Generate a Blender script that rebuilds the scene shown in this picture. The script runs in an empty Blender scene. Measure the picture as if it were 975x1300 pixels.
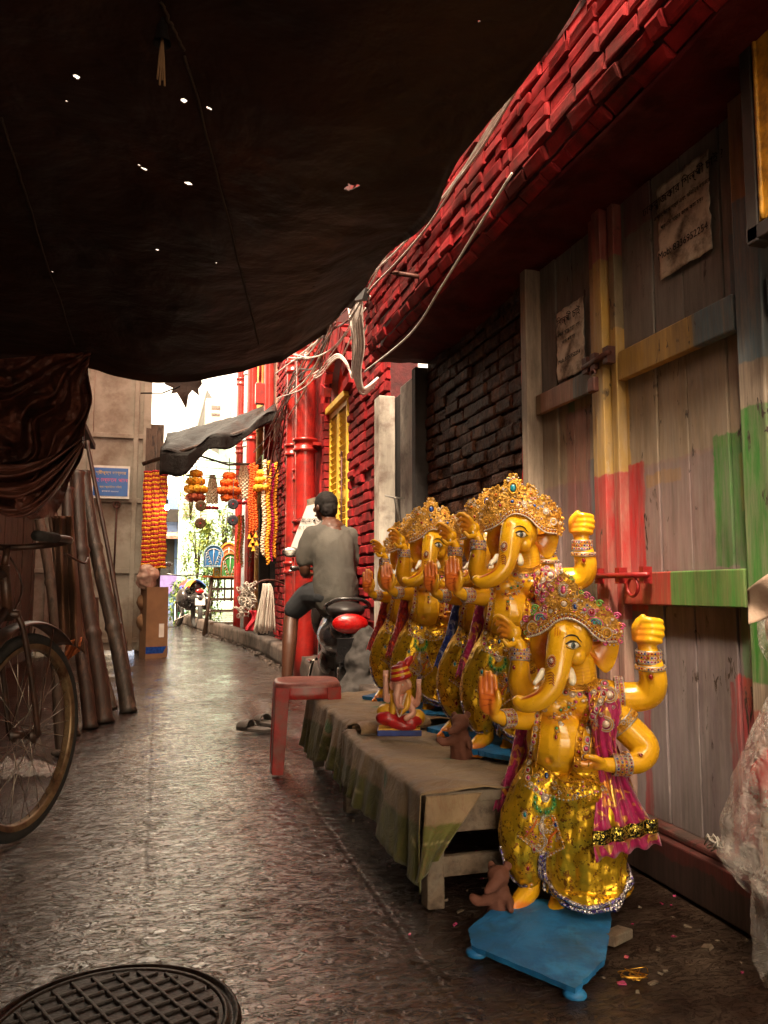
import bpy, bmesh, math, random
import numpy as np
from mathutils import Vector, Matrix, noise, Quaternion
from mathutils.bvhtree import BVHTree
random.seed(7); PI = math.pi
SC = bpy.context.scene; COL = SC.collection
V3 = lambda *a: np.array(a, float)

# ------------------------------------------------------------------ camera
EYE = V3(0, 0, .85); FOC = 1000.; PITCH = math.atan(95/FOC); YAW = math.atan(287.5/(FOC/math.cos(PITCH)))
CF = V3(math.sin(YAW)*math.cos(PITCH), math.cos(YAW)*math.cos(PITCH), math.sin(PITCH))
CR = V3(math.cos(YAW), -math.sin(YAW), 0); CU = np.cross(CR, CF)
def ray(px, py): return CF + CR*(px-487.5)/FOC + CU*(650-py)/FOC
def on_z(px, py, z=0): d = ray(px, py); return EYE + d*(z-EYE[2])/d[2]
def on_x(px, py, x): d = ray(px, py); return EYE + d*x/d[0]
def on_y(px, py, y): d = ray(px, py); return EYE + d*y/d[1]
def on_d(px, py, dep): return EYE + ray(px, py)*dep
cd = bpy.data.cameras.new('camera'); cam = bpy.data.objects.new('camera', cd); COL.objects.link(cam)
cd.sensor_fit = 'VERTICAL'; cd.sensor_height = 24; cd.sensor_width = 18; cd.lens = 24*FOC/1300; cd.clip_start = .05; cd.clip_end = 2000
cam.location = EYE; cam.rotation_euler = (PI/2+PITCH, 0, -YAW); SC.camera = cam

# ------------------------------------------------------------------ materials
def nodes(name):
    m = bpy.data.materials.new(name); m.use_nodes = True; nt = m.node_tree
    return m, nt, nt.nodes['Principled BSDF']
def N(nt, t, **k):
    n = nt.nodes.new(t)
    for a, b in k.items():
        if a in n.inputs and not hasattr(n, a): n.inputs[a].default_value = b
        else: setattr(n, a, b)
    return n
def L(nt, a, b): nt.links.new(a, b)
def c4(c): return (c[0], c[1], c[2], 1)
def coord(nt, stretch=(1, 1, 1), kind='Object'):
    tc = N(nt, 'ShaderNodeTexCoord'); mp = N(nt, 'ShaderNodeMapping'); mp.inputs['Scale'].default_value = stretch
    L(nt, tc.outputs[kind], mp.inputs['Vector']); return mp.outputs['Vector']
def nz(nt, vec, scale, detail=4, rough=.6, dist=0):
    n = N(nt, 'ShaderNodeTexNoise'); n.inputs['Scale'].default_value = scale; n.inputs['Detail'].default_value = detail
    n.inputs['Roughness'].default_value = rough; n.inputs['Distortion'].default_value = dist
    L(nt, vec, n.inputs['Vector']); return n.outputs['Fac']
def ramp(nt, fac, stops, interp='LINEAR'):
    r = N(nt, 'ShaderNodeValToRGB'); r.color_ramp.interpolation = interp
    e = r.color_ramp.elements
    while len(e) < len(stops): e.new(.5)
    for i, (p, c) in enumerate(stops): e[i].position = p; e[i].color = c4(c) if len(c) == 3 else c
    L(nt, fac, r.inputs['Fac']); return r.outputs['Color']
def math_(nt, op, a, b=None, clamp=False):
    n = N(nt, 'ShaderNodeMath', operation=op); n.use_clamp = clamp
    for i, v in enumerate((a, b)):
        if v is None: continue
        if isinstance(v, (int, float)): n.inputs[i].default_value = v
        else: L(nt, v, n.inputs[i])
    return n.outputs[0]
def mix(nt, fac, a, b, mode='MIX'):
    n = N(nt, 'ShaderNodeMix', data_type='RGBA', blend_type=mode)
    for s, v in ((n.inputs['Factor'], fac), (n.inputs['A'], a), (n.inputs['B'], b)):
        s2 = s
        if isinstance(v, (int, float)): s2.default_value = v
        elif isinstance(v, tuple): s2.default_value = c4(v)
        else: L(nt, v, s2)
    return n.outputs['Result']
def mixsock(n): return n
def setup_mix_bug():  # ShaderNodeMix has several sockets called A / B / Factor; pick the colour ones
    global mix
    def mix(nt, fac, a, b, mode='MIX'):
        n = N(nt, 'ShaderNodeMix'); n.data_type = 'RGBA'; n.blend_type = mode
        for s, v in ((n.inputs[0], fac), (n.inputs[6], a), (n.inputs[7], b)):
            if isinstance(v, (int, float)): s.default_value = v
            elif isinstance(v, tuple): s.default_value = c4(v)
            else: L(nt, v, s)
        return n.outputs[2]
setup_mix_bug()
def bump(nt, b, h, strength=.3, dist=.01, prev=None):
    n = N(nt, 'ShaderNodeBump'); n.inputs['Strength'].default_value = strength; n.inputs['Distance'].default_value = dist
    L(nt, h, n.inputs['Height'])
    if prev is not None: L(nt, prev, n.inputs['Normal'])
    if b is not None: L(nt, n.outputs[0], b.inputs['Normal'])
    return n.outputs[0]
def M(name, cols, rough=.6, metal=0, scale=6, stretch=(1, 1, 1), bmp=0, bscale=30, bdist=.005, coat=0, lo=.35, hi=.65, rvar=0, spec=.5, dirt=None, sss=0, dirt_scale=2.5, alpha=1, trans=0, sheen=0):
    m, nt, b = nodes(name); v = coord(nt, stretch)
    if len(cols) == 1: cols = (cols[0], tuple(min(1, x*.7) for x in cols[0]))
    k = len(cols); c = ramp(nt, nz(nt, v, scale, 6), [(lo+(hi-lo)*i/(k-1), cc) for i, cc in enumerate(cols)])
    if dirt is not None:
        f = ramp(nt, nz(nt, coord(nt), dirt_scale, 8, .7), [(.45, (0, 0, 0)), (.65, (1, 1, 1))]); c = mix(nt, f, c, dirt)
    L(nt, c, b.inputs['Base Color']); b.inputs['Roughness'].default_value = rough; b.inputs['Metallic'].default_value = metal
    b.inputs['Specular IOR Level'].default_value = spec
    if rvar:
        r = math_(nt, 'MULTIPLY_ADD', nz(nt, v, scale*2.3, 5), rvar); r.node.inputs[2].default_value = rough-rvar/2; L(nt, r, b.inputs['Roughness'])
    if coat: b.inputs['Coat Weight'].default_value = coat; b.inputs['Coat Roughness'].default_value = .08
    if sss: b.inputs['Subsurface Weight'].default_value = sss; b.inputs['Subsurface Scale'].default_value = .01
    if trans: b.inputs['Transmission Weight'].default_value = trans
    if alpha < 1: b.inputs['Alpha'].default_value = alpha
    if sheen: b.inputs['Sheen Weight'].default_value = sheen
    if bmp: bump(nt, b, nz(nt, v, bscale, 6, .65), bmp, bdist)
    return m

# ------------------------------------------------------------------ mesh builder
def _ico(n):
    bm = bmesh.new(); bmesh.ops.create_icosphere(bm, subdivisions=n, radius=1)
    v = np.array([x.co[:] for x in bm.verts]); f = [[y.index for y in x.verts] for x in bm.faces]; bm.free(); return v, f
def _uv(nu, nv):
    bm = bmesh.new(); bmesh.ops.create_uvsphere(bm, u_segments=nu, v_segments=nv, radius=1)
    v = np.array([x.co[:] for x in bm.verts]); f = [[y.index for y in x.verts] for x in bm.faces]; bm.free(); return v, f
ICO1, ICO2, UVS = _ico(1), _ico(2), _uv(20, 14)
def frame_from(d, up=(0, 0, 1)):
    d = np.asarray(d, float); d = d/max(np.linalg.norm(d), 1e-9); u = np.asarray(up, float)
    if abs(d@u) > .97: u = V3(1, 0, 0) if abs(d[0]) < .8 else V3(0, 1, 0)
    x = np.cross(u, d); x /= np.linalg.norm(x); y = np.cross(d, x); return x, y, d
def rotz(a): c, s = math.cos(a), math.sin(a); return np.array([[c, -s, 0], [s, c, 0], [0, 0, 1]])
def roteul(e): return np.array(Matrix.Rotation(e[2], 3, 'Z') @ Matrix.Rotation(e[1], 3, 'Y') @ Matrix.Rotation(e[0], 3, 'X'))
def crom(pts, n):
    P = [np.asarray(p, float) for p in pts]
    if len(P) == 2: return [P[0]+(P[1]-P[0])*i/n for i in range(n+1)]
    P = [2*P[0]-P[1]]+P+[2*P[-1]-P[-2]]; out = []
    for i in range(1, len(P)-2):
        for j in range(n):
            t = j/n; a, b, c, d = P[i-1], P[i], P[i+1], P[i+2]
            out.append(.5*((2*b)+(-a+c)*t+(2*a-5*b+4*c-d)*t*t+(-a+3*b-3*c+d)*t**3))
    out.append(P[-2]); return out
class MB:
    def __init__(s): s.v = []; s.f = []; s.m = []; s.n = 0; s.sm = []
    def add(s, v, f, mat=0, smooth=True):
        v = np.asarray(v, float).reshape(-1, 3); o = s.n; s.v.append(v); s.n += len(v)
        s.f += [[i+o for i in q] for q in f]; s.m += [mat]*len(f); s.sm += [smooth]*len(f); return s
    def box(s, c, size, rot=None, mat=0, jit=0, bev=0):
        x, y, z = [k/2 for k in size]
        if bev:
            bm = bmesh.new(); bmesh.ops.create_cube(bm, size=1)
            bmesh.ops.scale(bm, vec=size, verts=bm.verts); bmesh.ops.bevel(bm, geom=bm.edges[:], offset=bev, segments=2, affect='EDGES', profile=.5)
            v = np.array([q.co[:] for q in bm.verts]); f = [[y_.index for y_ in q.verts] for q in bm.faces]; bm.free()
        else:
            v = np.array([[a, b, d] for a in (-x, x) for b in (-y, y) for d in (-z, z)]); f = [[0, 1, 3, 2], [4, 6, 7, 5], [0, 4, 5, 1], [2, 3, 7, 6], [0, 2, 6, 4], [1, 5, 7, 3]]
        if jit: v = v+np.random.uniform(-jit, jit, v.shape)
        if rot is not None: v = v@(roteul(rot) if np.ndim(rot) == 1 else rot).T
        return s.add(v+np.asarray(c, float), f, mat, False)
    def ell(s, c, r, rot=None, mat=0, k=UVS):
        v = k[0]*np.asarray(r, float)
        if rot is not None: v = v@(roteul(rot) if np.ndim(rot) == 1 else rot).T
        return s.add(v+np.asarray(c, float), k[1], mat)
    def tube(s, pts, rad, n=8, mat=0, cap=True, flat=1., up=(0, 0, 1), closed=False):
        P = [np.asarray(p, float) for p in pts]; R = list(rad) if np.ndim(rad) else [rad]*len(P); vs = []; K = len(P)
        for i, p in enumerate(P):
            d = (P[(i+1) % K]-P[i-1]) if closed else (P[min(i+1, K-1)]-P[max(i-1, 0)])
            if i == 0: x, y, _ = frame_from(d, up)
            else:
                dn = d/max(np.linalg.norm(d), 1e-9); x = x-dn*(x@dn); x = x/max(np.linalg.norm(x), 1e-9); y = np.cross(dn, x)
            for j in range(n): a = 2*PI*j/n; vs.append(p+(x*math.cos(a)+y*math.sin(a)*flat)*R[i])
        f = [[i*n+j, i*n+(j+1) % n, (i+1)*n+(j+1) % n, (i+1)*n+j] for i in range(K-1) for j in range(n)]
        if closed: f += [[(K-1)*n+j, (K-1)*n+(j+1) % n, (j+1) % n, j] for j in range(n)]
        elif cap: f += [list(range(n))[::-1], [(K-1)*n+j for j in range(n)]]
        return s.add(vs, f, mat)
    def rtube(s, pts, rads, n=12, seg=5, mat=0, flat=1., up=(0, 0, 1)):      # smooth tapered tube with round ends
        Q = crom([list(p)+[r] for p, r in zip(pts, rads)], seg); P = [q[:3] for q in Q]; R = [max(q[3], 1e-5) for q in Q]
        s.tube(P, R, n, mat, True, flat, up); s.ell(P[0], [R[0]]*3, mat=mat, k=ICO2); s.ell(P[-1], [R[-1]]*3, mat=mat, k=ICO2); return s
    def torus(s, c, R, r, x, y, n=12, k=6, mat=0, arc=2*PI):
        c = np.asarray(c, float); x = np.asarray(x, float); y = np.asarray(y, float); z = np.cross(x, y); vs = []
        full = arc > 6.28; m = n if full else n+1
        for i in range(m):
            a = arc*i/n; d = x*math.cos(a)+y*math.sin(a)
            for j in range(k): b = 2*PI*j/k; vs.append(c+d*(R+r*math.cos(b))+z*r*math.sin(b))
        f = [[i*k+j, i*k+(j+1) % k, ((i+1) % m)*k+(j+1) % k, ((i+1) % m)*k+j] for i in range(n if full else m-1) for j in range(k)]
        return s.add(vs, f, mat)
    def lathe(s, prof, c=(0, 0, 0), n=24, mat=0, R=None, cap=True):
        vs = [[r*math.cos(2*PI*j/n), r*math.sin(2*PI*j/n), z] for r, z in prof for j in range(n)]; K = len(prof)
        f = [[i*n+j, i*n+(j+1) % n, (i+1)*n+(j+1) % n, (i+1)*n+j] for i in range(K-1) for j in range(n)]
        if cap: f += [list(range(n))[::-1], [(K-1)*n+j for j in range(n)]]
        v = np.array(vs)
        if R is not None: v = v@R.T
        return s.add(v+np.asarray(c, float), f, mat)
    def grid(s, fn, nu, nv, mat=0, thick=0, smooth=True):
        P = np.array([[fn(i/nu, j/nv) for j in range(nv+1)] for i in range(nu+1)]); W = nv+1
        f = [[i*W+j, (i+1)*W+j, (i+1)*W+j+1, i*W+j+1] for i in range(nu) for j in range(nv)]
        if not thick: return s.add(P.reshape(-1, 3), f, mat, smooth)
        du = np.gradient(P, axis=0); dv = np.gradient(P, axis=1); nn = np.cross(du, dv); nn /= np.maximum(np.linalg.norm(nn, axis=2, keepdims=True), 1e-9)
        A = (P+nn*thick/2).reshape(-1, 3); B = (P-nn*thick/2).reshape(-1, 3); K = len(A)
        g = f+[[a+K for a in q[::-1]] for q in f]
        bd = [(i*W, (i+1)*W) for i in range(nu)]+[((i+1)*W+nv, i*W+nv) for i in range(nu)]+[(j+1, j) for j in range(nv)]+[(nu*W+j, nu*W+j+1) for j in range(nv)]
        g += [[b, a, a+K, b+K] for a, b in bd]
        return s.add(np.vstack([A, B]), g, mat, smooth)
    def prism(s, poly, o, x, y, z, th, mat=0, bev=0, smooth=False):    # polygon in plane (x,y) at o, extruded along z
        o, x, y, z = [np.asarray(q, float) for q in (o, x, y, z)]; n = len(poly)
        a = [o+x*p[0]+y*p[1] for p in poly]; b = [p+z*th for p in a]
        f = [list(range(n))[::-1], [n+i for i in range(n)]]+[[i, (i+1) % n, n+(i+1) % n, n+i] for i in range(n)]
        return s.add(a+b, f, mat, smooth)
    def raw(s, name):
        me = bpy.data.meshes.new(name); v = np.vstack(s.v); me.from_pydata(v.tolist(), [], s.f); me.update()
        me.polygons.foreach_set('material_index', s.m); me.polygons.foreach_set('use_smooth', s.sm); return me
    def build(s, name, mats, parent=None, auto=None):
        me = s.raw(name); return link(name, me, mats, parent)
def link(name, me, mats, parent=None):
    for m in (mats if isinstance(mats, (list, tuple)) else [mats]):
        if m is not None: me.materials.append(m)
    o = bpy.data.objects.new(name, me); COL.objects.link(o); o.parent = parent; return o
def fuse(mb, vox, smooth=3, name='m', fac=.6):      # one continuous surface from overlapping shapes
    me = mb.raw(name); o = bpy.data.objects.new(name, me); COL.objects.link(o)
    r = o.modifiers.new('r', 'REMESH'); r.mode = 'VOXEL'; r.voxel_size = vox; r.use_smooth_shade = True
    if smooth: q = o.modifiers.new('s', 'SMOOTH'); q.iterations = smooth; q.factor = fac
    dg = bpy.context.evaluated_depsgraph_get(); out = bpy.data.meshes.new_from_object(o.evaluated_get(dg))
    bpy.data.objects.remove(o); bpy.data.meshes.remove(me); out.name = name
    out.polygons.foreach_set('use_smooth', [True]*len(out.polygons)); return out
def getv(me): a = np.empty(len(me.vertices)*3); me.vertices.foreach_get('co', a); return a.reshape(-1, 3)
def setv(me, a): me.vertices.foreach_set('co', np.asarray(a).ravel()); me.update()
def normals(me): a = np.empty(len(me.vertices)*3); me.vertex_normals.foreach_get('vector', a); return a.reshape(-1, 3)
def set_col(me, arr, name='paint'):
    at = me.color_attributes.new(name, 'FLOAT_COLOR', 'POINT'); a = np.ones((len(me.vertices), 4)); a[:, :3] = arr; at.data.foreach_set('color', a.ravel())
def bevel(o, w=.004, seg=2, ang=40):
    m = o.modifiers.new('bevel', 'BEVEL'); m.width = w; m.segments = seg; m.limit_method = 'ANGLE'; m.angle_limit = math.radians(ang); return o
def tag(o, label=None, cat=None, group=None, kind=None):
    if label: o['label'] = label
    if cat: o['category'] = cat
    if group: o['group'] = group
    if kind: o['kind'] = kind
    return o
def thing(name, loc, label, cat, group=None, rz=0):
    o = bpy.data.objects.new(name, None); COL.objects.link(o); o.empty_display_size = .05; o.location = loc; o.rotation_euler = (0, 0, rz); return tag(o, label, cat, group)
def kids(o): return [c for c in bpy.data.objects if c.parent == o]
def copy_tree(o, parent=None):
    c = o.copy(); COL.objects.link(c); c.parent = parent
    for k in kids(o): copy_tree(k, c)
    return c
def nse(p, s=1., off=0): return noise.noise(Vector((p[0]*s+off, p[1]*s+off*1.7, p[2]*s-off)))
def fbm(p, s=1., o=4, off=0): return noise.fractal(Vector((p[0]*s+off, p[1]*s+off, p[2]*s)), 1., 2., o)

# palette of materials
m_gold = M('gold', [(.85, .5, .09), (.5, .25, .03)], .28, 1, 60, bmp=.4, bscale=220, bdist=.002)
m_goldf = M('gold_filigree', [(.8, .48, .10), (.32, .14, .03)], .42, .85, 160, bmp=1, bscale=260, bdist=.004)
m_silver = M('silver_thread', [(.75, .68, .6), (.4, .36, .36)], .35, .8, 120)
m_pearl = M('pearl', [(.75, .62, .5), (.6, .45, .35)], .2, .1, 50, coat=.5)
m_red = M('red_gem', [(.35, .01, .02), (.2, .0, .01)], .1, 0, 40, coat=1)
m_blue = M('blue_gem', [(.01, .06, .3), (.0, .02, .15)], .1, 0, 40, coat=1)
m_green = M('green_gem', [(.03, .3, .08), (.01, .12, .03)], .12, 0, 40, coat=1)
m_teal = M('teal_stone', [(.01, .25, .3), (.01, .15, .2)], .15, 0, 40, coat=1)
m_pink = M('pink_bead', [(.6, .1, .22), (.5, .05, .2)], .2, .2, 40, coat=.6)
m_orange = M('orange_bead', [(.75, .2, .02), (.6, .1, .02)], .3, .2, 40)
m_lime = M('lime_enamel', [(.22, .45, .06), (.1, .3, .05)], .3, .1, 40, coat=.5)
m_ivory = M('ivory_paint', [(.85, .8, .68), (.75, .68, .5)], .25, 0, 30, coat=.4)
m_black = M('black_paint', [(.008, .006, .006), (.015, .01, .01)], .4, 0, 10)
m_white = M('white_paint', [(.75, .72, .66), (.6, .55, .5)], .35, 0, 10)
JEWEL = [m_gold, m_silver, m_pearl, m_red, m_blue, m_green, m_teal, m_pink, m_orange, m_lime, m_goldf]
G, S_, P_, R_, B_, GR, T_, K_, O_, LM, GF = range(11)
# ================================================================== the elephant-headed idols
def paint_mat(name, rough=.16, coat=.6):
    m, nt, b = nodes(name); a = N(nt, 'ShaderNodeVertexColor'); a.layer_name = 'paint'; v = coord(nt)
    var = ramp(nt, nz(nt, v, 14, 5), [(.3, (.82, .78, .7)), (.7, (1, 1, 1))])
    sp = ramp(nt, nz(nt, v, 160, 3, .7), [(.30, (.55, .45, .4)), (.36, (1, 1, 1))])
    c = mix(nt, 1., a.outputs['Color'], var, 'MULTIPLY'); c = mix(nt, .6, c, sp, 'MULTIPLY'); L(nt, c, b.inputs['Base Color'])
    b.inputs['Roughness'].default_value = rough; b.inputs['Coat Weight'].default_value = coat; b.inputs['Coat Roughness'].default_value = .1
    r = math_(nt, 'MULTIPLY_ADD', nz(nt, v, 22, 5), .22); r.node.inputs[2].default_value = rough-.02; L(nt, r, b.inputs['Roughness'])
    bump(nt, b, nz(nt, v, 55, 5), .12, .003); return m
m_skin = paint_mat('yellow_enamel')
m_clay = M('brown_clay', [(.17, .06, .035), (.1, .035, .02)], .8, 0, 12, bmp=.6, bscale=50, bdist=.004)
m_bluep = M('blue_painted_board', [(.015, .2, .5), (.01, .14, .38), (.03, .26, .58)], .55, 0, 9, bmp=.4, bscale=40, bdist=.004, dirt=(.02, .1, .2), dirt_scale=7)
def foil_mat(name, base, dark, rough=.28, metal=.75, sc=75, thr=.56):
    m, nt, b = nodes(name); v = coord(nt); w = nz(nt, v, 30, 3)
    vo = N(nt, 'ShaderNodeTexVoronoi'); vo.inputs['Scale'].default_value = sc; vo.inputs['Randomness'].default_value = 1
    mx = N(nt, 'ShaderNodeVectorMath', operation='ADD'); L(nt, v, mx.inputs[0])
    nn = N(nt, 'ShaderNodeTexNoise'); nn.inputs['Scale'].default_value = 60; L(nt, v, nn.inputs['Vector'])
    sc_ = N(nt, 'ShaderNodeVectorMath', operation='SCALE'); sc_.inputs['Scale'].default_value = .02; L(nt, nn.outputs['Color'], sc_.inputs[0]); L(nt, sc_.outputs[0], mx.inputs[1]); L(nt, mx.outputs[0], vo.inputs['Vector'])
    f1 = ramp(nt, vo.outputs['Distance'], [(.18, (1, 1, 1)), (.24, (0, 0, 0))]); f2 = ramp(nt, nz(nt, v, 34, 3), [(thr-.05, (0, 0, 0)), (thr-.02, (1, 1, 1))])
    f3 = ramp(nt, nz(nt, v, 110, 2), [(.5, (0, 0, 0)), (.55, (1, 1, 1))])
    f = mix(nt, 1., f1, mix(nt, 1., f2, f3, 'MULTIPLY'), 'ADD'); f = mix(nt, 1., f, ramp(nt, nz(nt, v, 14, 2), [(.38, (0, 0, 0)), (.48, (1, 1, 1))]), 'MULTIPLY')
    c = mix(nt, f, ramp(nt, w, [(.35, tuple(x*.7 for x in base)), (.65, base)]), dark); L(nt, c, b.inputs['Base Color'])
    b.inputs['Metallic'].default_value = metal; L(nt, math_(nt, 'MULTIPLY_ADD', f, .3), b.inputs['Roughness']); b.inputs['Roughness'].links[0].from_node.inputs[2].default_value = rough
    bump(nt, b, nz(nt, v, 90, 4), .35, .004, bump(nt, None, nz(nt, coord(nt, (1, 1, .4)), 26, 3), .5, .01)); return m
m_foil = foil_mat('gold_foil_cloth', (.95, .6, .035), (.25, .1, .01))
def shawl_mat(name, c1, c2):
    m, nt, b = nodes(name); v = coord(nt)
    f = ramp(nt, nz(nt, v, 24, 4, .5, 1.5), [(.55, (0, 0, 0)), (.6, (1, 1, 1))])
    c = mix(nt, f, ramp(nt, nz(nt, v, 60, 3), [(.3, tuple(x*.55 for x in c1)), (.7, c1)]), c2); L(nt, c, b.inputs['Base Color'])
    L(nt, math_(nt, 'MULTIPLY', f, .9), b.inputs['Metallic']); b.inputs['Roughness'].default_value = .33; b.inputs['Sheen Weight'].default_value = .3
    bump(nt, b, nz(nt, v, 130, 4), .4, .003, bump(nt, None, nz(nt, coord(nt, (1, 1, .3)), 40, 3), .6, .01)); return m
m_magenta = shawl_mat('magenta_brocade', (.5, .008, .13), (.9, .5, .12))
m_bluesh = shawl_mat('blue_brocade', (.01, .04, .35), (.45, .5, .75))
m_redsh = shawl_mat('red_brocade', (.45, .01, .015), (.7, .1, .03))
def sequin_mat(name, a, b_, c_):
    m, nt, b = nodes(name); v = coord(nt); vo = N(nt, 'ShaderNodeTexVoronoi'); vo.inputs['Scale'].default_value = 230; L(nt, v, vo.inputs['Vector'])
    sp = N(nt, 'ShaderNodeSeparateColor'); L(nt, vo.outputs['Color'], sp.inputs[0])
    L(nt, ramp(nt, sp.outputs[0], [(.0, a), (.4, b_), (.75, c_)], 'CONSTANT'), b.inputs['Base Color']); b.inputs['Metallic'].default_value = .85; b.inputs['Roughness'].default_value = .25
    bump(nt, b, vo.outputs['Distance'], .8, .003); return m
m_sequin = sequin_mat('gold_black_sequins', (.02, .02, .01), (.8, .62, .12), (.25, .2, .03))
m_trim = sequin_mat('silver_trim', (.5, .48, .5), (.1, .07, .3), (.75, .7, .7))

def face_cam(p): return -math.atan2(p[0], p[1])
IS = .00203; IX, IY = 712., 1160.
def I(x, y, d=0): return V3((x-IX)*IS, d*IS, (IY-y)*IS)
def Is(*r): return [q*IS for q in r]
def iell(mb, x, y, d, rx, ry, rd, rot=None): mb.ell(I(x, y, d), (rx*IS, rd*IS, ry*IS), rot)
def itube(mb, pts, n=14, **k): mb.rtube([I(*p[:3]) for p in pts], [p[3]*IS for p in pts], n, **k)

def idol_body():
    b = MB()
    iell(b, 706, 942, -8, 43, 42, 46); iell(b, 722, 892, 0, 44, 32, 30); iell(b, 698, 897, -25, 20, 15, 13); iell(b, 742, 895, -23, 20, 15, 13)
    iell(b, 716, 990, 4, 44, 34, 36); itube(b, [(730, 880, 2, 25), (734, 856, -2, 21), (730, 835, -4, 22)])
    iell(b, 722, 808, -12, 28, 35, 32); iell(b, 708, 798, -30, 15, 19, 13); iell(b, 729, 798, -27, 15, 19, 13); iell(b, 728, 829, -29, 12, 13, 11); iell(b, 699, 829, -28, 10, 12, 9)
    itube(b, [(711, 806, -34, 20), (706, 830, -46, 17.5), (703, 850, -53, 15.5), (697, 868, -57, 14.2), (686, 881, -60, 13), (673, 888, -60, 11.8), (662, 890, -58, 10.2), (656, 887, -57, 8.8)], 18)
    # arms
    itube(b, [(760, 882, 6, 21), (790, 884, 8, 20), (818, 879, 6, 19), (825, 862, -1, 18), (822, 842, -6, 16.5), (818, 820, -8, 12.5), (815, 808, -9, 11)], 16)
    itube(b, [(762, 892, 0, 20), (788, 918, -4, 20), (812, 942, -10, 19), (806, 957, -22, 15.5), (790, 961, -32, 12.5), (772, 962, -40, 9.5), (763, 961, -44, 9)], 16)
    itube(b, [(684, 884, 10, 18), (662, 884, 4, 17), (654, 868, -4, 15.5), (655, 848, -12, 13.5), (656, 826, -18, 10), (654, 818, -20, 9)], 16)
    itube(b, [(684, 896, 0, 17), (668, 912, -18, 15), (652, 914, -36, 12), (637, 911, -50, 9), (627, 906, -56, 9)], 16)
    # fist
    iell(b, 812, 797, -8, 13, 19, 12)
    for k, y in enumerate((783, 791, 799, 807)):
        q = [0, 1.5, 1, -1.5][k]; itube(b, [(806, y, -16, 5), (820+q, y-1, -22, 5.2), (833+q, y+1, -14, 4.8), (831+q, y+2, -4, 4.5)], 8)
    itube(b, [(803, 805, -12, 6), (802, 790, -19, 5.3), (811, 778, -21, 4.6)], 8)
    # lower right hand, palm up
    iell(b, 754, 960, -47, 12, 8, 10)
    for k in range(4): itube(b, [(749, 957+3*k, -52+4*k, 4.6), (737, 960+3.2*k, -56+4*k, 4.3), (728-abs(k-1.5), 957+3.4*k, -57+4*k, 3.6)], 8)
    itube(b, [(757, 955, -54, 4.6), (747, 950, -60, 4.2), (738, 950, -60, 3.4)], 8)
    # upper left hand, fingers drooping towards the street
    iell(b, 648, 805, -20, 9, 12, 9, (0, .5, 0))
    for k in range(4): itube(b, [(648-1*k, 797+4*k, -24+2*k, 4.2), (638, 786+7*k, -30+3*k, 3.9), (627+2*k, 781+8.5*k, -30+3*k, 3.3), (621+3*k, 785+8*k, -27+3*k, 2.8)], 8)
    itube(b, [(648, 816, -30, 4.4), (641, 818, -40, 4), (635, 812, -43, 3.2)], 8)
    # raised open palm
    iell(b, 618, 889, -58, 13, 17, 6.5); iell(b, 625, 892, -63, 6, 12, 6)
    for k, (x, t) in enumerate(((607.5, 858), (613.5, 850), (620, 850), (626, 855))):
        itube(b, [(x+2, 886, -58, 4.3), (x+.5, 872, -59, 4), (x, t+2, -60, 3.3)], 8)
    itube(b, [(626, 900, -62, 5.5), (631, 888, -66, 4.8), (630, 876, -66, 3.8)], 8)
    # shins and feet
    itube(b, [(665, 1070, -2, 20), (670, 1110, -4, 14), (670, 1128, -6, 12)], 12); itube(b, [(712, 1090, -2, 20), (708, 1130, -8, 13), (706, 1143, -8, 12)], 12)
    itube(b, [(670, 1134, 0, 13), (660, 1142, -18, 13), (650, 1149, -34, 10)], 12); itube(b, [(708, 1146, 0, 13), (703, 1150, -20, 13), (699, 1154, -36, 10)], 12)
    for k in range(5):
        itube(b, [(643+6*k, 1150+1.2*k, -40+2*k, 4.2), (640+5.5*k, 1154+1.*k, -48+2.5*k, 3.8 if k else 4.8)], 7)
        itube(b, [(688+7*k, 1154, -40-abs(k-2), 4.2), (687+7*k, 1157, -49+abs(k-2), 3.8 if k else 4.8)], 7)
    me = fuse(b, .0030, 4, 'body'); v = getv(me)
    px = v[:, 0]/IS+IX; py = IY-v[:, 2]/IS; pd = v[:, 1]/IS
    col = np.tile(V3(.88, .47, .014), (len(v), 1)); org = V3(.80, .17, .03); red = V3(.42, .03, .015)
    def blend(mask, c): col[:] = col*(1-mask[:, None])+c*mask[:, None]
    def ss(a, lo, hi): t = np.clip((a-lo)/(hi-lo), 0, 1); return t*t*(3-2*t)
    def blob(x, y, rx, ry, d=None, rd=20):
        q = ((px-x)/rx)**2+((py-y)/ry)**2
        if d is not None: q = q+((pd-d)/rd)**2
        return 1-ss(np.sqrt(q), .55, 1)
    nrm = normals(me); dn = np.exp(-(((px-694)/3.2)**2+((py-960)/4)**2))*(pd < -20); v += V3(0, 1, 0)*dn[:, None]*.009; setv(me, v); nrm = normals(me)
    blend(blob(617, 880, 19, 38, -62, 14)*ss(-nrm[:, 1], -.2, .3)*.9, org); blend(blob(630, 798, 18, 22, -26, 20)*.55, org); blend(blob(808, 800, 16, 26, -14, 16)*.55, org)
    blend(blob(740, 958, 20, 14, -55, 16)*.5, org); blend(blob(655, 1150, 26, 14)*.95, V3(.78, .22, .03)); blend(blob(704, 1156, 28, 11)*.95, V3(.72, .17, .03)); blend(blob(702, 910, 26, 14, -30, 20)*.3, org)
    blend(blob(742, 905, 24, 14, -30, 20)*.3, org); blend(blob(693, 960, 7, 7, -40, 14)*.5, org)
    # trunk wrinkles airbrushed in orange
    tp = [np.asarray(p) for p in crom([(700, 816), (692, 838), (688, 855), (683, 868), (675, 877), (664, 881)], 8)]
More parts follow.
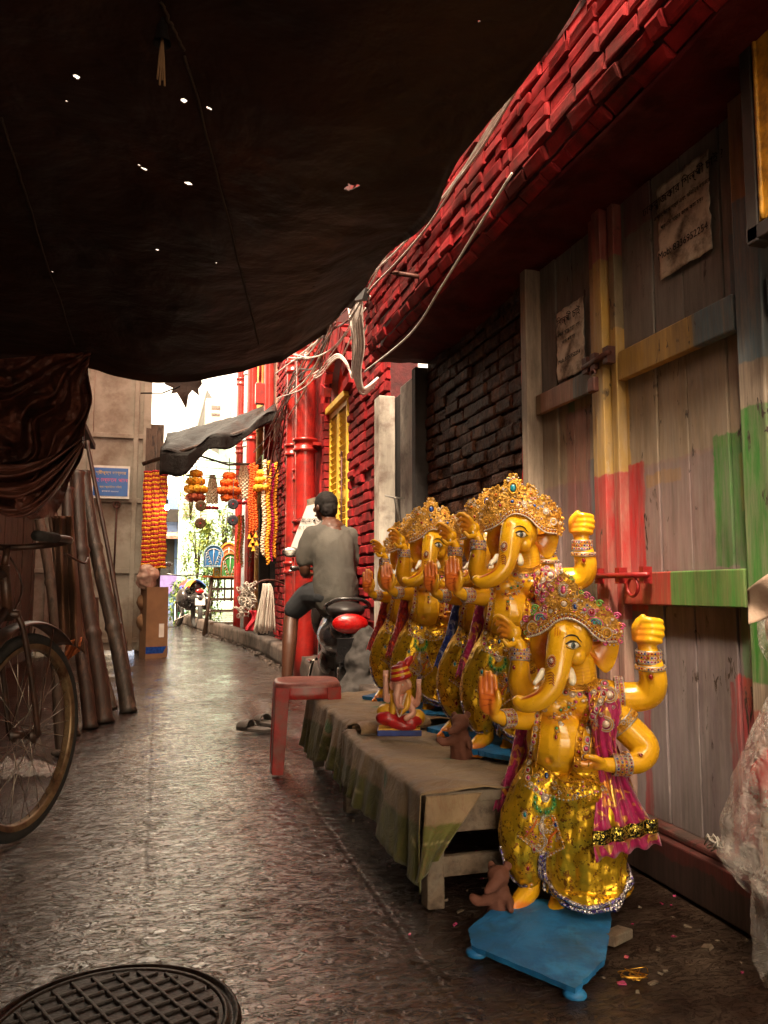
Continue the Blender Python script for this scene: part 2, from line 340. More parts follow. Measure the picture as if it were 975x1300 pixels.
    for i, p in enumerate(tp[6:]):
        if i % 2 == 0: blend(np.clip(1-np.abs((py-p[1])+(px-p[0])*.55)/1.5, 0, 1)*blob(p[0]+2, p[1], 12, 6, -62, 26)*.75, red)
    for k in range(5): blend(np.clip(1-np.abs(py-(846+4.5*k)+(px-735)*.2)/1.1, 0, 1)*blob(738, 856, 22, 16)*.45, org*.7)
    for i in range(10):   # palm creases
        if i < 3: blend(np.clip(1-np.abs(py-(880+6*i)-(px-618)*(.2-.25*i))/1., 0, 1)*blob(617, 886, 12, 16, -64, 8), red)
    for x in (610.5, 616.8, 623): blend(np.clip(1-np.abs(px-x)/1., 0, 1)*blob(x, 862, 4, 14)*.6, red)
    # forehead marks
    for x in (701, 704, 707): blend(np.clip(1-np.abs(px-x-(800-py)*.06)/.8, 0, 1)*blob(x, 799, 5, 9, -44, 14), V3(.5, .02, .01))
    set_col(me, col); me.materials.append(m_skin); return me
BODY = idol_body()

def head_parts_ear(side):
    b = MB()
    if side > 0: out = [(742, 806), (750, 812), (762, 809), (778, 803), (783, 812), (781, 828), (776, 842), (766, 852), (757, 846), (749, 836), (743, 826)]; c = (750, 822); dd = lambda x: -14+(x-745)*.35
    else: out = [(697, 800), (684, 796), (672, 800), (668, 815), (670, 832), (677, 848), (686, 852), (693, 840), (697, 826)]; c = (693, 822); dd = lambda x: -14+(697-x)*.5
    O = crom([(x, y, 0) for x, y in out+[out[0]]], 4)[:-1]; rings = []
    for k in range(9):
        t = k/8; rings.append([(c[0]+(o[0]-c[0])*t, c[1]+(o[1]-c[1])*t) for o in O])
    n = len(O); vs = []; fs = []
    for k, rg in enumerate(rings):
        for x, y in rg:
            d = dd(x)-4*math.sin(PI*min(1, k/8))+2.2*(k/8)**3*math.sin(y*.25)
            vs.append(I(x, y, d))
    for k, rg in enumerate(rings):
        for x, y in rg: vs.append(I(x, y, dd(x)+4.5-(k/8)**4*3))
    o = 9*n
    for k in range(8):
        for j in range(n):
            q = [k*n+j, k*n+(j+1) % n, (k+1)*n+(j+1) % n, (k+1)*n+j]; fs += [q, [a+o for a in q[::-1]]]
    fs += [[8*n+j, 8*n+(j+1) % n, o+8*n+(j+1) % n, o+8*n+j] for j in range(n)]
    b.add(vs, fs); me = b.raw('ear'); v = getv(me); px = v[:, 0]/IS+IX; py = IY-v[:, 2]/IS
    dist = np.hypot(px-c[0], (py-c[1])*.8); t = np.clip(1-np.abs(dist-9)/14, 0, 1)
    col = V3(.88, .47, .014)*(1-t[:, None]*.8)+V3(.72, .13, .03)*t[:, None]*.8
    set_col(me, col); me.materials.append(m_skin); return me
EAR_R, EAR_L = head_parts_ear(1), head_parts_ear(-1)

def dhoti():
    b = MB()
    itube(b, [(692, 990, 0, 36), (677, 1020, -6, 38), (666, 1052, -8, 37), (660, 1082, -8, 32), (664, 1108, -7, 22), (668, 1120, -6, 16)], 18)
    itube(b, [(730, 988, 4, 42), (742, 1030, 0, 46), (745, 1070, -2, 46), (745, 1105, -3, 44)], 22); itube(b, [(720, 1010, -8, 36), (716, 1060, -10, 30), (714, 1105, -10, 26)], 16)
    iell(b, 742, 1112, -4, 54, 30, 42); iell(b, 728, 1000, -18, 40, 26, 34); b.lathe([(52*IS, -.012), (56*IS, 0), (52*IS, .02)], I(742, 1128, -3), 30)
    me = fuse(b, .0036, 5, 'dhoti'); v = getv(me); nr = normals(me); px = v[:, 0]/IS+IX; py = IY-v[:, 2]/IS; d = v[:, 1]/IS
    ang = np.arctan2(d+5, px-742); off = np.zeros(len(v)); left = np.clip((700-px)/20, 0, 1)
    for i in range(len(v)):
        n1 = fbm((px[i]*.03, d[i]*.03, py[i]*.012), 1, 3); n2 = fbm((px[i], d[i], py[i]*.5), .05, 3, 9)
        sw = math.sin(ang[i]*9+py[i]*.02+3*n1)*(1-left[i])+math.sin((py[i]+.7*px[i])*.16+3.5*n1)*left[i]*.45
        sw2 = math.sin((py[i]-1000)*.17-abs(px[i]-742)*.10+2*n1) if px[i] > 700 else 0
        off[i] = (sw*1.5*min(1, max(0, (py[i]-985)/50))+sw2*1.6*max(0, 1-abs(py[i]-1050)/60)+n2*2.6)*IS
    hem = 1139-((px-742)/62)**2*32
    v = v+nr*off[:, None]; low = (py > hem) & (px > 692); v[low, 2] = (IY-hem[low])*IS+(v[low, 2]-(IY-hem[low])*IS)*.1
    setv(me, v); me.materials.append(m_foil); return me
DHOTI = dhoti()

def shawl_sheet(b, rows, folds=5, amp=4, nu=46, nv=30, th=.0012, ph=0):
    L_ = crom([r[0] for r in rows], 8); R2 = crom([r[1] for r in rows], 8)
    def f(u, v):
        a = L_[min(int(u*(len(L_)-1)), len(L_)-1)]; c = R2[min(int(u*(len(R2)-1)), len(R2)-1)]; p = a+(c-a)*v
        w = math.sin(v*folds*2*PI+ph+1.3*math.sin(u*4))*amp*(.45+.6*u)+2.5*nse((v*3, u*3, ph), 1)
        return I(p[0]+1.5*math.sin(v*9+u*6), p[1]+2*math.sin(v*folds*2*PI+ph+1)*u, p[2]+w)
    b.grid(f, nu, nv, thick=th)
def shawl_mesh():
    b = MB()
    shawl_sheet(b, [((742, 866, -38), (780, 872, -22)), ((742, 895, -44), (784, 900, -24)), ((746, 930, -26), (778, 935, -26)), ((752, 965, -22), (786, 968, -20)), ((752, 1000, -44), (800, 1000, -8)), ((749, 1030, -56), (815, 1028, -4)), ((748, 1052, -60), (826, 1046, -2)), ((750, 1072, -62), (832, 1064, 0))], 4, 4)
    shawl_sheet(b, [((656, 902, 12), (684, 900, 14)), ((646, 940, 14), (676, 940, 14)), ((638, 985, 16), (664, 985, 14)), ((628, 1015, 14), (652, 1020, 10)), ((619, 1042, 12), (640, 1044, 8))], 3, 3, ph=1)
    shawl_sheet(b, [((684, 900, 36), (764, 880, 34)), ((660, 950, 44), (780, 940, 38)), ((650, 1000, 46), (800, 1000, 40)), ((645, 1060, 44), (812, 1050, 36))], 5, 3, ph=2)
    return b.raw('shawl')
SHAWL = shawl_mesh()
def bvh_of(meshes):
    vs = []; fs = []; o = 0
    for me in meshes:
        a = getv(me); vs += a.tolist(); fs += [[i+o for i in p.vertices] for p in me.polygons]; o += len(a)
    return BVHTree.FromPolygons(vs, fs)
BV = bvh_of([BODY, DHOTI, SHAWL, EAR_R])
_a = getv(BODY); _px = _a[:, 0]/IS+IX; _py = IY-_a[:, 2]/IS; _pd = _a[:, 1]/IS; _tr = (_pd < -36) & (_px < 728) & (_px > 640) & (_py < 902)
_vs = _a.tolist(); _fs = [list(p.vertices) for p in BODY.polygons if not all(_tr[i] for i in p.vertices)]; _o = len(_vs)
for _m in (DHOTI, SHAWL): _b = getv(_m); _vs += _b.tolist(); _fs += [[i+_o for i in p.vertices] for p in _m.polygons]; _o += len(_b)
BV_ALL = BV; BV_CHEST = BVHTree.FromPolygons(_vs, _fs)
def surf(x, y, off=0):
    o = I(x, y, -300); h = BV.ray_cast(Vector(o), Vector((0, 1, 0)))
    k = 0
    while h[0] is None and k < 12:
        k += 1; x += (735-x)*.03; y += (1060-y)*.015; h = BV.ray_cast(Vector(I(x, y, -300)), Vector((0, 1, 0)))
    if h[0] is None: return I(x, y, -5), V3(0, -1, 0)
    n = np.array(h[1]); p = np.array(h[0]); n = n if n[1] < 0 else -n; n = n+V3(0, -.5, 0); n /= np.linalg.norm(n); return p+n*off*IS, n
def bead(b, p, r, mat): b.ell(p, (r*IS,)*3, mat=mat, k=ICO1)
def resample(pts, step):
    Q = crom([(x, y, 0) for x, y in pts], 10); out = [Q[0]]; acc = 0
    for a, c in zip(Q, Q[1:]):
        l = np.linalg.norm(c-a)
        while acc+l >= step:
            t = (step-acc)/l; a = a+(c-a)*t; out.append(a); l = np.linalg.norm(c-a); acc = 0
        acc += l
    return out
def chain(b, pts, r, mats, step=None, off=.6):
    for i, q in enumerate(resample(pts, step or r*1.7)):
        p, n = surf(q[0], q[1], off); bead(b, p, r, mats[i % len(mats)])
def rope(b, pts, r, mat, off=.8):
    P = [surf(q[0], q[1], off)[0] for q in resample(pts, 2)]
    if len(P) > 2:
        P = [(P[max(0, i-1)]+P[i]+P[min(len(P)-1, i+1)])/3 for i in range(len(P))]; b.tube(P, r*IS, 6, mat)
def gem(b, x, y, r, mat, ring=S_, ry=None, off=1., rmat2=None, P=None):
    p, n = P if P is not None else surf(x, y, off); X, Y, Z = frame_from(n, (0, 0, 1)); ry = ry or r
    R = np.stack([X, Y, Z], 1); b.ell(p, (r*.72*IS, ry*.72*IS, r*.4*IS), R, mat, ICO2)
    m = max(7, int(4.2*r))
    for k in range(m): a = 2*PI*k/m; bead(b, p+X*math.cos(a)*r*IS+Y*math.sin(a)*ry*IS, max(.75, r*.26), ring)
    if rmat2 is not None:
        m = int(m*1.3)
        for k in range(m): a = 2*PI*k/m; bead(b, p+X*math.cos(a)*r*1.35*IS+Y*math.sin(a)*ry*1.35*IS, max(.55, r*.17), rmat2)
def medallion_row(b, pts, r, mats, ring=S_, step=None):
    r *= 1.22; Q = resample(pts, 2); P = [surf(q[0], q[1], .2) for q in Q]
    for sgn in (-1, 1):
        off = [V3(sgn*r*1.25*IS, 0, 0) if abs(Q[-1][1]-Q[0][1]) > abs(Q[-1][0]-Q[0][0]) else V3(0, 0, sgn*r*1.25*IS)]*len(P); b.tube([p[0]+o for p, o in zip(P, off)], .9*IS, 5, G)
    for i, q in enumerate(resample(pts, step or r*2.5)): gem(b, q[0], q[1], r, mats[i % len(mats)], ring)
def spiral(b, c, x, y, r, mat, turns=1.4, dirn=1, th=.8):
    P = []
    for k in range(18):
        t = k/17; a = dirn*turns*2*PI*t; rr = r*(1-.75*t); P.append(c+(x*math.cos(a)+y*math.sin(a))*rr*IS)
    b.tube(P, th*IS, 5, mat)
def scroll_scatter(b, x0, y0, x1, y1, n, rnd, inside=None):
    for _ in range(n):
        x = rnd.uniform(x0, x1); y = rnd.uniform(y0, y1)
        if inside and not inside(x, y): continue
        p, nn = surf(x, y, .8); X, Y, Z = frame_from(nn)
        k = rnd.random()
        if k < .5: spiral(b, p, X, Y, rnd.uniform(2.2, 4), rnd.choice([G, G, GF, S_]), rnd.uniform(.8, 1.5), rnd.choice([-1, 1]), .6)
        elif k < .8: bead(b, p, rnd.uniform(.9, 1.5), rnd.choice([G, GF, G, S_, R_, P_]))
        else: gem(b, x, y, rnd.uniform(1.6, 2.3), rnd.choice([R_, B_, K_, GR, P_]), G)
def pip(x, y, poly):
    r = False; j = len(poly)-1
    for i in range(len(poly)):
        if (poly[i][1] > y) != (poly[j][1] > y) and x < (poly[j][0]-poly[i][0])*(y-poly[i][1])/(poly[j][1]-poly[i][1])+poly[i][0]: r = not r
        j = i
    return r
def bangle(b, c, ax, R, rnd, rows=3, mats=(R_, K_, B_), wide=2.6, drop=True):
    """stack of gold rings with stones round a limb; c in idol px, ax limb direction (x,y,d)"""
    c = np.asarray(c, float); A = V3(ax[0], ax[2], -ax[1]); A /= np.linalg.norm(A); X, Y, _ = frame_from(A)
    for k in range(rows*2+1):
        o = I(*c)+A*(k-rows)*wide*IS; big = (k % 2 == 1); rr = R+(1.4 if big else .5)
        if not big: b.torus(o, rr*IS, .9*IS, X, Y, 22, 5, S_ if k in (0, 2*rows) else G)
        else:
            m = int(2*PI*rr/4.2)
            for j in range(m):
                a = 2*PI*j/m; d = X*math.cos(a)+Y*math.sin(a); gem(b, 0, 0, 1.9, mats[(j+k) % len(mats)], rnd.choice([S_, G]), P=(o+d*rr*IS, d))
    m = int(2*PI*R/2.6)
    for k in range(-rows, rows):
        for j in range(m):
            a = 2*PI*(j+.5*(k % 2))/m; bead(b, I(*c)+A*(k+.5)*wide*IS+(X*math.cos(a)+Y*math.sin(a))*(R+.6)*IS, 1.1, G if (j+k) % 3 else GF)

def jewellery():
    global BV
    BV = BV_CHEST
    rnd = random.Random(3); parts = {}
    b = MB()   # necklaces
    for k in range(5): chain(b, [(706+k*1.2, 858+2.3*k), (722, 866+2.2*k), (740, 866+2*k), (758, 857+2*k)], 1.15, [G, G, S_] if k == 4 else [G], 1.9)
    medallion_row(b, [(706, 874), (722, 879), (742, 877), (758, 868)], 2.9, [K_, R_, P_])
    medallion_row(b, [(764, 866), (758, 882), (748, 902), (742, 925), (738, 948), (736, 962)], 3.4, [K_, R_, P_, K_])
    medallion_row(b, [(755, 868), (748, 885), (738, 905), (732, 928), (729, 950), (724, 975)], 2.5, [G, R_], G)
    rope(b, [(752, 868), (744, 886), (734, 908), (727, 930), (724, 955), (716, 985)], 1., G); rope(b, [(760, 880), (752, 900), (746, 925), (742, 950)], .8, S_)
    medallion_row(b, [(692, 872), (680, 895), (676, 930), (670, 960), (668, 990), (692, 1008)], 2.6, [K_, P_, R_]); chain(b, [(696, 880), (684, 905), (681, 940), (676, 975)], 1.5, [G]); rope(b, [(688, 885), (679, 910), (674, 945), (672, 985)], 1., G)
    # chest piece
    T = [(690, 884), (716, 888), (732, 892), (722, 905), (712, 915), (703, 930), (699, 915), (690, 905), (684, 896)]
    scroll_scatter(b, 682, 882, 736, 932, 90, rnd, lambda x, y: pip(x, y, T))
    for x, y, m in ((688, 896, R_), (697, 900, GR), (708, 898, GR), (718, 895, GR), (720, 903, P_), (712, 908, R_), (699, 908, R_), (703, 920, GR), (727, 888, K_), (736, 886, P_)): gem(b, x, y, 2.8, m, G)
    gem(b, 702, 930, 2.4, R_, G, 4)
    for x, y in ((768, 877), (764, 913)):  # big teardrops on the shoulder
        p, n = surf(x, y, 3); X, Y, Z = frame_from(n); b.ell(p, (5*IS, 5*IS, 3*IS), np.stack([X, Y, Z], 1), P_, ICO2)
        for sc_, mt in ((7, S_), (9.6, S_), (8.3, G)):
            m = int(sc_*4.5)
            for k in range(m):
                a = 2*PI*k/m; t = max(0, math.cos(a-2.5)); bead(b, p+(X*math.cos(a)+Y*math.sin(a))*(sc_+t**6*6)*IS, .9, mt)
    for k in range(26): x = rnd.uniform(748, 786); y = rnd.uniform(866, 925); p, n = surf(x, y, 1); X, Y, _ = frame_from(n); spiral(b, p, X, Y, rnd.uniform(2, 3.5), rnd.choice([G, S_]), th=.5)
    parts['necklace'] = b.raw('necklace')
    b = MB()   # belt and apron
    W = [(670, 985), (688, 978), (710, 988), (735, 984), (760, 990), (762, 1002), (735, 1004), (712, 1006), (690, 1004), (668, 998)]
    scroll_scatter(b, 666, 974, 766, 1008, 150, rnd, lambda x, y: pip(x, y, W))
    chain(b, [(664, 996), (690, 1004), (716, 1006), (740, 998), (762, 994), (766, 1002)], 1.6, [S_, G]); chain(b, [(668, 984), (690, 976), (712, 986), (738, 982), (760, 988)], 1.5, [G])
    gem(b, 690, 982, 4, B_, G, 6, rmat2=G)
    for a in range(9):     # green fan brooch
        t = math.radians(200+a*17.5*1.6-40) if a < 5 else math.radians(-70+(a-5)*28); x = 688+12*math.cos(t); y = 1012-13*math.sin(t)
        gem(b, x, y, 2.6, GR, LM, 4.2, 2, LM)
    gem(b, 688, 1008, 4.5, P_, S_, off=3)
    A = [(676, 1030), (700, 1030), (712, 1066), (690, 1086), (676, 1072), (654, 1056)]
    scroll_scatter(b, 654, 1026, 714, 1086, 170, rnd, lambda x, y: pip(x, y, A))
    for i in range(len(A)-1): chain(b, [A[i+1] if i == 9 else A[i], A[i+1]], 1.4, [G, S_], off=1.2); chain(b, [(A[i][0]*.94+686*.06, A[i][1]*.94+1052*.06), (A[i+1][0]*.94+686*.06, A[i+1][1]*.94+1052*.06)], 1.2, [G])
    for k in range(2): chain(b, [(686, 1028), (681+k*4, 1044), (690-3*k, 1062), (679+3*k, 1074), (676, 1070)], 1.3, [S_], off=2)
    gem(b, 684, 1043, 3.4, P_, S_, 6, 2); gem(b, 675, 1071, 2.4, R_, S_, 4, 2); gem(b, 664, 1029, 3, T_, P_, 4.5, 2); gem(b, 702, 1040, 3, B_, S_, 4.5, 2); gem(b, 667, 1098, 3, R_, G, 5, 1.5, O_)
    rope(b, [(696, 1032), (703, 1046), (695, 1058), (692, 1068)], 1.4, O_, 1.5); rope(b, [(678, 1034), (672, 1046), (664, 1056)], 1.2, O_, 1.5)
    parts['belt'] = b.raw('belt')
    b = MB()   # bangles and armlets
    bangle(b, (819, 828, -8), (0, 1, .1), 14.5, rnd, 3); bangle(b, (821, 842, -6), (0, 1, .1), 17.5, rnd, 1, (R_, B_, P_)); bangle(b, (783, 880, 7), (1, -.05, 0), 21, rnd, 2, (R_, K_))
    bangle(b, (779, 962, -37), (1, 0, .3), 11.5, rnd, 3); bangle(b, (788, 961, -33), (1, 0, .4), 13.5, rnd, 1, (B_, R_)); bangle(b, (786, 915, -4), (.7, .7, 0), 21, rnd, 2, (G, GF))
    bangle(b, (655, 832, -16), (0, 1, -.2), 11.5, rnd, 3, (K_, P_, B_)); bangle(b, (641, 911, -46), (1, 0, .8), 10.5, rnd, 3, (K_, P_)); bangle(b, (670, 893, 6), (.6, .6, 0), 18, rnd, 1)
    gem(b, 820, 853, 3.4, R_, G, 5); gem(b, 805, 949, 3, R_, G); gem(b, 648, 848, 2.6, R_, G, 4); gem(b, 671, 1122, 2, P_, G)
    parts['bangles'] = b.raw('bangles')
    b = MB()   # hem trim
    hem = [(685, 1076), (683, 1096), (685, 1112), (691, 1122), (703, 1128), (722, 1132), (742, 1133), (762, 1130), (778, 1123), (789, 1112), (794, 1098)]
    for o in (-3.2, 0, 3.2):
        P = [surf(q[0], min(q[1]+o*.6, 1136)    , 2.4)[0] for q in resample([(x-(o if y < 1125 else 0), y+(o if y > 1120 else 0)) for x, y in hem], 3)]
        P = [(P[max(0, i-1)]+P[i]+P[min(len(P)-1, i+1)])/3 for i in range(len(P))]; b.tube(P, 3*IS, 6, 0)
    q2 = [(632, 1078), (638, 1100), (646, 1118), (656, 1126), (668, 1122)]; P = [surf(q[0], q[1], 1)[0] for q in resample(q2, 3)]; b.tube(P, 2.5*IS, 6, 0)
    for q in resample(hem, 9): p, n = surf(q[0], min(q[1], 1133), 3.4); X, Y, Z = frame_from(n); b.ell(p, (3*IS, 3*IS, 1.5*IS), np.stack([X, Y, Z], 1), 1, ICO1)
    parts['hem_trim'] = b.raw('hem_trim')
    b = MB()   # sequin band on the shawl
    def f(u, v):
        x = 746+82*u; y = 1046-6*u+17*(v-.5); d = -64+62*u**1.1+3.5*math.sin(u*4*2*PI*.95+.8)+1.2*math.sin(v*9); return I(x, y, d-2.5)
    b.grid(f, 50, 8, thick=.003); parts['sequin_band'] = b.raw('sequin_band')
    return parts
JW = jewellery(); BV = BV_ALL

def face_meshes():
    b = MB()  # eye (white, iris), brow, forehead pendant.  0 white 1 black 2 teal-grey 3 skin
    rs = lambda x, y, o: surf(x, y, o)[0]
    for cx, cy, sx in ((723, 815, 1),):
        p, n = surf(cx, cy, .2); X, Y, Z = frame_from(n); R = np.stack([X, Y, Z], 1)
        b.ell(p, (9.2*sx*IS, 4.5*IS, 1.5*IS), R, 0, ICO2); p2 = p+Z*1.1*IS-X*.5*IS; b.ell(p2, (3.9*sx*IS, 3.9*IS, .8*IS), R, 2, ICO2); b.ell(p2+Z*.6*IS, (1.6*sx*IS, 1.6*IS, .5*IS), R, 1, ICO2)
        up = [rs(cx+q*sx, cy-5.1+abs(q+1)**2*.055, .9) for q in np.linspace(-9, 10, 12)]; lo = [rs(cx+q*sx, cy+4.4-abs(q)**2*.045, .7) for q in np.linspace(-8.5, 9, 12)]
        b.tube(up, [(.5+1.2*math.sin(PI*min(1, (i+1)/11))) * IS for i in range(12)], 5, 1); b.tube(lo, .5*IS, 5, 1)
        br = [rs(cx-1+q*sx, cy-13+(q+1)**2*.045+(1.5 if q > 8 else 0), .5) for q in np.linspace(-11, 12, 14)]
        b.tube(br, [(.3+1.0*math.sin(PI*i/13))*IS for i in range(14)], 5, 1)
    eyes = b.raw('eye'); b = MB()
    side = BV.ray_cast(Vector(I(400, 812, -30)), Vector((1, 0, 0))); sp_ = np.array(side[0])
    b.ell(sp_, (1.5*IS, 6*IS, 3.6*IS), None, 0, ICO2); b.ell(sp_-V3(1, 0, 0)*IS, (1*IS, 3*IS, 3*IS), None, 2, ICO2); b.ell(sp_-V3(1.7, 0, 0)*IS, (.6*IS, 1.5*IS, 1.5*IS), None, 1, ICO2)
    eye2 = b.raw('eye'); m_iris = M('iris_grey', [(.1, .13, .12), (.05, .07, .07)], .15, coat=1)
    for e_ in (eyes, eye2):
        for q in (m_white, m_black, m_iris): e_.materials.append(q)
    b = MB(); gem(b, 697, 835, 4, R_, R_, 6, .5, S_); gem(b, 697, 834, 2.2, P_, S_, 3, 2.2)
    for k in range(5):
        P = [surf(694+q[0], q[1], .5)[0] for q in ((-2+k*.4, 850+3*k), (3, 848+3.2*k), (6, 852+3*k))]; b.tube(crom(P, 4), .55*IS, 5, R_)
    return eyes, eye2, b.raw('trunk_ornament')
EYES, EYE2, TRUNKJ = face_meshes()
def tusks():
    b = MB(); b.tube([I(*p) for p in crom([(687, 850, -44), (681, 857, -54), (675, 864, -62)], 4)], [k*IS for k in np.linspace(6, 2.2, 9)], 12); t = b.raw('tusk'); t.materials.append(m_ivory)
    b = MB(); b.rtube([I(*p) for p in [(719, 848, -40), (722, 856, -50), (722, 860, -58)]], [5.6*IS, 5.4*IS, 4.6*IS]); u = b.raw('tusk'); u.materials.append(m_ivory); return t, u
TUSKS = tusks()

def crown(style):
    rnd = random.Random(11+style); b = MB()
    if style == 0: O = [(663, 803), (657, 794), (664, 783), (676, 774), (684, 760), (690, 744), (700, 730), (711, 719), (722, 729), (732, 743), (739, 754), (752, 758), (768, 768), (781, 783), (788, 798), (780, 814), (764, 813), (750, 806), (738, 794), (726, 786), (714, 784), (703, 788), (693, 797), (680, 806)]
    else: O = [(661, 813), (653, 800), (652, 782), (662, 772), (668, 760), (674, 742), (686, 736), (692, 742), (698, 728), (710, 716), (722, 728), (728, 742), (734, 734), (746, 740), (750, 754), (762, 750), (776, 762), (788, 776), (790, 802), (782, 814), (766, 812), (752, 803), (738, 791), (726, 785), (712, 784), (700, 789), (690, 798), (676, 808)]
    def D(x, y): return -43+((x-716)/62)**2*34+(790-y)*.26
    inside = lambda x, y: pip(x, y, O)
    nx = 64; ny = 52; x0, x1, y0, y1 = 650, 792, 712, 815; idx = {}
    vs = []; fs = []
    def vid(i, j, k):
        key = (i, j, k)
        if key not in idx:
            x = x0+(x1-x0)*i/nx; y = y0+(y1-y0)*j/ny; x += 1.1*nse((i, j, 0), 1.7); y += 1.1*nse((j, i, 3), 1.7)
            idx[key] = len(vs); vs.append(I(x, y, D(x, y)+(4 if k else 0)+(0 if k else 1.4*nse((i, j, 9), .8))))
        return idx[key]
    cells = set()
    for i in range(nx):
        for j in range(ny):
            x = x0+(x1-x0)*(i+.5)/nx; y = y0+(y1-y0)*(j+.5)/ny
            if inside(x, y) and not (noise.noise(Vector((x*.23, y*.23, 5+style))) > .33 and inside(x-5, y) and inside(x+5, y)): cells.add((i, j))
    for i, j in cells:
        fs.append([vid(i, j, 0), vid(i, j+1, 0), vid(i+1, j+1, 0), vid(i+1, j, 0)]); fs.append([vid(i, j, 1), vid(i+1, j, 1), vid(i+1, j+1, 1), vid(i, j+1, 1)])
        for di, dj, a, c in ((-1, 0, (i, j), (i, j+1)), (1, 0, (i+1, j+1), (i+1, j)), (0, -1, (i+1, j), (i, j)), (0, 1, (i, j+1), (i+1, j+1))):
            if (i+di, j+dj) not in cells: fs.append([vid(*a, 0), vid(*a, 1), vid(*c, 1), vid(*c, 0)])
    b.add(vs, fs, GF, False)
    # cap behind the plate
    iell_v = UVS[0]*np.array([38*IS, 38*IS, 34*IS]); keep = UVS[0][:, 2] > -.15
    ff = [f for f in UVS[1] if all(keep[i] for i in f)]; b.add(iell_v+I(724, 792, 0), ff, GF)
    fr = lambda x, y: (I(x, y, D(x, y)-1.6), V3((x-716)/62*.5, -1, .1)/np.linalg.norm(V3((x-716)/62*.5, -1, .1)))
    C = crom([(x, y, 0) for x, y in O+[O[0]]], 6)
    top = C[:17*6] if style == 0 else C[:19*6]
    for i, q in enumerate(top[::2]):
        p, n = fr(q[0], q[1])
        if style == 0:
            if i % 4 == 0: X, Y, _ = frame_from(n); spiral(b, p, X, Y, 3.4, rnd.choice([K_, S_, K_, LM, G]), 1.2, rnd.choice([-1, 1]), .9)
            bead(b, p, 1.2, rnd.choice([S_, K_, G]))
        else:
            X, Y, _ = frame_from(n)
            if i % 2 == 0: b.torus(p, 2.6*IS, .8*IS, X, Y, 8, 4, G)
            bead(b, p, 1.6, rnd.choice([G, GF, G, S_]))
    band = [(665, 808), (680, 803), (692, 795), (702, 786), (714, 782), (726, 784), (738, 791), (749, 802), (762, 810), (780, 811)]
    for o, r, ms in ((0, 1.5, [S_]), (3, 1.4, [R_, G]), (6, 1.6, [G, S_]), (9.5, 1.3, [G]), (12, 1.3, [G, R_, G])):
        for i, q in enumerate(resample([(x, y-o) for x, y in band], r*1.7)): bead(b, fr(q[0], q[1])[0], r, ms[i % len(ms)])
    b.tube([fr(q[0], q[1]-1)[0]+V3(0, .004, 0) for q in resample(band, 3)], 2.2*IS, 6, S_ if style == 0 else GF)
    n_s = 170 if style == 0 else 210
    for _ in range(n_s):
        x = rnd.uniform(655, 788); y = rnd.uniform(718, 800)
        if not inside(x, y) or not inside(x, y+2.5): continue
        p, n = fr(x, y); X, Y, _ = frame_from(n); k = rnd.random()
        if k < .5: spiral(b, p, X, Y, rnd.uniform(2.5, 4.5), rnd.choice([G, G, S_, GF, K_ if style == 0 else G]), rnd.uniform(.8, 1.6), rnd.choice([-1, 1]), .7)
        elif k < .78: gem(b, 0, 0, rnd.uniform(1.5, 2.4), rnd.choice([R_, B_, P_, GR, K_] if style == 0 else [P_, R_, G, O_, B_]), rnd.choice([S_, G]), P=(p, n))
        else: bead(b, p, rnd.uniform(1, 1.7), rnd.choice([G, S_, P_]))
    g = lambda x, y, r, m, ring, ry=None, r2=None: gem(b, 0, 0, r, m, ring, ry, rmat2=r2, P=(fr(x, y)[0]+V3(0, -.003, 0), fr(x, y)[1]))
    if style == 0:
        g(711, 745, 4.6, K_, S_, 7, S_); g(712, 763, 5.5, P_, G, None, G); g(698, 764, 3.8, GF, G, 5); g(726, 766, 3.4, B_, S_, 5); g(738, 770, 3.2, K_, S_); g(747, 773, 4, R_, K_, None, S_)
        for x, y, m in ((752, 787, T_), (683, 783, T_)):
            for dr, mm in ((0, m), (2.4, B_), (4, LM), (5.5, K_)): X = V3(1, 0, -.3); b.torus(fr(x, y)[0]+V3(0, -.002, 0), (3+dr)*IS, 1*IS, V3(1, 0, -.35), V3(.25, 0, .8), 14, 5, mm, PI*1.3)
        for x, y in ((766, 800), (672, 795)): g(x, y, 5.5, GF, G, None, S_)
        for x, y, m in ((757, 762, LM), (780, 778, K_), (675, 770, LM), (663, 785, K_), (786, 792, K_), (740, 752, K_)): spiral(b, fr(x, y)[0], V3(1, 0, 0), V3(0, 0, 1), 5, m, 1.3, 1, 1.3)
    else:
        g(710, 740, 6.5, T_ if style == 1 else B_, G, 9, G); g(709, 762, 4, B_, G, None, G); g(690, 768, 3.5, R_, G); g(728, 766, 3.5, P_, S_); g(744, 768, 3.5, B_, G); g(762, 776, 4.5, P_, S_, None, G); g(774, 792, 5, GF, S_, None, G); g(668, 792, 5, GF, G, None, G); g(683, 750, 3.2, O_, G); g(738, 748, 3.2, O_, G)
    me = b.raw('crown')
    for q in JEWEL: me.materials.append(q)
    return me
CROWNS = [crown(0), crown(1), crown(2)]
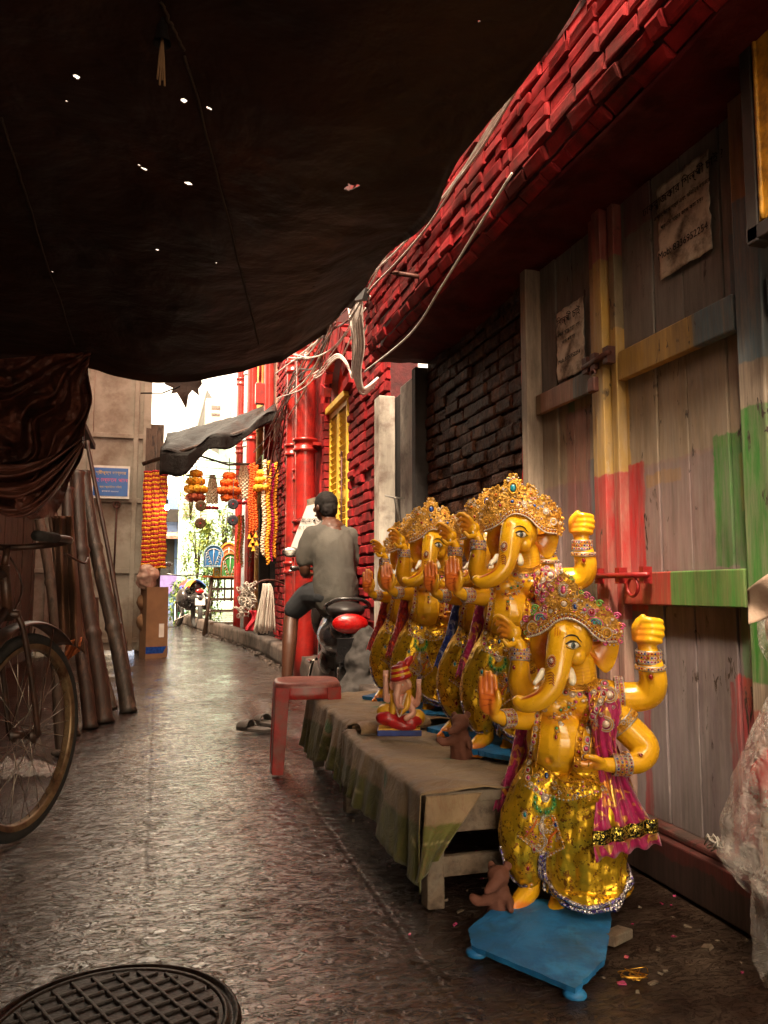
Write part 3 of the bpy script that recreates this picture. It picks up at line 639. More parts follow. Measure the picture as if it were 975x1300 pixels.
def rat_mesh():
    b = MB(); z = lambda x, y, d=-30: I(638+(x-638)*1.2, 1180+(y-1180)*1.14, d*1.1)
    b.rtube([z(636, 1172, -30), z(634, 1150, -34), z(631, 1130, -38)], Is(21, 18, 14)); b.ell(z(632, 1116, -42), Is(14, 13, 13)); b.rtube([z(630, 1120, -50), z(622, 1126, -62)], Is(9, 5))
    b.ell(z(641, 1106, -34), Is(6, 3, 6)); b.ell(z(624, 1108, -34), Is(5, 3, 6)); b.rtube([z(628, 1136, -44), z(614, 1142, -50), z(606, 1138, -52)], Is(8, 7, 5)); b.rtube([z(642, 1138, -44), z(646, 1146, -54)], Is(6, 4))
    b.ell(z(646, 1172, -20), Is(30, 24, 9)); me = fuse(b, .004, 3, 'clay_mouse'); v = getv(me); n = normals(me)
    v += n*np.array([fbm(p, 40, 3) for p in v])[:, None]*.003; setv(me, v); me.materials.append(m_clay); return me
RAT = rat_mesh()
def base_mesh(small):
    b = MB()
    if not small:
        A0 = on_z(716, 1158, 0); Rm = rotz(-face_cam(A0)); P = [tuple((Rm@(on_z(x, y, .035)-A0))[:2]) for x, y in ((594, 1178), (598, 1198), (730, 1250), (768, 1212), (776, 1162), (772, 1140), (640, 1138))]
    else: P = [(-.2, -.04), (-.02, -.16), (.12, -.13), (.14, .1), (-.1, .12)]
    P = [tuple(q[:2]) for q in crom([(x, y, 0) for x, y in P+[P[0]]], 5)[:-1]] if small else P
    n = 14; rim = []
    for i in range(len(P)):
        a, c = P[i], P[(i+1) % len(P)]
        for k in range(n): t = k/n; w = .005*nse((i, t*9, 1), 1)*(3 if i == 2 else .5); rim.append((a[0]+(c[0]-a[0])*t+w, a[1]+(c[1]-a[1])*t+w))
    m = len(rim); vs = []; fs = []; c = (.0, -.03)
    for r in range(9):
        t = r/8
        for x, y in rim: X = c[0]+(x-c[0])*t; Y = c[1]+(y-c[1])*t; vs.append((X, Y, .028+.004*(1-t)+.0025*nse((X, Y, 0), 22)))
    for x, y in rim: vs.append((x*.985, y*.985, .013))
    for r in range(9): fs += [[r*m+j, r*m+(j+1) % m, (r+1)*m+(j+1) % m, (r+1)*m+j] for j in range(m)]
    fs.append([9*m+j for j in range(m)][::-1]); b.add(vs, fs, 0, False)
    if not small:
        for x, y in (P[1], P[2]): b.ell((x*.95, y*.95, .006), (.026, .022, .013), k=ICO2)
    me = b.raw('base_board'); me.materials.append(m_bluep); return me
BASES = [base_mesh(False), base_mesh(True)]
for q in JEWEL:
    for k in ('necklace', 'belt', 'bangles'): JW[k].materials.append(q)
    TRUNKJ.materials.append(q)
JW['hem_trim'].materials.append(m_trim); JW['hem_trim'].materials.append(m_silver); JW['sequin_band'].materials.append(m_sequin)
SHAWLS = []
for q in (m_magenta, m_bluesh, m_redsh): s = SHAWL.copy(); s.materials.append(q); SHAWLS.append(s)
def ob(name, me, parent): o = bpy.data.objects.new(name, me); COL.objects.link(o); o.parent = parent; return o
def make_idol(loc, rz, crown_i, shawl_i, label, small_base=True):
    r = thing('elephant_headed_idol', loc, label, 'idol', 'yellow elephant-headed idols', rz)
    bd = ob('body', BODY, r); ob('tusk', TUSKS[0], bd); ob('tusk', TUSKS[1], bd); ob('ear', EAR_R, bd); ob('ear', EAR_L, bd); ob('eye', EYES, bd); ob('eye', EYE2, bd); ob('trunk_ornament', TRUNKJ, bd)
    dh = ob('dhoti', DHOTI, r); ob('hem_trim', JW['hem_trim'], dh); sh = ob('shawl', SHAWLS[shawl_i], r)
    if shawl_i == 0: ob('sequin_band', JW['sequin_band'], sh)
    ob('crown', CROWNS[crown_i], r); ob('necklace', JW['necklace'], r); ob('belt', JW['belt'], r); ob('bangles', JW['bangles'], r); (ob('clay_mouse', RAT, r) if 'closest to' not in label and 'just past' not in label and 'blue shawl' not in label else None); ob('base_board', BASES[1 if small_base else 0], r); r.rotation_euler[1] = .02; return r
pA = on_z(716, 1158, .0); make_idol((pA[0], pA[1], 0), face_cam(pA), 0, 0, 'yellow elephant-headed idol on the ground on a large blue board', False)
for px, dep, ci, si, lab in ((648, 2.58, 1, 0, 'nearest elephant-headed idol on the bench, teal stone in its gold crown'),
                             (610, 2.86, 2, 1, 'elephant-headed idol on the bench with a shiny blue shawl'),
                             (546, 3.36, 2, 2, 'elephant-headed idol on the bench just past the blue shawled one'),
                             (512, 3.72, 1, 2, 'farthest elephant-headed idol on the bench, closest to the scooter')):
    p = on_d(px, 745, dep); r_ = make_idol((p[0], p[1], .315), face_cam(p)+{648: 0, 610: -.07, 546: .10, 512: .03}[px], ci, si, lab); r_.scale = ({648: 1, 610: .985, 546: 1.01, 512: .97}[px],)*3; r_.rotation_euler[1] += {648: 0, 610: .02, 546: -.015, 512: .015}[px]
# ================================================================== ground, street, walls
EXPO = 3.25
XW = 1.46
def st(name, mb, mats, parent=None): o = mb.build(name, mats, parent); o['kind'] = 'structure'; return o
def ground_mat():
    m, nt, b = nodes('wet_concrete'); v = coord(nt); far = N(nt, 'ShaderNodeSeparateXYZ'); L(nt, v, far.inputs[0])
    tc = N(nt, 'ShaderNodeTexCoord'); mp = N(nt, 'ShaderNodeMapping'); mp.inputs['Rotation'].default_value = (0, 0, .5); mp.inputs['Scale'].default_value = (1.0, 1.9, 1); L(nt, tc.outputs['Object'], mp.inputs['Vector']); vr = mp.outputs['Vector']
    c = ramp(nt, nz(nt, v, 2.2, 8, .7), [(.3, (.010, .0032, .0018)), (.5, (.022, .0075, .004)), (.7, (.048, .019, .011))])
    red = ramp(nt, nz(nt, v, 3.3, 6, .7), [(.58, (0, 0, 0)), (.72, (.7, .7, .7))]); c = mix(nt, red, c, (.06, .012, .007))
    wc = nz(nt, coord(nt, (1, 1, 1)), 1.7, 7, .65)
    dryx = math_(nt, 'MULTIPLY', math_(nt, 'SUBTRACT', far.outputs[0], .60), 1.6); dry = math_(nt, 'ADD', dryx, math_(nt, 'MULTIPLY', math_(nt, 'SUBTRACT', wc, .52), 3.5), True)
    c = mix(nt, dry, c, mix(nt, ramp(nt, nz(nt, v, 6, 6, .7), [(.4, (0, 0, 0)), (.65, (1, 1, 1))]), (.035, .022, .016), (.085, .06, .045)))
    L(nt, c, b.inputs['Base Color'])
    pm = nz(nt, vr, 10, 9, .75, .4); big = nz(nt, v, 1.3, 4, .6)
    pmb = math_(nt, 'ADD', pm, math_(nt, 'MULTIPLY', math_(nt, 'SUBTRACT', big, .5), .7)); pmb = math_(nt, 'ADD', pmb, math_(nt, 'MULTIPLY', math_(nt, 'SUBTRACT', far.outputs[0], .25), .10))
    # wet gloss masked to a streak imitating the sky's reflection; margins left dull
    cx = math_(nt, 'ADD', math_(nt, 'MULTIPLY', math_(nt, 'SUBTRACT', far.outputs[1], 2), .07), .06); ax = math_(nt, 'ABSOLUTE', math_(nt, 'SUBTRACT', far.outputs[0], cx))
    edge = math_(nt, 'ADD', math_(nt, 'SUBTRACT', ax, math_(nt, 'MULTIPLY_ADD', far.outputs[1], .05)), math_(nt, 'MULTIPLY', math_(nt, 'SUBTRACT', nz(nt, v, 2.4, 6, .65), .5), .9)); edge.node.inputs[0].links[0].from_node.inputs[1].links[0].from_node.inputs[2].default_value = .40
    off_streak = math_(nt, 'MULTIPLY', edge, 2.2, True)
    wet = ramp(nt, pmb, [(.40, (.04, .04, .04)), (.55, (.07, .07, .07)), (.70, (.22, .22, .22))]); L(nt, mix(nt, dry, mix(nt, off_streak, wet, (.38, .38, .38)), (.6, .6, .6)), b.inputs['Roughness'])
    L(nt, mix(nt, math_(nt, 'MULTIPLY', off_streak, .85), ramp(nt, pmb, [(.46, (1, 1, 1)), (.58, (.6, .6, .6)), (.68, (.1, .1, .1))]), (.0, .0, .0)), b.inputs['Specular IOR Level'])
    L(nt, math_(nt, 'MULTIPLY', math_(nt, 'SUBTRACT', 1., off_streak, True), ramp(nt, pmb, [(.50, (1, 1, 1)), (.66, (.4, .4, .4))])), b.inputs['Coat Weight']); b.inputs['Coat Roughness'].default_value = .07; b.inputs['Coat IOR'].default_value = 1.7
    h1 = ramp(nt, nz(nt, vr, 16, 7, .64, 1.1), [(.40, (0, 0, 0)), (.46, (.5, .5, .5)), (.57, (.55, .55, .55)), (.62, (1, 1, 1))]); h2 = nz(nt, vr, 95, 5, .6, .8); h3 = nz(nt, vr, 4.5, 3)
    jt = math_(nt, 'PINGPONG', math_(nt, 'ADD', far.outputs[0], math_(nt, 'MULTIPLY', wc, .03)), .31); jl = ramp(nt, jt, [(.002, (0, 0, 0)), (.012, (1, 1, 1))])
    n1 = bump(nt, None, h3, 1, .006); n2 = bump(nt, None, h1, 1, .0112, n1); n3 = bump(nt, None, jl, .25, .004, n2); nf = bump(nt, b, h2, 1, .0012, n3); L(nt, nf, b.inputs['Coat Normal'])
    return m
b = MB(); b.grid(lambda u, v: (-400+800*u, -400+800*v, -.05), 4, 4); st('ground', b, M('earth', [(.06, .04, .03), (.04, .03, .02)], .7))
b = MB()
def gz(x, y):
    return .010*fbm((x, y*.8, 0), 2.2, 4)-.012*math.exp(-((x-.75-.05*math.sin(y*2))/.05)**2)*(1 if 2.3 < y < 6 else 0)
nx_, ny_ = 120, 260
b.grid(lambda u, v: (lambda x, y: (x, y, gz(x, y)))(-2.4+5.4*u, -3+33*v**1.7), nx_, ny_); st('alley_floor', b, ground_mat())
# cement plinth and kerb along the red building, beyond the bench
m_cement = M('old_cement', [(.16, .12, .1), (.07, .05, .04)], .7, 0, 5, bmp=.7, bscale=22, bdist=.01, dirt=(.03, .02, .015))
m_dark = M('grimy_dark', [(.02, .013, .01), (.01, .007, .006)], .8, 0, 6, bmp=.6, bscale=25, bdist=.01)
b = MB(); b.grid(lambda u, v: (lambda t: ((1.3 if v < .99 else 1.45)+.02*nse((t, v, 0), 6)-max(0, t-10.5)*.085, t, [0, .05, .16, .2, .2][int(v*4)] if v < 1 else .2))(4.2+16*u), 60, 4, thick=.02)
st('kerb', b, m_cement)
b = MB(); R0 = random.Random(5)
for i in range(90):   # iron strip and grit along the drain edge
    y = 4.5+i*.12; b.box((1.24+R0.uniform(-.05, .04)-max(0, y-10.5)*.085, y, .012), (R0.uniform(.01, .05), R0.uniform(.02, .07), .02), (0, 0, R0.uniform(0, 3)), jit=.004)
o = st('street_grit', b, m_cement); o['kind'] = 'stuff'

# manhole cover
mh = on_z(158, 1300, 0); mh = V3(-.065, 1.685, 0)
t = thing('manhole_cover', (mh[0], mh[1], .0), 'round cast iron manhole cover with a raised square grid, wet', 'manhole cover')
m_iron = M('wet_iron', [(.02, .011, .008), (.01, .006, .004)], .36, .0, 14, bmp=.7, bscale=50, bdist=.006, rvar=.35, spec=.45)
b = MB(); r0 = .232; b.lathe([(0.001, .012), (r0-.02, .012)], cap=False, n=48); b.build('cover', m_iron, t)
b = MB(); b.lathe([(r0-.018, .0), (r0-.018, .014), (r0-.010, .015), (r0-.006, .006), (r0+.002, .006), (r0+.006, .014), (r0+.012, .013), (r0+.018, .0)], cap=False, n=64); b.build('rim', m_iron, t)
b = MB()
for i in range(-5, 6):
    q = i*.042; h = math.sqrt(max(0, (r0-.03)**2-q*q))
    for s_ in (0, 1):
        n = max(1, int(2*h/.032))
        c = (q, 0, .012) if s_ else (0, q, .0115); sz = (.008, 2*h, .012) if s_ else (2*h, .008, .011); b.box(c, sz, (0, 0, 0))
o = b.build('grid_ribs', m_iron, t); bevel(o, .003); 
for k in kids(t): pass
t.rotation_euler = (0, 0, .45)

# ------------------------------------------------------------------ the painted wooden shopfront (door wall)
def ssn(nt, x, a, c):   # smooth 0..1 between a and c
    mr = N(nt, 'ShaderNodeMapRange'); mr.interpolation_type = 'SMOOTHSTEP'; mr.inputs[1].default_value = a; mr.inputs[2].default_value = c
    L(nt, x, mr.inputs[0]); return mr.outputs[0]
def paint_wall(name, base, rects, rough=.6, warp=.05, wear=.5, bmp=.5):
    """rects: (y0,y1,z0,z1,colour,opacity) in world metres on the wall plane"""
    m, nt, b = nodes(name); v = coord(nt); sp = N(nt, 'ShaderNodeSeparateXYZ'); L(nt, v, sp.inputs[0])
    wy = math_(nt, 'MULTIPLY_ADD', nz(nt, v, 5, 6, .7), warp); wy.node.inputs[2].default_value = -warp/2
    wz = math_(nt, 'MULTIPLY_ADD', nz(nt, coord(nt, (1, 1.3, .9)), 6.5, 6, .7), warp*1.4); wz.node.inputs[2].default_value = -warp*.7
    y = math_(nt, 'ADD', sp.outputs[1], wy); z = math_(nt, 'ADD', sp.outputs[2], wz)
    grain = nz(nt, coord(nt, (6, 14, .7)), 5, 7, .7)
    c = ramp(nt, grain, [(.3, tuple(q*.5 for q in base)), (.5, base), (.7, tuple(min(1, q*1.5) for q in base))])
    for (y0, y1, z0, z1, col, op) in rects:
        mk = math_(nt, 'MULTIPLY', math_(nt, 'MULTIPLY', ssn(nt, y, y0-.004, y0+.004), ssn(nt, y, y1+.004, y1-.004)), math_(nt, 'MULTIPLY', ssn(nt, z, z0-.004, z0+.004), ssn(nt, z, z1+.004, z1-.004)))
        wr = ramp(nt, nz(nt, coord(nt, (3, 9, .9)), 4, 8, .75), [(.5-.25*(1-wear), (1, 1, 1)), (.72, (.25, .25, .25))])
        mk = math_(nt, 'MULTIPLY', mk, wr); mk = math_(nt, 'MULTIPLY', mk, op)
        cc = ramp(nt, nz(nt, coord(nt, (2, 5, .8)), 6, 5), [(.3, tuple(q*.6 for q in col)), (.7, col)]); c = mix(nt, mk, c, cc)
    fl = ramp(nt, nz(nt, coord(nt, (3, 7, 1.6)), 6, 6, .6, .6), [(.615, (0, 0, 0)), (.63, (1, 1, 1))])     # peeled flakes down to dark wood
    fm = ramp(nt, nz(nt, v, 3.1, 5, .7), [(.50, (0, 0, 0)), (.56, (1, 1, 1))]); fb = ramp(nt, nz(nt, coord(nt, (2, 4, .9)), 3.4, 7, .7, .4), [(.68, (0, 0, 0)), (.69, (1, 1, 1))]); fl = mix(nt, 1., mix(nt, 1., fl, fm, 'MULTIPLY'), fb, 'ADD')
    gm = ramp(nt, nz(nt, coord(nt, (1, 1.5, .5)), 2.6, 7, .7), [(.42, (1, 1, 1)), (.68, (.38, .33, .3))]); c = mix(nt, .8, c, gm, 'MULTIPLY')
    c = mix(nt, fl, c, (.03, .016, .01)); wh = ramp(nt, nz(nt, coord(nt, (4, 12, .6)), 9, 6, .7), [(.68, (0, 0, 0)), (.74, (.5, .5, .5))]); c = mix(nt, wh, c, (.42, .38, .33))
    L(nt, c, b.inputs['Base Color']); b.inputs['Roughness'].default_value = rough
    h = mix(nt, .5, grain, fl); bump(nt, b, h, bmp, .006); return m
TAN = (.2, .15, .1); GREY = (.13, .11, .1)
m_plank = paint_wall('painted_planks', (.19, .165, .145), [
    (1.6, 3.2, 1.22, 1.62, (.33, .23, .14), .85), (1.6, 3.2, .14, .80, (.2, .145, .155), .85), (1.6, 3.2, .88, 1.23, (.27, .16, .155), .8), (1.6, 3.2, 1.6, 2.4, (.2, .185, .165), .8),
    (2.13, 2.33, .78, 1.24, (.5, .012, .015), .97), (2.20, 2.31, 1.24, 1.62, (.6, .34, .04), .9), (1.62, 1.81, .90, 1.26, (.035, .2, .022), .98), (1.60, 1.73, .55, .92, (.08, .26, .07), .6), (1.6, 1.715, 1.05, 1.2, (.45, .25, .03), .3),
    (1.6, 1.76, .2, .62, (.5, .02, .03), .85), (2.135, 2.17, .16, .78, (.33, .01, .015), .8), (1.765, 1.785, .16, .6, (.3, .01, .015), .8), (2.25, 2.34, 1.8, 2.4, (.36, .03, .03), .8), (2.05, 2.2, 2.0, 2.3, (.22, .04, .04), .6),
    (2.3, 2.47, 1.1, 1.3, (.12, .16, .19), .8), (2.45, 2.62, 1.1, 1.5, (.3, .05, .05), .55), (2.33, 2.42, .93, 1.12, (.35, .2, .06), .6), (1.95, 2.12, 1.16, 1.2, (.36, .2, .05), .6), (1.6, 1.72, 1.52, 1.8, (.07, .15, .2), .85), (2.56, 2.6, 1.5, 1.9, (.05, .2, .05), .8)])
m_lintel = paint_wall('ochre_lintel', (.4, .2, .04), [(1, 4, 2.2, 2.6, (.32, .16, .03), .9)], warp=.02)
m_railmat = paint_wall('painted_rails', (.2, .13, .07), [(1.82, 2.28, 1.4, 1.7, (.55, .33, .06), .95), (1.4, 1.83, 1.4, 1.7, (.06, .17, .25), .97), (2.5, 2.75, 1.4, 1.7, (.42, .19, .15), .85), (2.3, 2.5, 1.4, 1.7, (.1, .16, .19), .9),
    (1.3, 1.965, .7, 1, (.04, .25, .035), .97), (1.965, 2.28, .7, 1, (.5, .012, .015), .97), (2.28, 2.6, .7, 1, (.07, .085, .08), .9)], warp=.015, wear=.2)
m_stile = paint_wall('painted_stile', (.26, .2, .15), [(1.4, 1.70, .62, 1.30, (.035, .2, .022), .98), (1.4, 1.70, 1.42, 1.85, (.07, .17, .24), .9), (1.4, 1.70, 1.85, 2.4, (.4, .2, .04), .9), (1.4, 1.7, .15, .55, (.45, .03, .03), .85), (2.78, 2.9, .15, .9, (.4, .04, .04), .7), (2, 2.5, .75, 1.22, (.42, .012, .015), .97), (2, 2.5, 1.22, 1.95, (.5, .28, .03), .85), (2, 2.5, 1.95, 2.3, (.38, .03, .03), .8), (2, 2.5, .15, .75, (.25, .06, .06), .6), (1.9, 2.25, 1.7, 1.95, (.06, .09, .1), .7)], warp=.03)
m_sill = paint_wall('dark_sill_boards', (.06, .035, .028), [(1.3, 2.6, .1, .16, (.3, .02, .02), .4)], warp=.05)
shop = thing('wooden_shopfront', (0, 0, 0), 'shuttered wooden shopfront of peeling planks in red, green, ochre and blue paint', 'shopfront')
def planks(y0, y1, z0, z1, widths, parent, name, x=XW, depth=.03, seed=1):
    b = MB(); rr = random.Random(seed); y = y1
    for w_ in widths:
        w2 = w_*(y1-y0)/sum(widths); off = rr.uniform(-.004, .004); n = 24; e1 = []; e2 = []
        for k in range(n+1):
            z = z0+(z1-z0)*k/n; g = .0025+.003*abs(nse((y, z, 3), 3))*(2.2 if rr.random() < .2 else 1)
            e1.append((y-g, z)); e2.append((y-w2+g, z))
        b.prism([(p[0], p[1]) for p in e1]+[(p[0], p[1]) for p in e2[::-1]], (x+off, 0, 0), (0, 1, 0), (0, 0, 1), (1, 0, 0), depth)
        y -= w2
    o = b.build(name, m_plank, parent); bevel(o, .002, 1, 60); return o
b = MB(); b.box((XW+.09, 1.0, 1.2), (.06, 3.9, 2.5)); b.build('back_wall', m_dark, shop)
planks(2.37, 2.80, .16, 2.26, [.5, .45, .35, .4], shop, 'door_leaf', seed=3); planks(1.66, 2.22, .16, 2.26, [.6, .5, .6, .3], shop, 'door_leaf', seed=4); planks(.0, 1.56, .16, 2.26, [.5]*8, shop, 'door_leaf', seed=5)
b = MB()
b.box((XW-.012, 2.345, 1.21), (.05, .045, 2.1)); b.box((XW-.03, 2.29, 1.21), (.05, .05, 2.1)); b.box((XW-.008, 2.235, 1.21), (.05, .035, 2.1)); o = b.build('centre_stile', m_stile, shop); bevel(o, .004)
for x_, y_, sz_ in ((XW-.02, 2.83, (.09, .05, 2.1)), (XW-.01, 1.61, (.06, .09, 2.1))): b = MB(); b.box((x_, y_, 1.21), sz_); o = b.build('door_frame', m_stile, shop); bevel(o, .005)
for y0, y1, z, h, d in ((1.67, 2.205, 1.565, .095, .03), (2.375, 2.79, 1.565, .08, .026), (1.67, 2.205, .845, .10, .03), (2.375, 2.79, .83, .085, .026), (.1, 1.55, 1.565, .095, .03), (.1, 1.55, .845, .1, .03)):
    b = MB(); b.box((XW-.022, (y0+y1)/2, z), (d, y1-y0, h), jit=.002); o = b.build('cross_rail', m_railmat, shop); bevel(o, .004)
b = MB(); b.box((XW-.05, 1.45, 2.345), (.12, 2.96, .16)); b.box((XW-.025, 1.45, 2.27), (.08, 2.95, .03)); o = b.build('lintel', m_lintel, shop); bevel(o, .006)
b = MB(); b.box((XW-.03, 1.4, .075), (.07, 2.85, .13), jit=.003); b.box((XW-.015, 1.4, .15), (.06, 2.85, .02)); o = b.build('sill_board', m_sill, shop); bevel(o, .006)
# bolt, hasp and padlock
m_rust = M('rusty_iron', [(.10, .03, .02), (.05, .02, .015)], .6, .4, 30, bmp=.5, bscale=90, bdist=.002); m_redp = M('red_painted_iron', [(.3, .015, .015), (.2, .01, .01)], .4, .1, 30)
t = b = MB(); b.tube([(XW-.075, 2.02, .885), (XW-.075, 2.33, .885)], .009, 8)
for y in (2.05, 2.18, 2.30): b.box((XW-.062, y, .885), (.03, .022, .05))
b.torus((XW-.075, 2.1, .85), .028, .006, (0, 1, 0), (0, 0, 1), 12, 5); bolt = b.build('door_bolt', m_redp, shop)
b = MB(); b.tube([(XW-.07, 2.2, 1.61), (XW-.07, 2.36, 1.60)], .010, 8)
for y in (2.22, 2.30, 2.35): b.box((XW-.058, y, 1.605), (.03, .03, .055))
b.box((XW-.08, 2.285, 1.52), (.022, .04, .05), bev=.005); b.torus((XW-.08, 2.285, 1.555), .016, .004, (0, 1, 0), (0, 0, 1), 12, 5, arc=PI); b.build('padlock', m_rust, shop)
tag(thing('jute_twist', (0, 0, 0), 'tuft of white cotton twine on the sill board of the shopfront', 'twine')); tw = bpy.data.objects['jute_twist']
b = MB(); R0 = random.Random(2); c0 = on_x(915, 1073, XW-.06)
for k in range(26): a = c0+V3(R0.uniform(-.01, .01), R0.uniform(-.025, .025), R0.uniform(-.012, .006)); b.tube([a, a+V3(-.01, R0.uniform(-.02, .02), R0.uniform(0, .02)), a+V3(-.012, R0.uniform(-.03, .03), R0.uniform(-.01, .01))], .0022, 5)
b.build('strands', M('cotton', [(.6, .55, .48)], .9), tw)

# ------------------------------------------------------------------ notices
def text_mesh(txt, size, m4):
    cu = bpy.data.curves.new('t', 'FONT'); cu.body = txt; cu.size = size; cu.align_x = 'CENTER'; cu.extrude = .0004; cu.resolution_u = 3
    o = bpy.data.objects.new('t', cu); COL.objects.link(o); dg = bpy.context.evaluated_depsgraph_get(); me = bpy.data.meshes.new_from_object(o.evaluated_get(dg)); bpy.data.objects.remove(o)
    for v in me.vertices: v.co = m4 @ v.co
    return me
def join_text(items, name, mat, parent):
    vs = []; fs = []; o = 0
    for txt, size, m4 in items:
        me = text_mesh(txt, size, m4); a = getv(me); vs += a.tolist(); fs += [[i+o for i in p.vertices] for p in me.polygons]; o += len(a); bpy.data.meshes.remove(me)
    me = bpy.data.meshes.new(name); me.from_pydata(vs, [], fs); me.update(); return link(name, me, mat, parent)
def plane_m(o, x, y):   # matrix with local x,y along given world directions
    x = Vector(x).normalized(); y = Vector(y).normalized(); z = x.cross(y); return Matrix(((x.x, y.x, z.x, o[0]), (x.y, y.y, z.y, o[1]), (x.z, y.z, z.z, o[2]), (0, 0, 0, 1)))
m_paper = M('old_paper', [(.62, .54, .44), (.45, .37, .29)], .85, 0, 12, dirt=(.1, .07, .05), dirt_scale=14, bmp=.6, bscale=40, bdist=.004); m_ink = M('faded_ink', [(.006, .005, .005), (.015, .012, .01)], .8, 0, 60)
def notice(yc, zc, w_, h_, label, lines, seed, grp='paper notices on the shutters'):
    t = thing('paper_notice', (XW-.006, yc, zc), label, 'notice', grp)
    b = MB(); rr = random.Random(seed)
    def f(u, v):
        e = min(u, 1-u, v, 1-v); return (-.004-.006*abs(nse((u*5, v*6, seed), 1))-(.012 if e < .04 else 0)*max(0, nse((u*9, v*9, seed), 1)), (u-.5)*w_*-1*(1+.03*nse((v*8, seed, 0), 1)*(abs(u-.5)*2)**3), (v-.5)*h_*(1+.03*nse((u*7, seed, 5), 1)*(abs(v-.5)*2)**3))
    b.grid(f, 30, 30, thick=.001); b.build('sheet', m_paper, t)
    it = []
    for txt, sz, z in lines: it.append((txt, sz, plane_m((-.0125, 0, z), (0, -1, 0), (0, 0, 1))))
    join_text(it, 'printed_text', m_ink, t)
notice(1.885, 1.925, .235, .29, 'torn Bengali notice with a phone number high on the right shutter', [('ঢাকবাজকার িশল্পী চাই ?', .036, .085), ('এখানে কাজ শর্ত এবং বিভিন্ন ধরনের', .0165, .045), ('প্রতিমা গড়ার কাজ করা হয়।', .0165, .005), ('Mob: 8336952254', .031, -.085)], 1)
notice(2.55, 1.76, .2, .27, 'faded Bengali notice low on the narrow left shutter', [('িশল্পী চাই', .04, .075), ('এখানে কাজ শর্ত এবং', .018, .035), ('কাজ করা হয়', .018, .0), ('Mob: 8336952254', .022, -.07)], 2)
# yellow sign at the right edge
q0 = on_x(955, 290, 1.32)+V3(0, -.035, 0)
ys = thing('yellow_signboard', (1.32, q0[1], q0[2]), 'yellow signboard in a dark frame jutting out at the right edge of the photo', 'sign')
m_ysign = M('yellow_sign_paint', [(.62, .32, .025), (.5, .24, .02)], .5, 0, 20, dirt=(.2, .09, .01), dirt_scale=20)
b = MB(); b.box((.0, -.6, .45), (.02, 1.2, .9)); b.build('board', m_ysign, ys)
b = MB(); b.tube([(-.012, -.012+.002*(k % 2), .9*k/40) for k in range(41)], .005, 6); b.build('edge_beading', m_ysign, ys)
b = MB(); b.box((.01, .02, .44), (.05, .035, .97)); b.box((.01, -.58, -.022), (.05, 1.24, .036)); o = b.build('frame', M('dark_frame_wood', [(.03, .022, .018), (.015, .01, .01)], .6, 0, 20), ys); bevel(o, .003)
b = MB()
for y, z, r in ((-.055, .08, .006), (-.075, .085, .005), (-.10, .09, .006), (-.09, .26, .012), (-.11, .28, .016)): b.ell((-.0115, y, z), (.001, r, r*1.6), k=ICO2)
b.build('painted_marks', m_ink, ys)
# ================================================================== red brick building
def red_paint(name, a=(.52, .025, .025), b2=(.3, .012, .014), rough=.75, bs=24):
    return M(name, [b2, a, tuple(min(1, x*1.3) for x in a)], rough, 0, 7, bmp=.6, bscale=bs, bdist=.006, dirt=(.1, .02, .018), dirt_scale=5, rvar=.15, spec=.12)
m_brick = red_paint('red_painted_brick', (.27, .016, .019), (.11, .006, .008)); m_redwall = red_paint('red_plaster', (.50, .03, .028)); m_mortar = M('dark_red_mortar', [(.1, .008, .01), (.04, .005, .006)], .8, 0, 12, bmp=.6, bscale=30, bdist=.01)
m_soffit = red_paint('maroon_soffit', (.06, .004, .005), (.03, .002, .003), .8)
def bricks(b, o, u, v, w_, h_, n, bl=.2, bh=.062, gap=.011, prot=.018, seed=0, hole=None, curve=0, damage=.1):
    """individual bricks on a plane: origin o, directions u (along) v (up), outward n"""
    rr = random.Random(seed); o, u, v, n = [np.asarray(q, float) for q in (o, u, v, n)]; rows = int(h_/(bh+gap))
    for r in range(rows):
        x = -rr.uniform(.2, .8)*bl if r % 2 else -rr.uniform(0, .1)
        while x < w_:
            l = bl*rr.uniform(.86, 1.08)*(.5 if rr.random() < .12 else 1); a, c = max(0, x), min(w_, x+l); x += l+gap
            if c-a < .03: continue
            if hole and hole((a+c)/2, r*(bh+gap)+bh/2): continue
            z0 = r*(bh+gap)+rr.uniform(-.003, .003); z1 = z0+bh*rr.uniform(.88, 1.02); p = prot*rr.uniform(.45, 1.3)-(prot*.8 if rr.random() < damage else 0); e = .008; J = lambda: rr.uniform(-.0035, .0035)
            outer = [(a, z0), (c, z0), (c, z1), (a, z1)]; inner = [(a+e, z0+e), (c-e, z0+e), (c-e, z1-e), (a+e, z1-e)]
            vs = [o+u*(q[0]+J())+v*(q[1]+J())-n*.004 for q in outer]+[o+u*(q[0]+J())+v*(q[1]+J())+n*(p*.7+J()) for q in outer]
            vs = vs[:4]+[o+u*(q[0]+J())+v*(q[1]+J())+n*(p*.72) for q in outer]+[o+u*(q[0]+J())+v*(q[1]+J())+n*(p+J()*.6) for q in inner]
            f = []
            for k in (0, 4): f += [[k+i, k+(i+1) % 4, k+4+(i+1) % 4, k+4+i] for i in range(4)]
            f.append([8, 9, 10, 11]); b.add(vs, f, 0, False)
bld = thing('red_brick_building', (0, 0, 0), 'red painted brick building with an overhanging upper wall along the right of the alley', 'building')
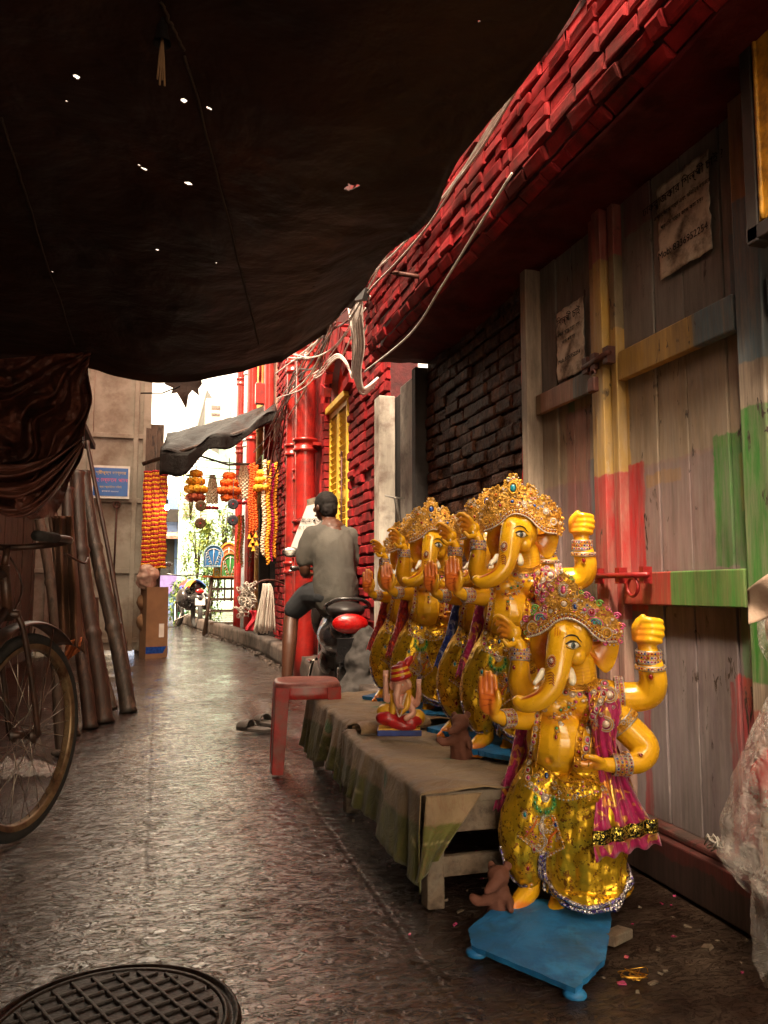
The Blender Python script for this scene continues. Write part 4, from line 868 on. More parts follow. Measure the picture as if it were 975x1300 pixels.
# overhang above the shopfront
OX = 1.10
def ozb(y): return 2.24 if y < 2 else 2.24-.10*min(1, (y-2)/2)
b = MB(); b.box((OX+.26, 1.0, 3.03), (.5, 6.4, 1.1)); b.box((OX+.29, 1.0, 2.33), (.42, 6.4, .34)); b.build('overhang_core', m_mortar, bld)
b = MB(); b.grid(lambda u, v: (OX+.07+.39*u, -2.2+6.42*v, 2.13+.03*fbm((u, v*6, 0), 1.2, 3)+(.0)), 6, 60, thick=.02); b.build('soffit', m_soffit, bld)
b = MB(); px_, pz_ = OX+.075, 2.14
for r in range(31):
    a_ = math.radians((52, 24, 0)[min(r, 2)]); v_ = V3(-math.sin(a_), 0, math.cos(a_)); bricks(b, (px_, -2.2, pz_), (0, 1, 0), v_, 6.42, .0555, np.cross(v_, (0, 1, 0))*1.0 if np.cross(v_, (0, 1, 0))[0] < 0 or r < 1 else -np.cross(v_, (0, 1, 0)), .135, .046, .0085, .012, 40+r, damage=.25); px_ += v_[0]*.055; pz_ += v_[2]*.055
bricks(b, (OX+.12, 4.22, 2.135), (1, 0, 0), (0, 0, 1), .4, 1.3, (0, 1, 0), seed=5); b.build('overhang_bricks', m_brick, bld)
# dark rubble infill between shopfront and white posts
m_rub = M('dark_rubble', [(.09, .035, .02), (.035, .014, .009), (.14, .06, .035)], .6, 0, 10, bmp=1, bscale=24, bdist=.03, rvar=.2, spec=.12)
b = MB()
def rub(u, v):
    y = 2.86+1.36*u; z = 2.2*v; cellx = y/.2+(int(z/.075) % 2)*.5; g = abs((z/.075) % 1-.5)*2; gx = abs(cellx % 1-.5)*2
    return (XW+.02-.035*fbm((y*2, z*3, 4), 3, 5)+.022*max(0, g-.72)*3*(.5+.5*nse((y, z, 0), 4))+.012*max(0, gx-.8)*4, y, z)
b.grid(rub, 110, 170); b.build('rubble_wall', m_rub, bld); b = MB(); bricks(b, (XW+.0, 2.93, .02), (0, 1, 0), (0, 0, 1), 1.26, 2.15, (-1, 0, 0), .17, .055, .009, .016, 77, damage=.2); b.build('rubble_bricks', m_rub, bld)
b = MB(); b.tube([(XW-.015+.012*nse((0, z, 0), 5), 2.885+.014*nse((1, z, 0), 7), z) for z in np.linspace(.1, 2.2, 30)], [.028+.012*abs(nse((2, z, 0), 6)) for z in np.linspace(.1, 2.2, 30)], 8); b.build('red_edge', m_redwall, bld)
# white posts + recessed door panel
m_whitew = M('grimy_white_wood', [(.42, .36, .3), (.6, .54, .46)], .65, 0, 5, (4, 4, .7), bmp=.5, bscale=20, bdist=.004, dirt=(.15, .09, .07), dirt_scale=4); m_greyw = M('grey_board', [(.2, .17, .15), (.3, .27, .23)], .65, 0, 4, (4, 4, .6), bmp=.5, bscale=18, dirt=(.06, .04, .035), dirt_scale=5)
pd = thing('boarded_doorway', (0, 0, 0), 'narrow boarded doorway with pale posts between red brick and dark rubble', 'doorway')
b = MB(); b.box((XW-.03, 4.98, 1.06), (.11, .13, 2.1)); b.build('post', m_whitew, pd); b = MB(); b.box((XW-.02, 4.24, 1.06), (.1, .07, 2.1)); b.build('post', m_dark, pd)
b = MB(); b.box((XW+.01, 4.48, 1.06), (.05, .4, 2.1)); b.build('door_panel', m_greyw, pd); b = MB(); b.box((XW+.06, 4.75, 1.06), (.05, .5, 2.1)); b.build('recess', m_dark, pd)
b = MB(); b.tube([(XW-.05, 4.5, 1.38), (XW-.10, 4.5, 1.38), (XW-.10, 4.72, 1.42)], .006, 6); b.tube([(XW-.05, 4.6, 1.25), (XW-.07, 4.6, 1.40)], .012, 6); b.build('latch', M('steel', [(.5, .47, .43)], .3, .9, 30), pd)
for o in kids(pd): bevel(o, .006)
# brick wall with yellow window
YA, YB = 5.05, 10.3
wy0, wy1, wz0, wz1 = 6.25, 6.95, .85, 2.42
b = MB(); b.box((XW+.13, 5.65, 2.8), (.2, 1.2, 5.6)); b.box((XW+.13, 8.62, 2.8), (.2, 3.34, 5.6)); b.box((XW+.13, 6.6, .42), (.2, .7, .84)); b.box((XW+.13, 6.6, 4.3), (.2, .7, 2.6)); b.build('wall', m_mortar, bld)
hole = lambda y, z: (wy0-.05 < YA+y < wy1+.05) and (wz0-.05 < z < wz1+.5)
b = MB(); bricks(b, (XW+.03, YA, .0), (0, 1, 0), (0, 0, 1), 1.15, 4.6, (-1, 0, 0), .2, .066, .012, .03, 11, hole); bricks(b, (XW+.03, 9.1, .0), (0, 1, 0), (0, 0, 1), 1.2, 4.2, (-1, 0, 0), .2, .066, .012, .03, 12)
bricks(b, (XW+.03, 10.3, 0), (1, 0, 0), (0, 0, 1), .25, 4.2, (0, 1, 0), .2, .066, .012, .03, 13); b.build('bricks', m_brick, bld)
# plaster reveal beside the window + arch
b = MB(); b.grid(lambda u, v: (XW+.015-.01*fbm((u*4, v*12, 0), 2, 4), 6.98+2.1*u, 4.6*v), 30, 60); b.build('plaster', m_redwall, bld)
arc = [(6.6+.42*math.cos(a), 2.42+.52*math.sin(a)) for a in np.linspace(PI, 0, 15)]
b = MB()
for k in range(14):
    (y0, z0), (y1, z1) = arc[k], arc[k+1]; c = ((y0+y1)/2, (z0+z1)/2); a = math.atan2(c[1]-2.42, c[0]-6.6)
    b.box((XW-.005, 6.6+.5*math.cos(a), 2.42+.62*math.sin(a)), (.07, .2, .085), (a, 0, 0), jit=.004)
for z in np.arange(wz0, wz1, .075): b.box((XW-.005, wy1+.06, z+.035), (.06, .11, .064), jit=.004)
b.build('window_surround', m_brick, bld)
b = MB(); b.prism([(wy0-.02, wz0)]+[(y if abs(y-6.6) < .4 else y, z) for y, z in [(p[0], p[1]) for p in arc]]+[(wy1+.02, wz0)], (XW+.09, 0, 0), (0, 1, 0), (0, 0, 1), (1, 0, 0), .03); b.build('window_recess', m_redwall, bld)
m_yel = M('yellow_shutter_paint', [(.9, .62, .06), (.8, .5, .05)], .5, 0, 12, dirt=(.6, .38, .05), bmp=.3, bscale=40)
win = MB(); 
for y in (wy0+.02, 6.6-.022, 6.6+.022, wy1-.02): win.box((XW+.03, y, (wz0+wz1)/2), (.04, .042, wz1-wz0))
for z in (wz0+.03, 1.62, wz1-.03):
    for yc in (6.425, 6.775): win.box((XW+.03, yc, z), (.038, .27, .06))
w_ = win.build('window', m_yel, bld); bevel(w_, .003)
b = MB()
for yc in (6.425, 6.775):
    for z in np.arange(wz0+.08, wz1-.06, .058):
        if abs(z-1.62) > .04: b.box((XW+.03, yc, z), (.045, .27, .009), (0, .75, 0))
    b.box((XW+.055, yc, (wz0+wz1)/2), (.006, .27, wz1-wz0-.05), mat=1)
b.build('louvres', [m_yel, m_black], w_)
b = MB(); b.box((XW+.02, 6.6, wz1+.025), (.09, .74, .05)); b.build('window_header', m_yel, w_)
b = MB(); b.tube([(XW-.01, 6.35, .9), (XW-.01, 6.35, 1.95)], .008, 6); b.torus((XW-.012, 6.35, 1.96), .02, .005, (0, 1, 0), (0, 0, 1), 10, 4); b.build('stay_rod', m_rust, w_)
# far wing of the building with pale plaster above
m_pale = M('pale_pink_plaster', [(.4, .17, .12), (.5, .3, .22), (.3, .08, .06)], .8, 0, 3, dirt=(.3, .1, .08), dirt_scale=3)
m_far = M('far_red_plaster', [(.45, .05, .04), (.55, .1, .08)], .7, 0, 3, dirt=(.2, .04, .03))
b = MB()
P = [(1.66, 10.3), (1.45, 14.2), (1.9, 14.3), (3.2, 14.4), (5, 14.5)]
b.add([(x, y, z) for x, y in P for z in (0, 2.9)]+[(x+.6, y, z) for x, y in P for z in (0, 2.9)], [[2*i, 2*i+1, 2*i+3, 2*i+2] for i in range(4)]+[[8, 9, 19, 18]], 0, False); b.build('far_wing_lower', m_far, bld)
b = MB(); b.box((2.05, 12.15, 7.5), (1.2, 3.7, 9.2), (0, 0, .065)); b.build('far_wing_upper', m_pale, bld)
b = MB(); b.box((2.0, 7.3, 7.0), (1.0, 6, 7)); b.box((1.85, 0.5, 6.6), (.9, 7.4, 6.4)); b.build('upper_storey', m_redwall, bld)
# drainpipes
m_pipe = M('red_gloss_pipe', [(.42, .024, .018), (.28, .013, .01)], .3, 0, 8, bmp=.3, bscale=20, dirt=(.16, .02, .018), dirt_scale=6, coat=.2)
def pipe(x, y, r, z0, z1, joints, label, mat=None, bend=False, grp='red drainpipes'):
    t = thing('drainpipe', (x, y, 0), label, 'pipe', grp); b = MB(); pts = [(0, 0, z) for z in np.linspace(z0, z1, 12)]
    if bend: pts += [(0, .0, z1+.05), (.05, 0, z1+.14), (.18, 0, z1+.2)]
    b.tube(pts, r, 18); b.build('pipe', mat or m_pipe, t)
    for z in joints:
        b = MB(); b.lathe([(r, z-.07), (r*1.25, z-.06), (r*1.25, z-.035), (r*1.12, z-.03), (r*1.12, z+.03), (r*1.3, z+.035), (r*1.3, z+.06), (r, z+.065)], n=20, cap=False); b.box((r*1.2, 0, z), (r*1.4, r*3, .03)); b.build('collar', mat or m_pipe, t)
    return t
pipe(1.33, on_x(387, 640, 1.33)[1], .095, 0, 3.35, [1.42, 2.2, 3.1], 'thickest red drainpipe, nearest the yellow window', bend=True)
pipe(1.37, on_x(378.5, 640, 1.37)[1], .05, 0, 3.6, [1.1, 2.0, 3.0], 'thin red drainpipe in the middle of the three on the brick wall')
pipe(1.35, on_x(371, 640, 1.35)[1], .07, 0.3, 3.6, [1.05, 2.3, 3.2], 'red drainpipe farthest from the yellow window, beside the garlands')
for x, y, r, c, lab in ((1.46, 10.9, .07, 0, 'pink-red pipe on the pale upper wall just beyond the black awning'), (1.42, 11.6, .05, 1, 'yellow flecked pipe on the pale upper wall beyond the awning'), (1.38, 12.3, .08, 0, 'red pipe on the pale wall above the white electric box'), (1.36, 12.9, .05, 2, 'pale blue pipe on the far upper wall'), (1.33, 13.6, .07, 0, 'farthest red pipe at the corner of the pale upper wall')):
    pipe(x-.02, y, r, 0, 8, [3.2, 4.4, 5.5], lab, [m_pipe, M('yellowed_pipe', [(.6, .4, .1), (.5, .2, .08)], .6), M('bluegrey_pipe', [(.45, .5, .52)], .6)][c], grp='pipes on the far wall')
# cables and conduits
m_cw = M('white_cable', [(.72, .66, .6), (.5, .42, .38)], .5, 0, 20); m_cr = M('red_painted_cable', [(.4, .03, .03)], .5); m_cb = M('black_cable', [(.015, .012, .012)], .5)
cab = thing('cable_bundle', (OX, 4.3, 2.2), 'tangle of white cables drooping from the overhang corner across the red wall', 'cables')
o0 = V3(OX, 4.3, 2.2)
def cable(b, pts, r=.006, n=8, k=6): b.tube([np.asarray(p)-o0 for p in crom(pts, n)], r, k)
b = MB(); R0 = random.Random(8)
for i in range(5):    # thick bundle: down the wall then curling to the brick at its foot
    j = lambda s=.015: R0.uniform(-s, s)
    pts = [on_x(447+i*3+R0.uniform(-1, 1), 375, 1.12), on_x(447+i*3, 410, 1.14), on_x(449+i*3, 440, 1.2), on_x(449+i*2, 470, 1.25), on_x(452+2*i, 484+2*i, 1.3), on_x(460+2*i, 500-2.5*i, 1.36), on_x(474+1.5*i, 492-3*i, 1.44)]
    cable(b, pts, .011)
for i in range(3): cable(b, [on_x(447, 480-2*i, 1.3), on_x(440-i, 460, 1.36), on_x(430, 450+i*2, 1.4), on_x(420, 455+3*i, 1.42), on_x(408, 468+4*i, 1.42), on_x(390, 480+3*i, 1.36), on_x(372, 492+4*i, 1.3)], .008)
for a_, c_ in (((462, 372), (436, 450)), ((470, 376), (455, 440)), ((440, 378), (447, 478))): cable(b, [on_x(*a_, 1.1), on_x((a_[0]+c_[0])/2+4, (a_[1]+c_[1])/2, 1.14), on_x(*c_, 1.3)], .006)
b.build('white_cables', m_cw, cab)
b = MB()
for i in range(8):
    y0, y1 = 376+R0.uniform(-5, 30), 470+R0.uniform(-30, 60); x0, x1 = 450+R0.uniform(-30, 20), 350+R0.uniform(-10, 30)
    cable(b, [on_x(x0, y0, 1.2), on_x((x0*2+x1)/3, (2*y0+y1)/3+R0.uniform(5, 25), 1.25), on_x((x0+2*x1)/3, (y0+2*y1)/3+R0.uniform(5, 25), 1.2), on_x(x1, y1, 1.2)], R0.uniform(.004, .008))
b.build('loose_cables', m_cw, cab)
b = MB()
for i in range(9):
    x0 = 440+R0.uniform(-30, 15); cable(b, [on_x(x0, 385+R0.uniform(0, 30), 1.2), on_x(400+R0.uniform(-10, 10), 445+R0.uniform(-10, 30), 1.25), on_x(368+R0.uniform(-8, 8), 500+R0.uniform(-20, 20), 1.25), on_x(350+R0.uniform(-10, 10), 560+R0.uniform(-20, 40), 1.25), on_x(335+R0.uniform(-15, 10), 590+R0.uniform(-20, 20), 1.2)], R0.uniform(.004, .009))
b.build('dark_cables', M('brown_cable', [(.12, .03, .025), (.05, .02, .015)], .5), cab)
b = MB()
for k, q in enumerate(((0, .0), (.01, .03), (.02, .05))): cable(b, [(OX-.03, -1+i*.5, 2.42+q[1]+.05*math.sin(i*1.3+k)+.03*R0.uniform(-1, 1)) for i in range(12)], .005)
cable(b, [on_x(463, 472, 1.1), on_x(520, 425, 1.07), on_x(560, 365, 1.07), on_x(600, 300, 1.08), on_x(650, 220, 1.1)], .005); b.build('overhang_cables', m_cw, cab)
b = MB(); b.box(on_x(452, 378, 1.06)-o0, (.05, .3, .02), (0, .2, .1)); b.box(on_x(460, 375, 1.06)-o0, (.03, .16, .06), (.3, .2, .1)); b.build('bracket', m_cb, cab)
t = thing('iron_peg', on_x(532, 352, OX), 'short dark iron peg sticking out of the overhang bricks', 'peg'); b = MB(); b.tube([(.05, 0, 0), (-.1, .03, .02)], .011, 8); b.lathe([(.018, -.004), (.018, .004)], (-.1, .03, .02), 8); b.build('peg_rod', m_rust, t)
# white box by the far wall
p = on_y(277, 527, 13.2); t = thing('electric_box', p, 'white electric meter box on the pale far wall above the awning', 'box'); b = MB(); b.box((0, 0, 0), (.42, .25, .5), bev=.02); b.build('case', M('box_white', [(.75, .68, .62)], .5), t)
b = MB(); b.box((-.05, -.127, .1), (.14, .01, .06)); b.box((-.05, -.127, -.02), (.14, .01, .04)); b.build('vents', m_greyw, t)
p = on_y(330, 500, 11); t = thing('junction_box', p, 'small rust-red junction box on the pale wall near the tarp edge', 'box'); b = MB(); b.box((0, 0, 0), (.13, .1, .3), bev=.01); b.build('case', m_pipe, t); b = MB(); b.tube([(0, 0, .15), (0, 0, .8)], .02, 8); b.build('conduit', m_pipe, t)

# ------------------------------------------------------------------ overhead tarpaulin
m, nt, b_ = nodes('black_tarp'); v = coord(nt); cr = nz(nt, coord(nt, (1, 1, 1)), 2.6, 5, .5, .3)
L(nt, ramp(nt, nz(nt, v, 2.2, 7, .7), [(.35, (.012, .005, .003)), (.6, (.035, .013, .007)), (.75, (.08, .026, .011))]), b_.inputs['Base Color']); b_.inputs['Roughness'].default_value = .55; b_.inputs['Specular IOR Level'].default_value = .22
bump(nt, b_, nz(nt, v, 26, 4, .5), .22, .006, bump(nt, None, cr, .9, .06)); m_tarp = m
def tarp_edge_z(x):      # drooping far hem
    return np.interp(x, [-2.6, -.75, -.38, -.1, .16, .36, .55, .80], [2.09, 1.905, 1.845, 1.845, 1.845, 1.875, 1.95, 2.18])
holes = []
for px, py, r in ((447, 237, .019), (99, 97, .009), (236, 128, .008), (266, 136, .008), (238, 232, .012), (178, 208, .006), (200, 317, .006), (316, 378, .005), (398, 362, .006), (276, 334, .006), (86, 126, .004), (609, 28, .005), (184, 212, .008), (68, 344, .005)): holes.append((px, py, r))
def tarp_pt(x, y):
    t = min(1, max(0, y/3.75)); far = tarp_edge_z(x); near = 2.02+.10*math.cos((x+.3)*1.6)+.0*x
    z = near+(far-near)*t**1.6
    z += .02*math.sin(x*7+y*1.3)*(.3+t)+.018*fbm((x, y, 0), 1.8, 4)-.03*math.exp(-((y-1.9-.3*x)/.5)**2)
    return V3(x, y, z)
def edge_x(y): return .80+.015*math.sin(y*3)-.02*math.sin(y*7.3)
def tarp_xy(u, v):
    y = -1.9+5.65*v; xr = edge_x(y)
    if v > .93: xr -= .0
    return -2.4+(xr+2.4)*u, y
nu, nv = 320, 420
pts = np.array([[tarp_pt(*tarp_xy(i/nu, j/nv)) for j in range(nv+1)] for i in range(nu+1)])
# curl the far hem under and ragged right hem
for i in range(nu+1):
    for j in range(nv-5, nv+1): pts[i, j, 2] -= .004*(j-nv+5); pts[i, j, 1] -= .002*(j-nv+5)**1.5
for j in range(nv+1): pts[nu, j, 2] -= .012; pts[nu-1, j, 2] -= .004
hp = []
W = nv+1; flat = pts.reshape(-1, 3); rel = flat-EYE; dz = rel@CF; sx = 487.5+1000*(rel@CR)/np.where(dz > .05, dz, 1e9); sy = 650-1000*(rel@CU)/np.where(dz > .05, dz, 1e9)
for px, py, r in holes:
    d2 = (sx-px)**2+(sy-py)**2; d2[dz < .3] = 1e12; hp.append((flat[int(np.argmin(d2))], r))
fs = []; rr = random.Random(1)
for i in range(nu):
    for j in range(nv):
        c = (pts[i, j]+pts[i+1, j+1])/2
        fs.append([i*W+j, (i+1)*W+j, (i+1)*W+j+1, i*W+j+1])
tp = thing('overhead_tarpaulin', (0, 3.7, 1.9), 'huge sagging black tarpaulin with small holes roofing the alley', 'tarpaulin')
b = MB(); b.add(flat-V3(0, 3.7, 1.9), fs); o = b.build('sheet', m_tarp, tp); bm = bmesh.new(); bm.from_mesh(o.data); oo = Vector((0, 3.7, 1.9))
hd = lambda co: min((math.hypot(co[0]-h[0], co[1]-h[1])/r for h, r in hp))
for _ in range(2):
    ef = set(e for f in bm.faces if hd(f.calc_center_median()+oo) < 1.5+.016/.006*(1-_*.5) for e in f.edges); bmesh.ops.subdivide_edges(bm, edges=list(ef), cuts=2, use_grid_fill=True)
bad = [f for f in bm.faces if (lambda c: hd(c) < .85+.7*nse(c, 55)+.3*nse(c, 160))(f.calc_center_median()+oo)]
bmesh.ops.delete(bm, geom=bad, context='FACES'); bm.to_mesh(o.data); bm.free(); o.data.polygons.foreach_set('use_smooth', [True]*len(o.data.polygons)); sd = o.modifiers.new('th', 'SOLIDIFY'); sd.thickness = .004
b = MB()
for a_, c_ in (((235, 60), (330, 440)), ((0, 140), (95, 440)), ((235, 60), (205, 0))):
    P = []
    for k in range(25):
        t = k/24; x = a_[0]+(c_[0]-a_[0])*t+10*math.sin(t*3)*0; y = a_[1]+(c_[1]-a_[1])*t; d2 = (sx-x)**2+(sy-y)**2; d2[dz < .3] = 1e12; P.append(flat[int(np.argmin(d2))]-V3(0, 3.7, 1.9)-V3(0, 0, .008))
    P = [(P[max(0, i-1)]+P[i]+P[min(24, i+1)])/3 for i in range(25)]; b.tube(P, .0035, 5)
b.build('seam_cord', M('tarp_cord', [(.05, .03, .02)], .9), tp)
# bell with string hanging
d2 = (sx-208)**2+(sy-22)**2; d2[dz < .3] = 1e12; hb = flat[int(np.argmin(d2))]
t = thing('hanging_bell', hb, 'small dark bell on a cord with pale string tassel under the tarpaulin', 'bell')
m_str = M('jute_string', [(.4, .26, .14), (.25, .14, .07)], .9); b = MB(); b.tube([(0, 0, 0), (0, 0, -.02)], .004, 6); b.lathe([(.004, -.01), (.010, -.018), (.012, -.035), (.017, -.055), (.019, -.06)], n=16, cap=False); b.build('bell_cup', m_cb, t)
b = MB()
for k in range(4): b.tube([(0, 0, -.04), (.003*(k-1.5), .002*k, -.09), (.005*(k-1.5), 0, -.14-.012*(k % 2))], .0022, 5)
b.build('tassel', m_str, t)
# torn scrap hanging under the hem
p = on_y(234, 488, 3.85); t = thing('torn_tarp_scrap', p, 'torn dark scrap of tarp dangling below the tarpaulin against the white sky', 'scrap')
b = MB(); b.prism([(x*.0042, -y*.0042) for x, y in ((-14, -14), (18, -14), (20, -2), (16, 4), (17, 12), (9, 6), (5, 12), (3, 29), (-3, 18), (-8, 10), (-15, 12), (-12, 5), (-22, 1))], (0, 0, 0), (1, 0, 0), (0, 0, 1), (0, 1, 0), .006); b.build('rag', m_tarp, t)
b = MB(); b.tube([(-.02, 0, -.01), (-.1, 0, -.05), (-.2, .03, -.05)], .004, 5); b.build('cord', m_cb, t)
# ================================================================== benches and cloth
m_wood = M('weathered_wood', [(.09, .06, .04), (.18, .13, .09), (.05, .032, .022)], .65, 0, 5, (3, 3, 3), bmp=.7, bscale=24, bdist=.005, dirt=(.2, .17, .13), dirt_scale=9, rvar=.2)
m_wood2 = M('dark_old_wood', [(.055, .032, .02), (.10, .06, .04), (.02, .012, .008)], .6, 0, 6, (4, 4, 1), bmp=.7, bscale=24, bdist=.005)
def bench(loc, wid, ln, h, label, rz):
    t = thing('wooden_bench', loc, label, 'bench', 'benches carrying the idols', rz)
    b = MB(); b.box((wid/2, ln/2, h-.015), (wid, ln, .03), jit=.002); bevel(b.build('bench_top', m_wood, t), .005)
    b = MB()
    for y in (.03, ln-.03): b.box((wid/2, y, h-.07), (wid-.06, .025, .08), jit=.002)
    for x in (.03, wid-.03): b.box((x, ln/2, h-.07), (.025, ln-.1, .08), jit=.002)
    bevel(b.build('apron', m_wood, t), .004)
    for x in (.03, wid-.03):
        for y in (.035, ln-.035): b = MB(); b.box((x, y, (h-.03)/2), (.05, .05, h-.03), jit=.003, bev=0); bevel(b.build('leg', m_wood, t), .006)
    for y in (.035, ln-.035): b = MB(); b.box((wid/2, y, .10), (wid-.1, .02, .055), jit=.002); bevel(b.build('stretcher', m_wood, t), .004)
    return t
BZ = -.075
bench((.70, 2.04, 0), .6, 1.0, .30, 'near wooden bench with its bare end leg and rail showing under the cloth', BZ*0)
bench((.73, 3.07, 0), .6, .75, .325, 'far wooden bench hidden under green edged cloth, behind the red stool', 0)
m, nt, b_ = nodes('printed_cotton'); v = coord(nt); sp = N(nt, 'ShaderNodeSeparateXYZ'); L(nt, v, sp.inputs[0])
vo = N(nt, 'ShaderNodeTexVoronoi'); vo.inputs['Scale'].default_value = 5.5; mpp = coord(nt, (1, 1, 1)); L(nt, mpp, vo.inputs['Vector'])
leaf = ramp(nt, vo.outputs['Distance'], [(.15, (1, 1, 1)), (.19, (0, 0, 0))]); base = ramp(nt, nz(nt, v, 6, 6, .6), [(.3, (.16, .10, .05)), (.6, (.32, .22, .12)), (.8, (.22, .14, .075))])
a = N(nt, 'ShaderNodeVertexColor'); a.layer_name = 'paint'; sc2 = N(nt, 'ShaderNodeSeparateColor'); L(nt, a.outputs['Color'], sc2.inputs[0])
c = mix(nt, mix(nt, 1., leaf, ramp(nt, nz(nt, v, 3, 2), [(.48, (0, 0, 0)), (.55, (.8, .8, .8))]), 'MULTIPLY'), base, (.06, .16, .07))
c = mix(nt, sc2.outputs[0], c, ramp(nt, nz(nt, v, 12, 5), [(.3, (.055, .055, .008)), (.7, (.14, .135, .022))])); c = mix(nt, sc2.outputs[1], c, (.42, .36, .18))
wv = ramp(nt, nz(nt, coord(nt, (1, 1, 1)), 3.2, 5, .6, 2.), [(.485, (0, 0, 0)), (.5, (.35, .35, .35)), (.515, (0, 0, 0))]); c = mix(nt, wv, c, (.2, .08, .04))
L(nt, c, b_.inputs['Base Color']); b_.inputs['Roughness'].default_value = .7; b_.inputs['Sheen Weight'].default_value = .2; bump(nt, b_, nz(nt, v, 60, 5), .3, .003, bump(nt, None, nz(nt, v, 11, 5, .6, 1), .6, .02)); m_cloth = m
def cloth(loc, wid, ln, h, drop, label, seed, flap=True):
    t = thing('bench_cloth', loc, label, 'cloth', 'cloths spread over the benches')
    me_b = MB(); cols = []
    nu, nv = 70, 110; tot = drop+wid
    def f(u, v):
        s_ = u*tot; y = -.0+ln*v; hem = drop*(1+.12*math.sin(v*5+seed)+.08*nse((v*4, seed, 0), 1)+(.18*max(0, 1-v*9) if flap else 0)); fold = .016*math.sin(v*15+5*nse((v*2.5, seed, 1), 1)+seed)+.008*math.sin(v*41+6*nse((v*3, seed, 4), 1))+.006*nse((v*30, s_*8, seed), 1)
        if s_ > drop: x = s_-drop; z = h+.004+.005*abs(fbm((x*3, y*2, seed), 2.5, 4))+.010*max(0, nse((x*5+y*3, y*3, seed), 1.5))+.006*max(0, math.sin(x*14+y*19+4*nse((x*3, y*3, seed), 1)))**6; return V3(x, y-.02*(v == 0), z)
        q = (drop-s_)/drop; z = h-hem*q; x = -.012-.03*q+fold*q**.6; 
        if q < .12: z = h+.003-(hem*q)*.8
        return V3(x, y+.012*math.sin(q*4+v*9)+(-.03*q if v < .05 else 0), z)
    me_b.grid(f, nu, nv, thick=.003)
    if flap:      # front corner that folds over the bench end
        def g(u, v):
            x = .0+.16*v*(1-.6*u); z = h-.004-(drop*1.15)*u*(1-.25*v); return V3(x-.035*u+.01*math.sin(v*9+u*3)*u, -.012-.02*math.sin(v*7)*u-.012*u, z)
        me_b.grid(g, 30, 20, thick=.003)
    me = me_b.raw('cloth_sheet'); V = getv(me); col = np.zeros((len(V), 3)); q = (h-V[:, 2])/drop
    edge = .42+.06*np.sin(V[:, 1]*9); col[:, 0] = np.clip((q-edge)/.02, 0, 1); col[:, 1] = np.clip(1-np.abs(q-edge-.26-.03*np.sin(V[:, 1]*14))/.014, 0, 1)*(q > .5)
    set_col(me, col); link('cloth_sheet', me, m_cloth, t); return t
cloth((.70, 2.05, 0), .6, .93, .30, .185, 'beige printed cloth with green hem hanging over the near bench', 1)
cloth((.73, 3.0, 0), .6, .84, .325, .22, 'beige cloth with deep green border hanging over the far bench beside the red stool', 4)
# rolled edge where the two cloths overlap
t = thing('folded_cloth', (.74, 2.86, .315), 'folded roll of beige cloth lying across the joint of the two benches', 'cloth')
b = MB()
def f(u, v): a = v*2*PI; r = .035*(1+.25*math.sin(u*9)+.2*nse((u*5, v*3, 0), 1)); return V3(-.02+.3*u, .12*u*math.sin(2)+.045*math.cos(a)*(1+.4*u), .012+r*.55*math.sin(a)+.004)
b.grid(f, 40, 16); me = b.raw('roll'); set_col(me, np.zeros((len(me.vertices), 3))); link('roll', me, m_cloth, t)

